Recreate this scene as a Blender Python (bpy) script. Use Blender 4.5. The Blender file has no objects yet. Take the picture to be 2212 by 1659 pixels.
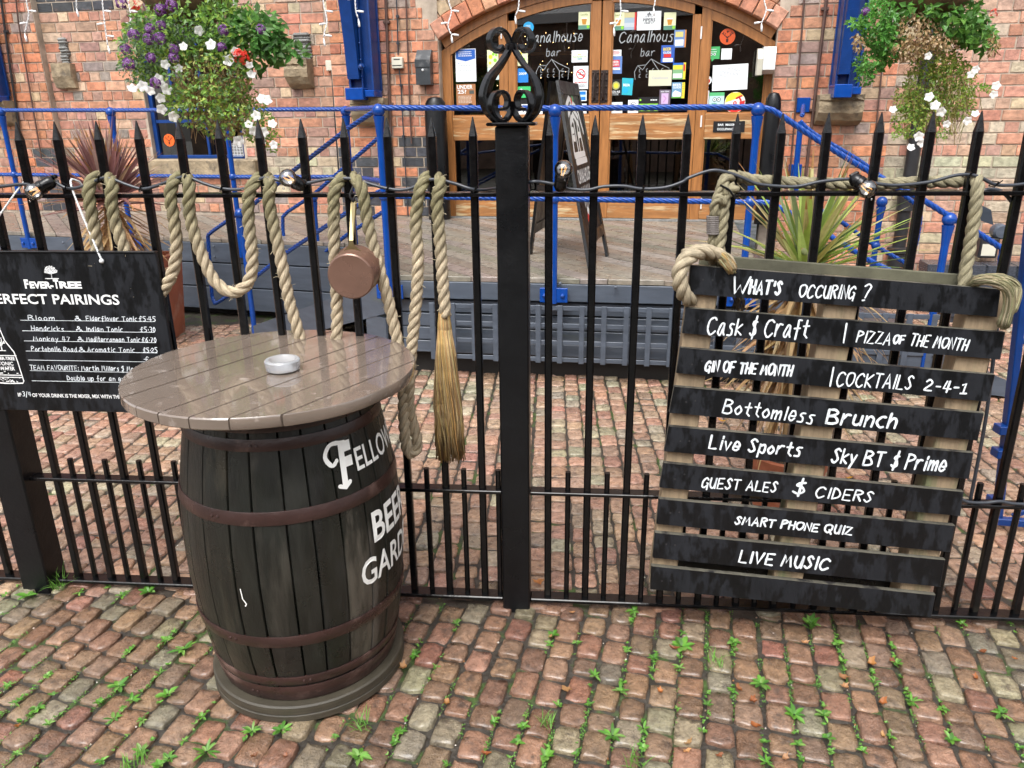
import bpy, math, random
from math import sin, cos, pi, radians, sqrt, atan2, hypot
from mathutils import Vector as V, Matrix as Mx
random.seed(7)
R = random.random
U = random.uniform
sc = bpy.context.scene
col = sc.collection

# ------------------------------------------------------------------ camera
CH, TH, RO, FL = 1.6, radians(19.2), radians(.65), 1661.0
_F = V((0, cos(TH), -sin(TH))); _R0 = V((1, 0, 0)); _U0 = V((0, sin(TH), cos(TH)))
_R = _R0 * cos(RO) - _U0 * sin(RO); _U = _U0 * cos(RO) + _R0 * sin(RO)
cd = bpy.data.cameras.new('camera'); cam = bpy.data.objects.new('camera', cd); col.objects.link(cam)
cd.sensor_fit = 'HORIZONTAL'; cd.sensor_width = 36; cd.lens = FL / 2212 * 36
cd.clip_start = .05; cd.clip_end = 500
m3 = Mx((_R, _U, -_F)).transposed()
cam.matrix_world = Mx.Translation((0, 0, CH)) @ m3.to_4x4()
sc.camera = cam

# ------------------------------------------------------------------ sky, sun, exposure
SUN_EL, SUN_AZ = radians(58), radians(200)
w = bpy.data.worlds.new('World'); sc.world = w; w.use_nodes = True
nt = w.node_tree; bg = nt.nodes['Background']
sky = nt.nodes.new('ShaderNodeTexSky'); sky.sky_type = 'NISHITA'; sky.sun_disc = False
sky.sun_elevation = SUN_EL; sky.sun_rotation = SUN_AZ; sky.air_density = 1.0; sky.dust_density = 4.0; sky.ozone_density = .6
hs = nt.nodes.new('ShaderNodeHueSaturation'); hs.inputs['Saturation'].default_value = .22
nt.links.new(sky.outputs[0], hs.inputs['Color']); nt.links.new(hs.outputs[0], bg.inputs[0])
bg.inputs[1].default_value = .15
sd = bpy.data.lights.new('sun', 'SUN'); sd.energy = 1.0; sd.angle = radians(35); sd.color = (1, .985, .955)
so = bpy.data.objects.new('sun', sd); col.objects.link(so)
# light comes from the direction (azimuth measured like the sky's rotation)
sdir = V((sin(SUN_AZ) * cos(SUN_EL), cos(SUN_AZ) * cos(SUN_EL), sin(SUN_EL)))
so.rotation_euler = sdir.to_track_quat('Z', 'Y').to_euler(); so.location = (0, 0, 12)
sc.view_settings.view_transform = 'Standard'; sc.view_settings.look = 'None'
sc.view_settings.gamma = 1; sc.view_settings.use_curve_mapping = False
sc.view_settings.exposure = 1.2
sc.cycles.max_bounces = 8; sc.cycles.transparent_max_bounces = 12
sc.cycles.caustics_reflective = False; sc.cycles.caustics_refractive = False

# ------------------------------------------------------------------ measuring helpers (photo ray meets a real surface)
C0 = V((0, 0, CH))
def ray(u, v): return _F + _R * ((u - 1106) / FL) - _U * ((v - 829.5) / FL)
def G(u, v, z=0.):
    d = ray(u, v); return C0 + d * ((z - CH) / d.z)
class Frame:
    """upright plane: s runs along it, y away from the viewer, z up"""
    def __init__(f, ox, oy, ang):
        a = radians(ang); f.o = V((ox, oy, 0)); f.u = V((cos(a), sin(a), 0)); f.n = V((-sin(a), cos(a), 0))
        f.m = Mx.Translation(f.o) @ Mx.Rotation(a, 4, 'Z')
    def at(f, u, v, d=0.):
        r = ray(u, v); p0 = f.o - f.n * d; t = (p0 - C0).dot(f.n) / r.dot(f.n); q = C0 + r * t - f.o
        return V((q.dot(f.u), -d, q.z))
    def pt(f, u, v, d=0.): return f.m @ f.at(u, v, d)
def proj(p):
    q = p - C0; w_ = q.dot(_F)
    return (1106 + FL * q.dot(_R) / w_, 829.5 - FL * q.dot(_U) / w_, w_)
I4 = Mx.Identity(4)
FE = Frame(.006, 2.284, -5)        # the railing fence
FA = Frame(.11, 7.62, -11.5)       # the pub wall
DK = Frame(.22, 4.65, -8.5)        # front edge of the deck
LD = Frame(-.99, 6.07, -15.5)      # front edge of the left deck

# ------------------------------------------------------------------ materials
MATS = {}
def mat(name, base=(.5, .5, .5), rough=.5, src=None, var=.25, vs=6, bump=.15, bs=40, metal=0, rv=0, rs=5, spec=.5,
        stretch=None, col2=None, c2t=(.5, .62), c2s=3, coat=0, trans=False, c2rough=None, bdist=.004, b2=None, unit=None):
    m = bpy.data.materials.new(name); MATS[name] = m; m.use_nodes = True
    t = m.node_tree; N = t.nodes; L = t.links; b = N['Principled BSDF']
    tc = N.new('ShaderNodeTexCoord'); co = tc.outputs['Object']
    if unit:                                 # unit-sized piece: back to metres
        um = N.new('ShaderNodeMapping'); um.inputs['Scale'].default_value = unit; L.new(co, um.inputs[0]); co = um.outputs[0]
    if src == 'object':                      # alike pieces share a mesh: shift the grain per piece
        oi = N.new('ShaderNodeObjectInfo')
        ad = N.new('ShaderNodeVectorMath'); ad.operation = 'ADD'
        mu = N.new('ShaderNodeVectorMath'); mu.operation = 'SCALE'; mu.inputs[3].default_value = 1.
        L.new(oi.outputs['Location'], mu.inputs[0]); L.new(mu.outputs[0], ad.inputs[0]); L.new(co, ad.inputs[1]); co = ad.outputs[0]
    if stretch:
        mp = N.new('ShaderNodeMapping'); mp.inputs['Scale'].default_value = stretch; L.new(co, mp.inputs[0]); co2 = mp.outputs[0]
    else: co2 = co
    if src == 'object': bc = oi.outputs['Color']
    elif src == 'attr':
        at = N.new('ShaderNodeAttribute'); at.attribute_name = 'Col'; bc = at.outputs['Color']
    else:
        rg = N.new('ShaderNodeRGB'); rg.outputs[0].default_value = (*base, 1); bc = rg.outputs[0]
    if src == 'T':
        pass
    def noise(scale, vec, det=6, ro=.6):
        n = N.new('ShaderNodeTexNoise'); n.inputs['Scale'].default_value = scale; n.inputs['Detail'].default_value = det
        n.inputs['Roughness'].default_value = ro; L.new(vec, n.inputs['Vector']); return n.outputs['Fac']
    def ramp(fac, a, b_, lo, hi):
        r = N.new('ShaderNodeMapRange'); r.inputs[1].default_value = a; r.inputs[2].default_value = b_
        r.inputs[3].default_value = lo; r.inputs[4].default_value = hi; L.new(fac, r.inputs[0]); return r.outputs[0]
    c2f = None
    if col2:
        c2f = ramp(noise(c2s, co2, 8, .65), c2t[0], c2t[1], 0, 1)
        mx = N.new('ShaderNodeMix'); mx.data_type = 'RGBA'; L.new(c2f, mx.inputs[0]); L.new(bc, mx.inputs[6]); mx.inputs[7].default_value = (*col2, 1); bc = mx.outputs[2]
    if var:
        f = ramp(noise(vs, co2), .3, .7, 1 - var, 1 + var)
        vm = N.new('ShaderNodeVectorMath'); vm.operation = 'SCALE'; L.new(bc, vm.inputs[0]); L.new(f, vm.inputs[3]); bc = vm.outputs[0]
    L.new(bc, b.inputs['Base Color'])
    b.inputs['Metallic'].default_value = metal; b.inputs['Roughness'].default_value = rough
    b.inputs['Specular IOR Level'].default_value = spec; b.inputs['Coat Weight'].default_value = coat; b.inputs['Coat Roughness'].default_value = .06
    if rv:
        f = ramp(noise(rs, co), .35, .65, max(.03, rough - rv), min(1, rough + rv)); L.new(f, b.inputs['Roughness'])
    elif c2f is not None and c2rough is not None:
        L.new(ramp(c2f, 0, 1, rough, c2rough), b.inputs['Roughness'])
    if bump:
        bp = N.new('ShaderNodeBump'); bp.inputs['Strength'].default_value = min(1, bump * 2); bp.inputs['Distance'].default_value = bdist
        L.new(noise(bs, co2, 8, .65), bp.inputs['Height']); L.new(bp.outputs[0], b.inputs['Normal'])
        if b2:
            bq = N.new('ShaderNodeBump'); bq.inputs['Strength'].default_value = 1; bq.inputs['Distance'].default_value = b2[1]
            L.new(noise(b2[0], co2, 5, .7), bq.inputs['Height']); L.new(bq.outputs[0], bp.inputs['Normal'])
    if trans:
        o = N['Material Output']; tr = N.new('ShaderNodeBsdfTranslucent'); L.new(bc, tr.inputs[0])
        ms = N.new('ShaderNodeMixShader'); ms.inputs[0].default_value = .42
        L.new(b.outputs[0], ms.inputs[1]); L.new(tr.outputs[0], ms.inputs[2]); L.new(ms.outputs[0], o.inputs[0])
    return m
def fibre(name, rough=.75):
    m = mat(name, src='attr', rough=rough, var=.12, vs=30, bump=0)
    t = m.node_tree; N = t.nodes; L = t.links; b = N['Principled BSDF']
    at = N.new('ShaderNodeAttribute'); at.attribute_name = 'T'
    n = N.new('ShaderNodeTexNoise'); n.inputs['Scale'].default_value = 5; n.inputs['Detail'].default_value = 3
    L.new(at.outputs['Vector'], n.inputs['Vector'])
    bp = N.new('ShaderNodeBump'); bp.inputs['Strength'].default_value = .9; bp.inputs['Distance'].default_value = .003
    L.new(n.outputs['Fac'], bp.inputs['Height']); L.new(bp.outputs[0], b.inputs['Normal'])
    src_ = b.inputs['Base Color'].links[0].from_socket
    r = N.new('ShaderNodeMapRange'); r.inputs[1].default_value = .35; r.inputs[2].default_value = .6; r.inputs[3].default_value = .55; r.inputs[4].default_value = 1.2
    L.new(n.outputs['Fac'], r.inputs[0]); s = N.new('ShaderNodeVectorMath'); s.operation = 'SCALE'
    L.new(src_, s.inputs[0]); L.new(r.outputs[0], s.inputs[3]); L.new(s.outputs[0], b.inputs['Base Color']); return m
def glass(name, tint=(1, 1, 1), refl=.05, rough=.0):
    m = bpy.data.materials.new(name); MATS[name] = m; m.use_nodes = True; t = m.node_tree; N = t.nodes; L = t.links
    N.remove(N['Principled BSDF']); tr = N.new('ShaderNodeBsdfTransparent'); tr.inputs[0].default_value = (*tint, 1)
    gl = N.new('ShaderNodeBsdfGlossy'); gl.inputs['Roughness'].default_value = rough
    fr = N.new('ShaderNodeFresnel'); fr.inputs[0].default_value = 1.5
    mr = N.new('ShaderNodeMapRange'); mr.inputs[1].default_value = 0; mr.inputs[2].default_value = 1; mr.inputs[3].default_value = refl; mr.inputs[4].default_value = 1; L.new(fr.outputs[0], mr.inputs[0])
    ms = N.new('ShaderNodeMixShader'); L.new(mr.outputs[0], ms.inputs[0]); L.new(tr.outputs[0], ms.inputs[1]); L.new(gl.outputs[0], ms.inputs[2]); L.new(ms.outputs[0], N['Material Output'].inputs[0]); return m
def emit(name, c, s):
    m = mat(name, c, bump=0, var=0); b = m.node_tree.nodes['Principled BSDF']
    b.inputs['Emission Color'].default_value = (*c, 1); b.inputs['Emission Strength'].default_value = s; return m

BLK = mat('black_gloss_paint', (.003, .003, .0035), .17, var=.3, vs=25, bump=.25, bs=55, rv=.1, rs=30, bdist=.002, spec=.38)
BLKS = mat('black_wet_board', (.012, .0135, .017), .5, var=.3, vs=14, bump=.25, bs=30, stretch=(1, 1, .4), col2=(.0045, .005, .006), c2t=(.46, .54), c2s=26, c2rough=.34, spec=.3)
BLKM = mat('black_timber', (.0035, .004, .005), .36, var=.3, vs=8, bump=.25, bs=30, rv=.12, spec=.35)
BRK = mat('brick_clay', src='object', rough=.6, var=.38, vs=20, bump=.5, bs=60, rv=.12, unit=(.2, .1, .09), b2=(25, .006), col2=(.16, .10, .08), c2t=(.6, .72), c2s=13)
BRKA = mat('brick_clay_far', src='attr', rough=.6, var=.38, vs=20, bump=.5, bs=60, rv=.12, b2=(25, .006), col2=(.16, .10, .08), c2t=(.6, .72), c2s=13)
BRKV = mat('brick_clay_arch', src='object', rough=.6, var=.35, vs=20, bump=.5, bs=60, rv=.12, b2=(25, .006))
SET = mat('sett_clay', src='object', unit=(.08, .1, 1), coat=.5, rough=.3, var=.42, vs=34, bump=.5, bs=150, rv=.17, rs=26, col2=(.055, .042, .034), c2t=(.56, .72), c2s=16, spec=.55, b2=(38, .009))
SETA = mat('sett_clay_far', src='attr', coat=.45, rough=.3, var=.42, vs=34, bump=.5, bs=150, rv=.17, rs=26, col2=(.055, .042, .034), c2t=(.56, .72), c2s=16, spec=.55, b2=(38, .009))
MORT = mat('mortar', (.40, .33, .26), .85, var=.3, vs=9, bump=.3, bs=60)
SOIL = mat('soil', (.045, .038, .03), .45, var=.5, vs=20, bump=.6, bs=60, col2=(.04, .07, .015), c2t=(.54, .6), c2s=5, rv=.15, bdist=.01)
ROPE = fibre('hemp_fibre')
STEEL = mat('blue_gloss_paint', (.003, .05, .27), .2, var=.12, vs=14, bump=.1, bs=30, rv=.07, rs=20)
STEELD = mat('dark_blue_paint', (.003, .035, .17), .3, var=.2, vs=10, bump=.15, bs=40)
OAK = mat('door_timber', (.33, .14, .045), .33, var=.3, vs=5, bump=.12, bs=24, stretch=(7, 7, .7))
OAKH = mat('door_timber_worn', (.34, .15, .05), .42, var=.3, vs=5, bump=.15, bs=24, stretch=(.9, 4, 9), col2=(.55, .42, .24), c2t=(.52, .62), c2s=3.2)
DECK = mat('deck_board', src='object', rough=.34, var=.3, vs=22, bump=.35, bs=60, rv=.14, rs=9, b2=(14, .002))
GREY = mat('slate_grey_paint', (.068, .084, .11), .38, var=.22, vs=7, bump=.15, bs=30, rv=.1, stretch=(.5, 1, 3), col2=(.07, .08, .06), c2t=(.62, .75), c2s=2)
COMP = mat('brown_composite', (.175, .137, .11), .08, var=.16, vs=4, bump=.12, bs=60, rv=.1, rs=7, col2=(.33, .28, .245), c2t=(.58, .7), c2s=22, coat=1, b2=(9, .001))
STAVE = mat('oak_stave', src='object', rough=.34, var=.4, vs=14, bump=.3, bs=40, stretch=(2.2, 2.2, .4), col2=(.008, .009, .007), c2t=(.40, .52), c2s=4.5, rv=.14, spec=.5)
FIN = mat('black_enamel', (.004, .004, .005), .14, var=.2, vs=30, bump=.3, bs=45, rv=.07, rs=30, bdist=.002)
HOOP = mat('rusty_hoop', (.034, .0155, .013), .34, var=.35, vs=9, bump=.2, bs=50, rv=.12, col2=(.10, .06, .05), c2t=(.56, .66), c2s=7)
PLY = mat('wet_plywood', (.05, .043, .03), .5, var=.3, vs=8, bump=.3, bs=30, stretch=(1, 1, 12))
RAW = mat('pallet_timber', (.27, .20, .125), .65, var=.35, vs=7, bump=.3, bs=30, stretch=(5, 2, .6), col2=(.13, .14, .07), c2t=(.5, .66), c2s=2)
CHALK = mat('chalk_paint', (.75, .80, .84), .6, var=.1, vs=60, bump=0)
WHITE = mat('white_print', (.85, .86, .86), .5, var=.03, bump=0)
PAINT = mat('white_sign_paint', (.86, .87, .84), .5, var=.06, vs=30, bump=.1, bs=40, col2=(.3, .3, .28), c2t=(.66, .78), c2s=14)
PRN = mat('printed_paper', src='attr', rough=.35, var=.05, vs=3, bump=0)
LEAF = mat('leaf', src='attr', rough=.4, var=.15, vs=30, bump=0, trans=True)
PETAL = mat('petal', src='object', rough=.6, var=.06, bump=0, trans=True)
STONE = mat('sandstone', (.30, .235, .15), .8, var=.35, vs=9, bump=.5, bs=22, col2=(.09, .075, .06), c2t=(.56, .7), c2s=5, bdist=.02)
CEM = mat('cement', (.2, .2, .19), .85, var=.3, vs=12, bump=.5, bs=30, bdist=.02)
TERR = mat('terracotta', (.34, .11, .055), .6, var=.2, vs=7, bump=.2, bs=40, col2=(.4, .22, .16), c2t=(.55, .7), c2s=6)
COPP = mat('copper', (.17, .095, .068), .3, metal=.3, var=.15, vs=9, bump=.05, bs=20, rv=.1, rs=12)
BRAS = mat('tarnished_brass', (.25, .20, .10), .35, metal=.7, var=.2, vs=12, bump=.05)
RUBB = mat('cable_rubber', (.035, .04, .05), .3, var=.2, vs=30, bump=.1, bs=80)
IRON = mat('black_cast_iron', (.02, .02, .022), .4, var=.3, vs=14, bump=.2, bs=40)
BRNP = mat('brown_pipe_paint', (.085, .045, .035), .5, var=.3, vs=12, bump=.1)
ENG = mat('engineering_brick', (.05, .056, .07), .2, var=.4, vs=9, bump=.25, bs=40, rv=.1)
IVORY = mat('ivory_plastic', (.6, .58, .48), .4, var=.08, bump=0)
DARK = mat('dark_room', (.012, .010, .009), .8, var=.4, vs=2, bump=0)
GLS = glass('window_glass', (.62, .62, .6), .11)
BGL = glass('bulb_glass', (.97, .97, .98), .2, .03)
TGL = bpy.data.materials.new('cut_glass'); TGL.use_nodes = True
_b = TGL.node_tree.nodes['Principled BSDF']; _b.inputs['Base Color'].default_value = (.93, .96, 1, 1); _b.inputs['Roughness'].default_value = .15
_b.inputs['Transmission Weight'].default_value = .72; _b.inputs['IOR'].default_value = 1.45
FIL = emit('lamp_filament', (1, .5, .15), .8); WARM = emit('fairy_bulb', (1, .62, .25), 6)
WIRE = mat('white_wire', (.75, .76, .76), .4, var=.05, bump=0)
OPB = mat('opposite_brick', (.30, .21, .16), .8, var=.4, vs=3, bump=0)
SLT = mat('roof_slate', (.09, .09, .1), .5, var=.3, vs=4, bump=0)

# ------------------------------------------------------------------ mesh builder
class MB:
    def __init__(s): s.v = []; s.f = []; s.c = []; s.t = {}; s.cur = None
    def add(s, vs, fs, c=None):
        o = len(s.v); s.v += [tuple(p) for p in vs]; s.f += [tuple(i + o for i in f) for f in fs]
        s.c += [c or s.cur] * len(fs); return o
    def quad(s, a, b, c_, d, c=None): s.add((a, b, c_, d), ((0, 1, 2, 3),), c)
    def box(s, a, b, bev=0, M=None, c=None):
        """axis-aligned box between corners a and b, edges eased by bev"""
        x0, y0, z0 = (min(a[i], b[i]) for i in range(3)); x1, y1, z1 = (max(a[i], b[i]) for i in range(3))
        if not bev:
            vs = [V((x, y, z)) for z in (z0, z1) for y in (y0, y1) for x in (x0, x1)]
            fs = ((0, 2, 3, 1), (4, 5, 7, 6), (0, 1, 5, 4), (2, 6, 7, 3), (0, 4, 6, 2), (1, 3, 7, 5))
        else:
            e = min(bev, (x1 - x0) * .45, (y1 - y0) * .45, (z1 - z0) * .45); vs = []; idx = {}
            X = (x0, x1); Y = (y0, y1); Z = (z0, z1); S = (1, -1)
            for i in (0, 1):
                for j in (0, 1):
                    for k in (0, 1):
                        for ax in range(3):
                            p = [X[i] + e * S[i], Y[j] + e * S[j], Z[k] + e * S[k]]; p[ax] = (X, Y, Z)[ax][(i, j, k)[ax]]
                            idx[(i, j, k, ax)] = len(vs); vs.append(V(p))
            fs = []
            q = lambda *a_: fs.append(tuple(idx[t_] for t_ in a_))
            q((0,0,0,0),(0,0,1,0),(0,1,1,0),(0,1,0,0)); q((1,0,0,0),(1,1,0,0),(1,1,1,0),(1,0,1,0))
            q((0,0,0,1),(1,0,0,1),(1,0,1,1),(0,0,1,1)); q((0,1,0,1),(0,1,1,1),(1,1,1,1),(1,1,0,1))
            q((0,0,0,2),(0,1,0,2),(1,1,0,2),(1,0,0,2)); q((0,0,1,2),(1,0,1,2),(1,1,1,2),(0,1,1,2))
            for ax in range(3):
                a1, a2 = [t for t in range(3) if t != ax]
                for i in (0, 1):
                    for j in (0, 1):
                        def K(k, wh):
                            t = [0, 0, 0]; t[ax] = k; t[a1] = i; t[a2] = j; return (*t, wh)
                        fs.append((idx[K(0, a1)], idx[K(1, a1)], idx[K(1, a2)], idx[K(0, a2)]))
            for i in (0, 1):
                for j in (0, 1):
                    for k in (0, 1): fs.append((idx[(i, j, k, 0)], idx[(i, j, k, 1)], idx[(i, j, k, 2)]))
        if M is not None: vs = [M @ p for p in vs]
        s.add(vs, fs, c)
    def bar(s, p, q, w_, h, bev=0, up=(0, 0, 1), c=None):
        p = V(p); q = V(q); d = (q - p); L_ = d.length; x = d.normalized(); y = V(up).cross(x)
        if y.length < 1e-4: y = V((0, 1, 0)).cross(x)
        y.normalize(); z = x.cross(y); M = Mx((x, y, z)).transposed().to_4x4(); M.translation = p
        s.box((0, -w_ / 2, -h / 2), (L_, w_ / 2, h / 2), bev, M, c)
    def tube(s, P, r, n=8, closed=False, caps=True, c=None, T=False, col_fn=None, ph=0., sq=None):
        P = [V(p) for p in P]; k = len(P); rings = []; up = None; L_ = 0.
        rr = r if callable(r) else (lambda i: r if not isinstance(r, (list, tuple)) else r[i])
        for i in range(k):
            a = P[i - 1] if (i or closed) else P[0]; b = P[(i + 1) % k] if (i < k - 1 or closed) else P[-1]
            t = (b - a).normalized() if (b - a).length > 1e-9 else V((0, 0, 1))
            if up is None: up = V((0, 0, 1)) if abs(t.z) < .9 else V((0, 1, 0))
            x = (up - t * up.dot(t)); x = x.normalized() if x.length > 1e-6 else V((1, 0, 0)); y = t.cross(x); up = x
            if i: L_ += (P[i] - P[i - 1]).length
            o = len(s.v)
            for j in range(n):
                a_ = 2 * pi * j / n + ph; dx, dy = cos(a_), sin(a_)
                if sq: dx *= sq[0]; dy *= sq[1]
                s.v.append(tuple(P[i] + (x * dx + y * dy) * rr(i)))
                if T: s.t[len(s.v) - 1] = (cos(a_) * 2., sin(a_) * 2., L_ * 9)
            rings.append(o)
        for i in range(k if closed else k - 1):
            a = rings[i]; b = rings[(i + 1) % k]; cc = col_fn(i) if col_fn else (c or s.cur)
            for j in range(n):
                s.f.append((a + j, a + (j + 1) % n, b + (j + 1) % n, b + j)); s.c.append(cc)
        if caps and not closed:
            s.f.append(tuple(rings[0] + j for j in range(n))[::-1]); s.f.append(tuple(rings[-1] + j for j in range(n)))
            cc = col_fn(0) if col_fn else (c or s.cur); s.c += [cc, cc]
    def lathe(s, prof, n=24, o=(0, 0, 0), M=None, c=None, cap=True):
        base = len(s.v); o = V(o)
        for r, z in prof:
            for j in range(n):
                p = V((cos(2 * pi * j / n) * r, sin(2 * pi * j / n) * r, z)) + o
                s.v.append(tuple(M @ p if M is not None else p))
        for i in range(len(prof) - 1):
            for j in range(n):
                a = base + i * n + j; b = base + i * n + (j + 1) % n; s.f.append((a, b, b + n, a + n)); s.c.append(c or s.cur)
        if cap:
            s.f.append(tuple(base + j for j in range(n))[::-1]); e = base + (len(prof) - 1) * n
            s.f.append(tuple(e + j for j in range(n))); s.c += [c or s.cur] * 2
    def ball(s, o, r, n=12, c=None, M=None):
        k = n // 2; s.lathe([(max(1e-4, sin(pi * i / k)) * r, -cos(pi * i / k) * r) for i in range(k + 1)], n, o, M, c, cap=False)
    def disc(s, o, r, n=20, c=None, nrm=None, x=None):     # flat disc facing -y by default
        o = V(o); x = x or V((1, 0, 0)); z = nrm or V((0, 0, 1))
        s.add([o + x * (cos(2 * pi * j / n) * r) + z * (sin(2 * pi * j / n) * r) for j in range(n)], (tuple(range(n)),), c)
    def prism(s, P, d, c=None):       # closed polygon P extruded by vector d
        n = len(P); P = [V(p) for p in P]; d = V(d)
        s.add(P + [p + d for p in P], [tuple(range(n)), tuple(range(2 * n - 1, n - 1, -1))] + [(i, i + n, (i + 1) % n + n, (i + 1) % n) for i in range(n)], c)
    def mesh(s, name):
        me = bpy.data.meshes.new(name); me.from_pydata(s.v, [], s.f)
        if any(x is not None for x in s.c):
            a = me.color_attributes.new('Col', 'FLOAT_COLOR', 'CORNER'); buf = []
            for p in me.polygons:
                cc = s.c[p.index] or (.5, .5, .5); buf += [cc[0], cc[1], cc[2], 1.] * p.loop_total
            a.data.foreach_set('color', buf)
        if s.t:
            a = me.attributes.new('T', 'FLOAT_VECTOR', 'POINT'); buf = []
            for i in range(len(s.v)): buf += s.t.get(i, (0, 0, 0))
            a.data.foreach_set('vector', buf)
        return me
    def build(s, name, m, parent=None, frame=None, smooth=False, fix=True, color=None):
        me = s.mesh(name)
        if fix and len(s.v) < 60000:
            import bmesh
            b = bmesh.new(); b.from_mesh(me); bmesh.ops.recalc_face_normals(b, faces=b.faces); b.to_mesh(me); b.free()
        me.materials.append(m)
        if smooth: me.polygons.foreach_set('use_smooth', [True] * len(me.polygons))
        if smooth == 'auto': me.set_sharp_from_angle(angle=radians(38))
        o = bpy.data.objects.new(name, me); col.objects.link(o)
        if parent is not None: o.parent = parent
        elif frame is not None: o.matrix_world = frame.m.copy()
        if color: o.color = (*color, 1)
        return o
def inst(me, name, parent=None, M=None, color=None):
    o = bpy.data.objects.new(name, me); col.objects.link(o)
    if parent is not None: o.parent = parent
    if M is not None: o.matrix_local = M
    if color: o.color = (*color, 1)
    return o
def tag(o, label=None, cat=None, group=None, kind=None):
    if label: o['label'] = label
    if cat: o['category'] = cat
    if group: o['group'] = group
    if kind: o['kind'] = kind
    return o
def thing(name, label, cat, frame=None, group=None):
    o = bpy.data.objects.new(name, None); col.objects.link(o); o.empty_display_size = .1
    if frame is not None: o.matrix_world = frame.m.copy()
    return tag(o, label, cat, group)
def crom(P, n=6):
    P = [V(p) for p in P]; out = []
    for i in range(len(P) - 1):
        a = P[max(i - 1, 0)]; b = P[i]; c_ = P[i + 1]; d = P[min(i + 2, len(P) - 1)]
        for j in range(n):
            t = j / n; out.append(.5 * ((2 * b) + (c_ - a) * t + (2 * a - 5 * b + 4 * c_ - d) * t * t + (3 * b - a - 3 * c_ + d) * t ** 3))
    out.append(P[-1]); return out
def resample(P, step):
    out = [P[0].copy()]; acc = 0
    for a, b in zip(P, P[1:]):
        L_ = (b - a).length
        if L_ < 1e-9: continue
        t = step - acc
        while t <= L_: out.append(a + (b - a) * (t / L_)); t += step
        acc = L_ - (t - step)
    return out
def twist(mb, P, r, pitch, ns=3, step=None, n=8, colf=None, T=False, srf=.56, ph0=0):
    """ns strands laid round a path"""
    P = resample([V(p) for p in P], step or pitch / 10); up = None; L_ = 0; fr = []
    for i, p in enumerate(P):
        t = (P[min(i + 1, len(P) - 1)] - P[max(i - 1, 0)]).normalized()
        if up is None: up = V((0, 0, 1)) if abs(t.z) < .9 else V((0, 1, 0))
        x = (up - t * up.dot(t)).normalized(); up = x; fr.append((p, x, t.cross(x)))
    st = (step or pitch / 10)
    for k in range(ns):
        Q = []
        for i, (p, x, y) in enumerate(fr):
            a = 2 * pi * (i * st / pitch + k / ns) + ph0; Q.append(p + (x * cos(a) + y * sin(a)) * r * (1 - srf) * 1.08)
        mb.tube(Q, r * srf, n, T=T, col_fn=(lambda i: colf(Q[i])) if colf else None)

# handwriting: stroke alphabet on a small grid (baseline 2, capitals to 8)
GL = {
'A': "02 38 62|14 54", 'B': "08 02|~08 38 57 46 05|~05 45 63 42 02", 'C': "~67 48 17 04 22 42 63", 'D': "08 02|~08 37 55 43 02",
'E': "58 08 02 52|05 45", 'F': "58 08 02|05 45", 'G': "~57 38 06 03 22 43|45 55 51", 'H': "08 02|58 52|05 55", 'I': "18 12",
'K': "08 02|58 05 52", 'L': "08 02 52", 'M': "02 18 34 58 72", 'N': "02 08 52 58", 'O': "~38 07 04 32 64 67 38", 'P': "08 02|~08 38 57 46 05",
'Q': "~38 07 04 32 64 67 38|44 71", 'R': "08 02|~08 38 57 46 05|25 52", 'S': "~57 38 17 26 44 43 22 03", 'T': "08 68|38 32",
'U': "~08 04 22 43 58|58 52", 'V': "08 32 68", 'W': "08 22 45 62 88", 'Y': "08 35 68|35 32", 'Z': "08 58 02 62",
'a': "~46 26 03 22 45|46 43 52", 'b': "08 02|~05 36 44 32 02", 'c': "~46 26 04 22 42", 'd': "~46 26 03 22 45|48 42", 'e': "~04 44 36 16 03 22 43",
'f': "~48 28 26 21|05 45", 'h': "08 02|~04 26 45 42", 'i': "16 12|18 17", 'k': "08 02|46 04 42", 'l': "18 12", 'm': "06 02|~04 26 35 32|~34 56 65 62",
'n': "06 02|~04 26 45 42", 'o': "~26 04 22 44 26", 'p': "06 00|~05 36 44 32 03", 'r': "06 02|~04 26 46", 's': "~46 26 15 34 32 02", 't': "28 23 42|06 46",
'u': "~06 03 22 43|46 42", 'v': "06 22 46", 'x': "06 42|02 46", 'g': "~46 26 03 22 45|~46 41 20 00", 'z': "06 46 02 42", 'w': "06 12 25 32 46", 'y': "06 23|46 10", '0': "~28 05 22 45 28", '1': "07 28 22|02 42", '2': "~07 28 46 03 02|02 52",
'3': "~08 38 46 25|~25 44 32 02", '4': "18 04 54|38 32", '5': "48 08 06|~06 35 43 22 02", '6': "~48 16 03 22 43 25 04", '7': "08 48 12",
'£': "~57 38 26 22 02|02 52|05 45", '&': "~47 27 16 35 43 22 03|39 21", '@': "~62 26 17 28 37 35 04 12 32 54", '?': "~07 28 47 35 23|22 12", '.': "14 15", '-': "05 35", "'": "18 16",
'|': "19 11", ':': "16 15|13 12", '/': "00 39", '+': "~48 18 06 45 02 22 44|39 20"}
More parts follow.
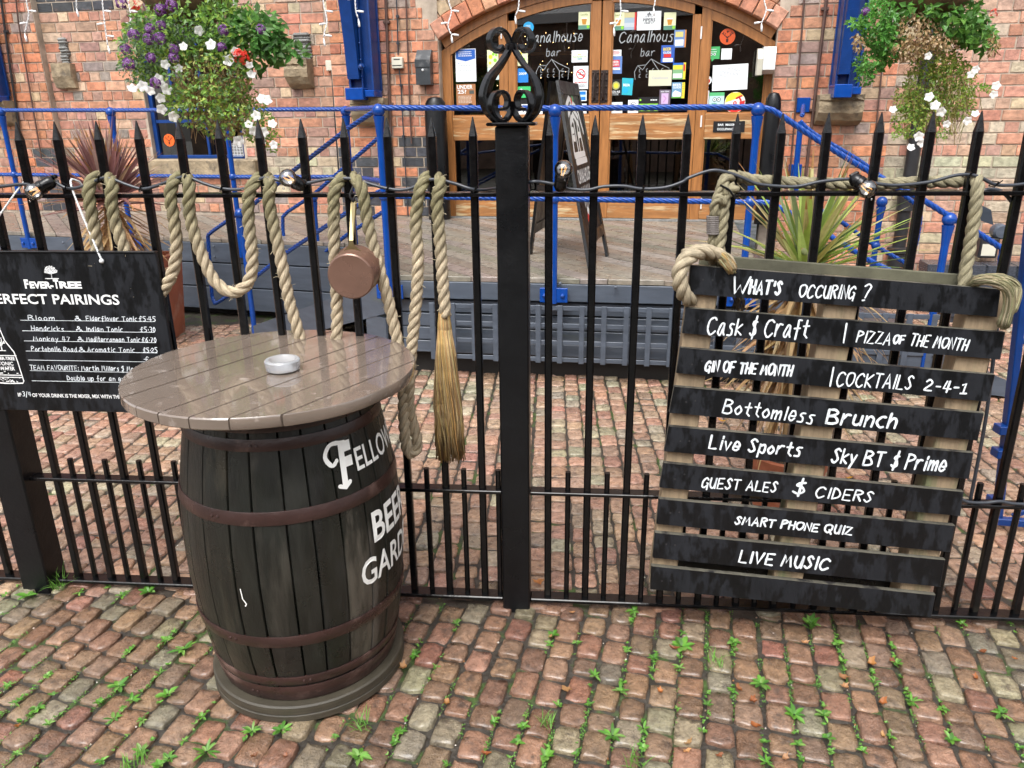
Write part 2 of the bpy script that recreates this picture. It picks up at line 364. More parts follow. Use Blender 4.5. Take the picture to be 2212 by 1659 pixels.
def strokes(txt, x0, y0, h, width=None, slant=0., jit=.2):
    """polylines (x,y) of a handwritten line starting at x0 on baseline y0, cap height h, squeezed to width"""
    S = []; x = 0
    for ch in txt:
        if ch == ' ': x += 4.6; continue
        g = GL[ch]; mxx = 0; sc_ = U(.94, 1.08); dy = U(-.3, .3) * jit * 2
        for st in g.split('|'):
            sm = st[0] == '~'; st = st.lstrip('~'); P = [(int(a[0]), int(a[1]) - 2) for a in st.split()]
            mxx = max(mxx, max(p[0] for p in P))
            P = [V((px + U(-jit, jit) * .6, (py + U(-jit, jit) * .5) * sc_ + dy, 0)) for px, py in P]
            if sm: P = crom(P, 5)
            S.append([(x + p.x, p.y) for p in P])
        x += mxx + 2.5
    k = h / 6; kx = (width / (x - 2.5)) if width else k
    return [[(x0 + px * kx + slant * py * k, y0 + py * k) for px, py in s_] for s_ in S]
def ribbons(mb, S, w_, f, c=None):
    """flat brush strokes; f maps (x,y)->3D"""
    for s_ in S:
        n = len(s_); Lf = []; Rt = []
        for i in range(n):
            a = s_[max(i - 1, 0)]; b = s_[min(i + 1, n - 1)]; dx, dy = b[0] - a[0], b[1] - a[1]; L_ = hypot(dx, dy) or 1e-6
            ww = w_ * U(.42, .58); nx, ny = -dy / L_ * ww, dx / L_ * ww; p = s_[i]
            Lf.append(f(p[0] + nx, p[1] + ny)); Rt.append(f(p[0] - nx, p[1] - ny))
        vs = Lf + Rt; fs = [(i, i + 1, n + i + 1, n + i) for i in range(n - 1)]; mb.add(vs, fs, c)
        for e in (s_[0], s_[-1]):
            m = 8; mb.add([f(e[0] + cos(2 * pi * j / m) * w_ * .5, e[1] + sin(2 * pi * j / m) * w_ * .5) for j in range(m)], (tuple(range(m)),), c)
def printed(mb, txt, x0, y0, h, width, f, c=None, off=0., center=False, shear=0):
    """flat printed lettering"""
    cu = bpy.data.curves.new('t', 'FONT'); cu.body = txt; cu.size = 1; cu.offset = off; cu.resolution_u = 3; cu.shear = shear
    ob = bpy.data.objects.new('t', cu); col.objects.link(ob); bpy.context.view_layer.update()
    me = ob.to_mesh(); xs = [v.co.x for v in me.vertices]; ys = [v.co.y for v in me.vertices]
    if xs:
        a, b = min(xs), max(xs); ky = h / .69; kx = width / (b - a) if width else ky
        if center: x0 -= (b - a) * kx / 2
        mb.add([f(x0 + (v.co.x - a) * kx, y0 + v.co.y * ky) for v in me.vertices], [tuple(p.vertices) for p in me.polygons], c)
    ob.to_mesh_clear(); bpy.data.objects.remove(ob); bpy.data.curves.remove(cu)
def leaf(mb, o, d, nrm, L_, w_, c, fold=.25, droop=.0, seg=1):
    o = V(o); d = V(d).normalized(); n = V(nrm); n = (n - d * n.dot(d)); n = n.normalized() if n.length > 1e-5 else V((0, 0, 1)); x = d.cross(n)
    if seg == 1:
        m = o + d * L_ * .45 - n * 0; t = o + d * L_ - n * droop * L_
        mb.add((o, m + x * w_ / 2 + n * fold * w_, t, m - x * w_ / 2 + n * fold * w_), ((0, 1, 2), (0, 2, 3)), c)
    else:
        W = (.35, .85, 1., .8, .05); vs = []
        for i in range(5):
            t = i / 4; p = o + d * (L_ * t) - n * (droop * L_ * t * t)
            vs += [p + x * (w_ / 2 * W[i]) + n * (fold * w_ * W[i]), p, p - x * (w_ / 2 * W[i]) + n * (fold * w_ * W[i])]
        fs = []
        for i in range(4): fs += [(3 * i, 3 * i + 1, 3 * i + 4, 3 * i + 3), (3 * i + 1, 3 * i + 2, 3 * i + 5, 3 * i + 4)]
        mb.add(vs, fs, c)
def rv(): 
    a = U(0, 2 * pi); z = U(-1, 1); r = sqrt(1 - z * z); return V((r * cos(a), r * sin(a), z))
def jc(c, k=.25): 
    f = U(1 - k, 1 + k); return tuple(x * f * U(.94, 1.06) for x in c)

# ================================================================== ground and setts
mb = MB(); mb.quad((-45, -45, -.0115), (45, -45, -.0115), (45, 45, -.0115), (-45, 45, -.0115)); g_ = mb.build('ground', SOIL, fix=False); tag(g_, kind='structure')
def sett_shape(seed, rings=((.6, .0), (.93, -.001), (.985, -.0042), (1.0, -.02)), n=16):
    rd = random.Random(seed); m = MB(); v = [(0, 0, rd.uniform(0, .003))]; jr = [rd.uniform(.9, 1.05) for _ in range(n)]; e = rd.uniform(.22, .42)
    for r, z in rings:
        for j in range(n):
            a = 2 * pi * j / n; c_, s_ = cos(a), sin(a)
            x = math.copysign(abs(c_) ** e, c_) * .5; y = math.copysign(abs(s_) ** e, s_) * .5
            k = r * (jr[j] if r > .6 else 1) * (rd.uniform(.975, 1.02) if r < .99 else 1.02); v.append((x * k, y * k, z + rd.uniform(-.0022, .0022) * (r < .99)))
    f = [(0, 1 + j, 1 + (j + 1) % n) for j in range(n)]
    for i in range(len(rings) - 1):
        a = 1 + i * n; b = a + n
        for j in range(n): f += [(a + j, b + j, b + (j + 1) % n, a + (j + 1) % n)]
    m.add(v, f); return m
SHP = [sett_shape(i) for i in range(12)]
SME = []
for i, m in enumerate(SHP):
    me = m.mesh('sett'); me.materials.append(SET); me.polygons.foreach_set('use_smooth', [True] * len(me.polygons)); SME.append(me)
SC = [(.205, .108, .072), (.23, .122, .082), (.185, .10, .068), (.24, .135, .09), (.18, .115, .08), (.20, .155, .108), (.18, .145, .105), (.235, .195, .135), (.215, .13, .088), (.205, .092, .066)]
SC = [(r_ * 1.03, g__ * 1.08, b_ * 1.0) for r_, g__, b_ in SC]
SWT = [3, 3, 3, 2.5, 3, 1.6, 1.6, .7, 3, 1.2]
spots = []
bx_, by_ = V((-.645, 2.015)).xy
def lay(ang, y0, y1, x0, x1, w0, l0, l1, keep):
    a = radians(ang); v = V((cos(a), sin(a))); u = V((sin(a), -cos(a))); ext = 9
    i0 = int(-ext / w0); k = -i0
    for i in range(i0, k):
        c0 = (i + .5) * w0 + U(-.003, .003); t = -ext + U(0, .1)
        while t < ext:
            L_ = U(l0, l1)
            p = u * c0 + v * (t + L_ / 2); t += L_
            if keep(p) and x0 < p.x < x1 and y0 < p.y < y1: spots.append((p, a - pi / 2, w0 - U(.002, .009), L_ - U(.003, .011)))
fy = lambda x: 2.284 - .0875 * x + .015
lay(75.5, .3, 9, -4.6, 4.6, .081, .082, .122, lambda p: p.y < fy(p.x))
lay(87, 1, 10, -7, 6.5, .088, .09, .135, lambda p: p.y >= fy(p.x) and not (p.y > 5.2 and abs(p.x) < 3 and p.y > 6.2))
def seen(p):
    x, y, w_ = proj(V((p.x, p.y, 0))); return w_ > 0 and -15 < x < 2227 and -10 < y < 1675
near_ = []; rest = []
for s_ in spots:
    p = s_[0]; hid = hypot(p.x + .645, p.y - 2.015) < .27
    (near_ if (seen(p) and not hid and p.y < 2.4) else rest).append(s_)
near_.sort(key=lambda s_: -(s_[2] * s_[3]) / proj(V((s_[0].x, s_[0].y, 0)))[2] ** 2)
rest += near_[300:]; near_ = near_[:300]
def sett_xf(s_):
    p, a, w_, l_ = s_
    return Mx.Translation((p.x, p.y, U(-.008, .004))) @ Mx.Rotation(a + U(-.03, .03), 4, 'Z') @ Mx.Rotation(U(-.04, .04), 4, 'X') @ Mx.Rotation(U(-.04, .04), 4, 'Y') @ Mx.Diagonal((w_, l_, 1, 1))
paving = tag(bpy.data.objects.new('sett_paving', None), kind='structure'); col.objects.link(paving)
for s_ in near_: inst(random.choice(SME), 'sett', paving, sett_xf(s_), jc(random.choices(SC, SWT)[0], .2))
mb = MB()
for s_ in rest:
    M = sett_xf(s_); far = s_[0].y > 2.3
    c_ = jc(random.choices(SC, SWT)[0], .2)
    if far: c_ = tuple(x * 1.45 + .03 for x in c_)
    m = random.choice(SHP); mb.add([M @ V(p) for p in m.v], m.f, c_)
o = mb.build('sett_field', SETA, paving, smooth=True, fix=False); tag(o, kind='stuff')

# ================================================================== pub building
ZD = .66
S_ = lambda px, py=250: FA.at(px, py).x
DS0, DS1 = S_(957), S_(1661); DM = (DS0 + DS1) / 2; DHW = (DS1 - DS0) / 2; SPR = 2.27; SAG = .42; AR = (DHW ** 2 + SAG ** 2) / 2 / SAG; AZ = SPR + SAG - AR; AM = math.asin(DHW / AR)
WS0, WS1, WZ0, WSPR = FA.at(331, 330).x, FA.at(528, 330).x, FA.at(430, 343).z, 2.36; WM = (WS0 + WS1) / 2; WHW = (WS1 - WS0) / 2; WSAG = .17; WR = (WHW ** 2 + WSAG ** 2) / 2 / WSAG; WCZ = WSPR + WSAG - WR; WA = math.asin(WHW / WR)
PA = (-6.4, FA.at(105, 150).x); PB = (FA.at(722, 150).x, DS0); PC = (DS1, FA.at(1914, 300).x)
pier = lambda s: PB[0] < s < PB[1] or PC[0] < s < PC[1] or s < PA[1]
pub = thing('pub_building', 'red and buff brick pub wall with arched doorway and blue framed window behind the deck', 'building', FA)
ORG = [(.49, .19, .095), (.44, .17, .088), (.52, .21, .11), (.42, .19, .11), (.50, .25, .15)]
MIX = [(.43, .20, .13), (.37, .19, .14), (.46, .21, .13), (.42, .25, .17), (.46, .35, .22), (.32, .20, .165), (.39, .21, .16), (.47, .22, .13), (.28, .22, .19), (.42, .18, .11)]
PNK = [(.45, .22, .15), (.48, .25, .17), (.45, .29, .20), (.48, .37, .25), (.42, .20, .14), (.48, .40, .29), (.38, .23, .18), (.49, .24, .15)]
def bcol(s, z):
    if pier(s):
        edge = min(abs(s - PB[1]), abs(s - PB[0]), abs(s - PC[0]), abs(s - PA[1]))
        if z < 1.42 and edge < .32 and R() < .75 and s < 1: return jc((.05, .052, .06), .3)
        return jc(random.choice(ORG) if R() < .62 else random.choice(MIX), .18)
    if s < -4.05 and s > -5 and z > 2.68: return jc((.045, .047, .055), .2)
    if -3 < s < -1.85 and 1.06 < z < 1.24: return jc((.42, .36, .25), .15)
    if s > 3.25 and 1.02 < z < 1.24: return jc((.40, .38, .27), .15)
    if s > 2.6: return jc(random.choice(PNK), .16)
    return jc(random.choice(MIX if R() < .75 else PNK), .18)
COURSE, MO = .0935, .0085
bricks = []          # (s0,s1,z0,z1,d)
def holes(z):
    H = []
    if z < SPR: H.append((DS0, DS1))
    elif z < AZ + AR + .41:
        x = min(sqrt(max(0, (AR + .40) ** 2 - (z - AZ) ** 2)), (z - AZ) * math.tan(AM)); H.append((DM - x, DM + x))
    if WZ0 - .18 < z < WZ0: H.append((WS0 - .06, WS1 + .14))
    elif WZ0 <= z < WSPR: H.append((WS0, WS1))
    elif WSPR <= z < WCZ + WR + .23:
        x = min(sqrt(max(0, (WR + .22) ** 2 - (z - WCZ) ** 2)), (z - WCZ) * math.tan(WA)); H.append((WM - x, WM + x))
    return sorted(H)
k = 0; z = .02
while z < 3.75:
    zm = z + COURSE / 2; edges = [-6.6, PA[1], PB[0], PC[1], 5.6]
    if zm < ZD - .02: segs = [(PC[0] + .1, PC[1]), (PC[1], 5.6)]
    else:
        segs = [(a, b) for a, b in zip(edges, edges[1:])]
        for h in holes(zm):
            ns = []
            for a, b in segs:
                if h[1] <= a or h[0] >= b: ns.append((a, b)); continue
                if h[0] > a: ns.append((a, h[0]))
                if h[1] < b: ns.append((h[1], b))
            segs = ns
    for a, b in segs:
        x = a; st = (k % 2 == 0); first = True
        while x < b - .02:
            L_ = (.232 if (st or R() < .12) else .116) * U(.96, 1.04)
            if first and st: L_ = .175
            first = False; e = min(x + L_, b)
            if b - e < .045: e = b
            d = .075 if pier((x + e) / 2) else 0
            bricks.append((x + MO / 2, e - MO / 2, z + MO / 2, z + COURSE - MO / 2, d + U(-.0035, .0035))); x = e
    z += COURSE; k += 1
bm_ = MB(); bm_.box((0, 0, 0), (1, 1, 1), 0); 
def brick_mesh():
    m = MB(); e, f_ = .022, .05      # unit brick, eased face (thin in length, thicker in height)
    m.add([(0, 1, 0), (1, 1, 0), (1, 1, 1), (0, 1, 1), (0, .12, 0), (1, .12, 0), (1, .12, 1), (0, .12, 1), (e, 0, f_), (1 - e, 0, f_), (1 - e, 0, 1 - f_), (e, 0, 1 - f_)],
          [(4, 5, 9, 8), (5, 6, 10, 9), (6, 7, 11, 10), (7, 4, 8, 11), (8, 9, 10, 11), (0, 1, 5, 4), (1, 2, 6, 5), (2, 3, 7, 6), (3, 0, 4, 7)])
    return m
BM = brick_mesh(); bme = BM.mesh('brick'); bme.materials.append(BRK)
def bsee(b):
    x, y, w_ = proj(FA.m @ V(((b[0] + b[1]) / 2, -b[4], (b[2] + b[3]) / 2)))
    if not (0 < x < 2212 and 0 < y < 1200): return 0
    return (b[1] - b[0]) * (b[3] - b[2]) / w_ ** 2
bricks.sort(key=lambda b: -bsee(b))
DPT = .10
def bxf(b): return Mx.Translation((b[0], -b[4], b[2])) @ Mx.Rotation(U(-.006, .006), 4, 'Y') @ Mx.Diagonal((b[1] - b[0], DPT, b[3] - b[2], 1))
for b in bricks[:300]: inst(bme, 'brick', pub, bxf(b), bcol((b[0] + b[1]) / 2, (b[2] + b[3]) / 2))
mb = MB()
for b in bricks[300:]:
    M = bxf(b); mb.add([M @ V(p) for p in BM.v], BM.f, bcol((b[0] + b[1]) / 2, (b[2] + b[3]) / 2))
tag(mb.build('brickwork', BRKA, pub, fix=False), kind='stuff')
def voussoirs(cs, cz, r0, r1, am, w_, pal, d, name, extra=0):
    n = max(3, round(2 * am * r0 / w_)); st = 2 * am / n
    for i in range(n):
        a0 = -am + i * st + .004 / r0; a1 = -am + (i + 1) * st - .004 / r0; m = MB()
        P = [(cs + sin(a) * r, cz + cos(a) * r) for a, r in ((a0, r0), (a0, r1 - .005), (a1, r1 - .005), (a1, r0))]
        mid = V((sum(p[0] for p in P) / 4, 0, sum(p[1] for p in P) / 4)); dd = d + U(-.003, .003)
        fr = [V((p[0], -dd + .008, p[1])) for p in P]; ins = [V((p[0], -dd, p[1])) + (mid - V((p[0], 0, p[1]))) * .1 for p in P]; bk = [V((p[0], .12, p[1])) for p in P]
        m.add(fr + ins + bk, [(4, 5, 6, 7)] + [(j, (j + 1) % 4, 4 + (j + 1) % 4, 4 + j) for j in range(4)] + [(8 + j, 8 + (j + 1) % 4, (j + 1) % 4, j) for j in range(4)])
        m.build('brick', BRKV, pub, color=jc(random.choice(pal), .15))
BUF = [(.40, .30, .18), (.36, .26, .17), (.33, .22, .15), (.42, .33, .2), (.30, .2, .15), (.38, .18, .11)]
voussoirs(DM, AZ, AR, AR + .155, AM, .125, ORG, .085, 'a')
voussoirs(DM, AZ, AR + .155, AR + .28, AM, .12, BUF, .06, 'b')
voussoirs(DM, AZ, AR + .28, AR + .40, AM, .125, BUF, .055, 'c')
voussoirs(WM, WCZ, WR, WR + .22, WA, .085, [(.2, .11, .09), (.24, .13, .1), (.17, .12, .11)], .03, 'w')
# mortar bed behind the faces, with the openings left out
mb = MB()
def bed(s0, s1, z0, z1, d=-.007): mb.quad((s0, -d, z0), (s1, -d, z0), (s1, -d, z1), (s0, -d, z1))
for s0, s1 in ((-6.6, PA[1]), (PA[1], PB[0]), (PB[0], DS0), (DS1, PC[1]), (PC[1], 5.6)):
    d = .066 if pier((s0 + s1) / 2) else -.008; zb = 0 if s0 >= DS1 else ZD - .05
    if s0 == PA[1]:
        bed(s0, WS0, zb, 3.76, d); bed(WS1, s1, zb, 3.76, d); bed(WS0, WS1, zb, WZ0, d); bed(WS0, WS1, WCZ + WR + .1, 3.76, d)
        n = 12
        for i in range(n):
            a0 = -WA + 2 * WA * i / n; a1 = -WA + 2 * WA * (i + 1) / n
            mb.quad((WM + sin(a0) * WR, -d, WCZ + cos(a0) * WR), (WM + sin(a1) * WR, -d, WCZ + cos(a1) * WR), (WM + sin(a1) * WR, -d, WCZ + WR + .1), (WM + sin(a0) * WR, -d, WCZ + WR + .1))
    else: bed(s0, s1, zb, 3.76, d)
    mb.quad((s0, -d, zb), (s0, .15, zb), (s0, .15, 3.76), (s0, -d, 3.76)); mb.quad((s1, -d, zb), (s1, .15, zb), (s1, .15, 3.76), (s1, -d, 3.76))
n = 24
for i in range(n):
    a0 = -AM + 2 * AM * i / n; a1 = -AM + 2 * AM * (i + 1) / n; r = AR + .002
    P = [(DM + sin(a) * r, AZ + cos(a) * r) for a in (a0, a1)]
    mb.quad((P[0][0], -.04, P[0][1]), (P[1][0], -.04, P[1][1]), (P[1][0], -.04, 3.76), (P[0][0], -.04, 3.76))
    mb.quad((P[0][0], -.078, P[0][1]), (P[1][0], -.078, P[1][1]), (P[1][0], .16, P[1][1]), (P[0][0], .16, P[0][1]))
mb.build('mortar_bed', MORT, pub, fix=False)
mb = MB(); mb.box((-6.6, -.05, 3.77), (5.6, .3, 7)); mb.build('upper_wall', mat('upper_brick', (.36, .18, .12), .8, var=.4, vs=8), pub)
for a, b in ((-16, -6.6), (5.6, 14)): mb = MB(); mb.box((a, -.03, 0), (b, .3, 7)); mb.build('side_wall', MATS['upper_brick'], pub)
# reveals of the door and window
for a, b in (((DS0 - .03, -.06, ZD), (DS0 - .001, .3, SPR)), ((DS1 + .001, -.06, ZD), (DS1 + .03, .3, SPR)), ((WS0 - .03, -.0, WZ0), (WS0 - .001, .3, WSPR)), ((WS1 + .001, -.0, WZ0), (WS1 + .03, .3, WSPR))):
    mb = MB(); mb.box(a, b); mb.build('reveal', MORT, pub)
# dark rooms behind the glass
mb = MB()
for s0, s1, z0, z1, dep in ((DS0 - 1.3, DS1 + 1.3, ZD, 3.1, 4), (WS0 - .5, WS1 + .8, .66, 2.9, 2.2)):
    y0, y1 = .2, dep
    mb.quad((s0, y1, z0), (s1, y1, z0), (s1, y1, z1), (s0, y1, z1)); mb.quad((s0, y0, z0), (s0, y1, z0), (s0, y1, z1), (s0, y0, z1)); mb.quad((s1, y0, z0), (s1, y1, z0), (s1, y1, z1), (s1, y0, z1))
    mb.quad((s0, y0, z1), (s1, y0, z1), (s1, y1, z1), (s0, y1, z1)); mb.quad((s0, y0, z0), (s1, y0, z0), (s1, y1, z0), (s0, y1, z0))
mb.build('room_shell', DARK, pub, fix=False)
# window: frame, bars, panes, sill, rack, sticker, fairy lights
wf = MB(); t = .045; y0, y1 = .05, .11
wf.box((WS0, y0, WZ0), (WS0 + t, y1, WCZ + WR - .12), .004); wf.box((WS1 - t, y0, WZ0), (WS1, y1, WCZ + WR - .12), .004); wf.box((WS0 + t, y0 - .01, WZ0 - .0), (WS1 - t, y1, WZ0 + .035), .004)
zt = FA.at(420, 262).z
win = wf.build('window', STEELD, pub)
mb = MB(); mb.box((WS0 + t, y0 + .01, zt - .016), (WS1 - t, y1 - .01, zt + .016), .003); mb.build('transom', STEELD, win)
for px in (378, 441):
    mb = MB(); s0 = FA.at(px, 300).x; mb.box((s0 - .014, y0 + .012, WZ0 + .035), (s0 + .014, y1 - .012, zt - .016), .003); mb.box((s0 - .014, y0 + .012, zt + .016), (s0 + .014, y1 - .012, WSPR + .1), .003); mb.build('glazing_bar', STEELD, win)
mb = MB(); mb.quad((WS0 + t, .08, WZ0 + .035), (WS1 - t, .08, WZ0 + .035), (WS1 - t, .08, WSPR + .15), (WS0 + t, .08, WSPR + .15)); mb.build('pane', GLS, win, fix=False)
mb = MB(); a = FA.at(335, 345, .05); b = FA.at(556, 378, .05); mb.box((WS0 - .055, -.06, WZ0 - .17), (WS1 + .13, .05, WZ0 - .006), .012); mb.build('window_sill', STONE, pub)
mb = MB(); c_ = FA.at(365, 303, -.07); mb.lathe([(.062, 0), (.062, .003)], 24, M=Mx.Translation((c_.x, .075, c_.z)) @ Mx.Rotation(pi / 2, 4, 'X')); stk = mb.build('round_sticker', mat('orange_sticker', (.85, .13, .02), .4, var=0, bump=0), win)
def stag(mb, cx, cz, r, y, c=(.12, .03, .01)):
    f = lambda x, y_: V((cx + x * r, y, cz + y_ * r)); h = r * .09
    for sgn in (-1, 1):
        ribbons(mb, [crom([V((sgn * .12, 0, 0)), V((sgn * .4, .15, 0)), V((sgn * .55, .5, 0))], 4)], .09, lambda x, y_: f(x, y_), c) if 0 else None
        P = [(sgn * .1, 0), (sgn * .35, .1), (sgn * .52, .32), (sgn * .5, .55)]; ribbons(mb, [P, [(sgn * .35, .1), (sgn * .3, .38)], [(sgn * .5, .3), (sgn * .68, .4)]], .08, f, c)
    ribbons(mb, [[(-.16, -.05), (0, -.12), (.16, -.05)], [(0, -.05), (0, -.6)], [(-.1, -.3), (-.08, -.62)], [(.1, -.3), (.08, -.62)], [(0, .45), (0, .68)], [(-.09, .57), (.09, .57)]], .1, f, c)
mb = MB(); stag(mb, c_.x, c_.z, .062, .0705); mb.build('print', PRN, stk, fix=False)
mb = MB(); a = FA.at(497, 311, -.04); b = FA.at(526, 337, -.04)
for i in range(9): z = b.z + (a.z - b.z) * i / 8; mb.tube([(a.x, .04, z), (b.x, .04, z)], .0025, 5)
for i in range(5): x = a.x + (b.x - a.x) * i / 4; mb.tube([(x, .043, a.z), (x, .043, b.z)], .0025, 5)
mb.build('wire_rack', WIRE, win)
mb = MB()
for i in range(46): 
    x = U(WS0 + .3, WS1 - .1); mb.ball((x, .5 + U(0, .3), zt + U(-.07, .16)), .006, 6)
tag(mb.build('fairy_lights', WARM, pub), kind='stuff')

# ================================================================== entrance doors
dor = thing('entrance_doors', 'glazed timber double doors with side lights under a brick arch, covered in stickers', 'door', FA)
fa = lambda px, py=250: FA.at(px, py, -.03).x
dz = lambda py, px=1300: FA.at(px, py, -.03).z
za = lambda s, off=0: AZ + sqrt(max(.01, (AR - off) ** 2 - (s - DM) ** 2))
YF, YB = .03, .10
def post_to_arch(name, s0, s1, z0, off, y0=YF, y1=YB, m=OAK):
    """upright member whose head follows the arch"""
    b = MB(); n = 6; top = [(s0 + (s1 - s0) * i / n) for i in range(n + 1)]
    P = [(s0, y0, z0), (s1, y0, z0)] + [(x, y0, za(x, off)) for x in reversed(top)]
    b.prism(P, (0, y1 - y0, 0)); return b.build(name, m, dor)
x_fl, x_sl1, x_d0, x_g0, x_g1, x_mid, x_g2, x_g3, x_d1, x_sr, x_fr = fa(957), fa(977), fa(1098), fa(1115), fa(1274), fa(1295), fa(1317), fa(1487), fa(1503), fa(1523), fa(1661)
x_sl2 = fa(1082); x_sr2 = fa(1646)
FR = .075
post_to_arch('jamb', x_fl, x_sl1, ZD, FR); post_to_arch('jamb', x_sr2, x_fr, ZD, FR)
post_to_arch('mullion', x_sl2, x_d0, ZD, FR); post_to_arch('mullion', x_d1, x_sr, ZD, FR)
b = MB(); n = 30          # curved head
P = [(DM + sin(-AM + 2 * AM * i / n) * (AR - .002), YF - .012, AZ + cos(-AM + 2 * AM * i / n) * (AR - .002)) for i in range(n + 1)]
Q = [(DM + sin(-AM + 2 * AM * i / n) * (AR - FR), YF - .012, AZ + cos(-AM + 2 * AM * i / n) * (AR - FR)) for i in range(n + 1)]
for i in range(n):
    b.prism([P[i], P[i + 1], Q[i + 1], Q[i]], (0, YB - YF + .012, 0))
b.build('arched_head', OAK, dor)
Z1, Z2, Z3 = dz(248), dz(302), dz(435); Z0 = ZD + .008
def glazed(name, sa, sb, ga, gb, worn=True, hinge=None):
    """leaf or side light: stiles, rails, panes"""
    b = MB(); E_ = .012
    b.box((sa + .003, YF, Z0), (ga, YB, za(sa, FR) - .06), .004) if ga - sa > .01 else None
    b.box((gb, YF, Z0), (sb - .003, YB, za(sb, FR) - .06), .004) if sb - gb > .01 else None
    lf = b.build(name, OAK, dor)
    b = MB(); b.box((ga, YF + .004, Z2), (gb, YB, Z1), .004); b.build('mid_rail', OAKH, lf)
    b = MB(); b.box((ga, YF + .004, Z0), (gb, YB, Z3), .004); b.build('bottom_rail', OAKH, lf)
    b = MB(); m_ = 8       # top rail following the arch, a little below the frame
    for i in range(m_):
        a0 = ga + (gb - ga) * i / m_; a1 = ga + (gb - ga) * (i + 1) / m_
        b.prism([(a0, YF + .002, za(a0, FR + .002)), (a1, YF + .002, za(a1, FR + .002)), (a1, YF + .002, za(a1, FR + .075)), (a0, YF + .002, za(a0, FR + .075))], (0, .06, 0))
    b.build('top_rail', OAK, lf)
    b = MB()               # glazing beads
    for z0, z1 in ((Z1, None), (Z3, Z2)):
        t = .012
        b.box((ga, YF + .012, z0), (gb, YF + .03, z0 + t)); zt1 = z1 or za(ga, FR + .07) ; zt2 = z1 or za(gb, FR + .07)
        b.box((ga, YF + .0125, z0 + t), (ga + t, YF + .03, zt1)); b.box((gb - t, YF + .0125, z0 + t), (gb, YF + .03, zt2))
    b.build('glazing_bead', OAK, lf)
    y = YF + .035; b = MB(); b.quad((ga, y, Z3), (gb, y, Z3), (gb, y, Z2), (ga, y, Z2)); b.build('pane', GLS, lf, fix=False)
    b = MB(); top = [(ga + (gb - ga) * i / 10) for i in range(11)]
    b.add([(ga, y, Z1), (gb, y, Z1)] + [(x, y, za(x, FR + .06)) for x in reversed(top)], (tuple(range(13)),)); b.build('pane', GLS, lf, fix=False)
    return lf
glazed('side_light', x_sl1, x_sl2, x_sl1 + .001, x_sl2 - .001)
l1 = glazed('door_leaf', x_d0, x_mid - .002, x_g0, x_g1)
l2 = glazed('door_leaf', x_mid + .002, x_d1, x_g2, x_g3)
glazed('side_light', x_sr, x_sr2, x_sr + .001, x_sr2 - .001)
for lf, px in ((l1, 1284.5), (l2, 1303.5)):        # handles
    s = fa(px); b = MB(); z0, z1 = FA.at(px, 222).z, FA.at(px, 151).z; b.box((s - .034, YF - .006, z0), (s + .034, YF - .0005, z1), .002)
    sx = s + (-.012 if px < 1290 else .012) * -1
    b.tube([(s - .008, YF - .005, z0 + .03), (s - .008, YF - .045, z0 + .05), (s - .008, YF - .05, (z0 + z1) / 2), (s - .008, YF - .045, z1 - .05), (s - .008, YF - .005, z1 - .03)], .009, 8)
    for i in range(5):
        for dx in (-.022, .02): b.ball((s + dx, YF - .008, z0 + .025 + (z1 - z0 - .05) * i / 4), .011, 8)
    b.build('handle', mat('bronze_' + str(px), (.05, .035, .03), .35, metal=.5, var=.2), lf, smooth='auto')
for lf, px in ((l1, 1090), (l2, 1511)):
    for py in (70, 262, 440):
        b = MB(); s = fa(px, py) + (.045 if px > 1300 else 0) - .03; z = FA.at(px, py).z; b.tube([(s, YF - .008, z - .05), (s, YF - .008, z + .05)], .007, 8); b.build('hinge', WIRE, lf)
b = MB(); b.box((DS0 - .02, -.05, ZD - .02), (DS1 + .02, .12, ZD + .006), .003); b.build('threshold', CEM, dor)

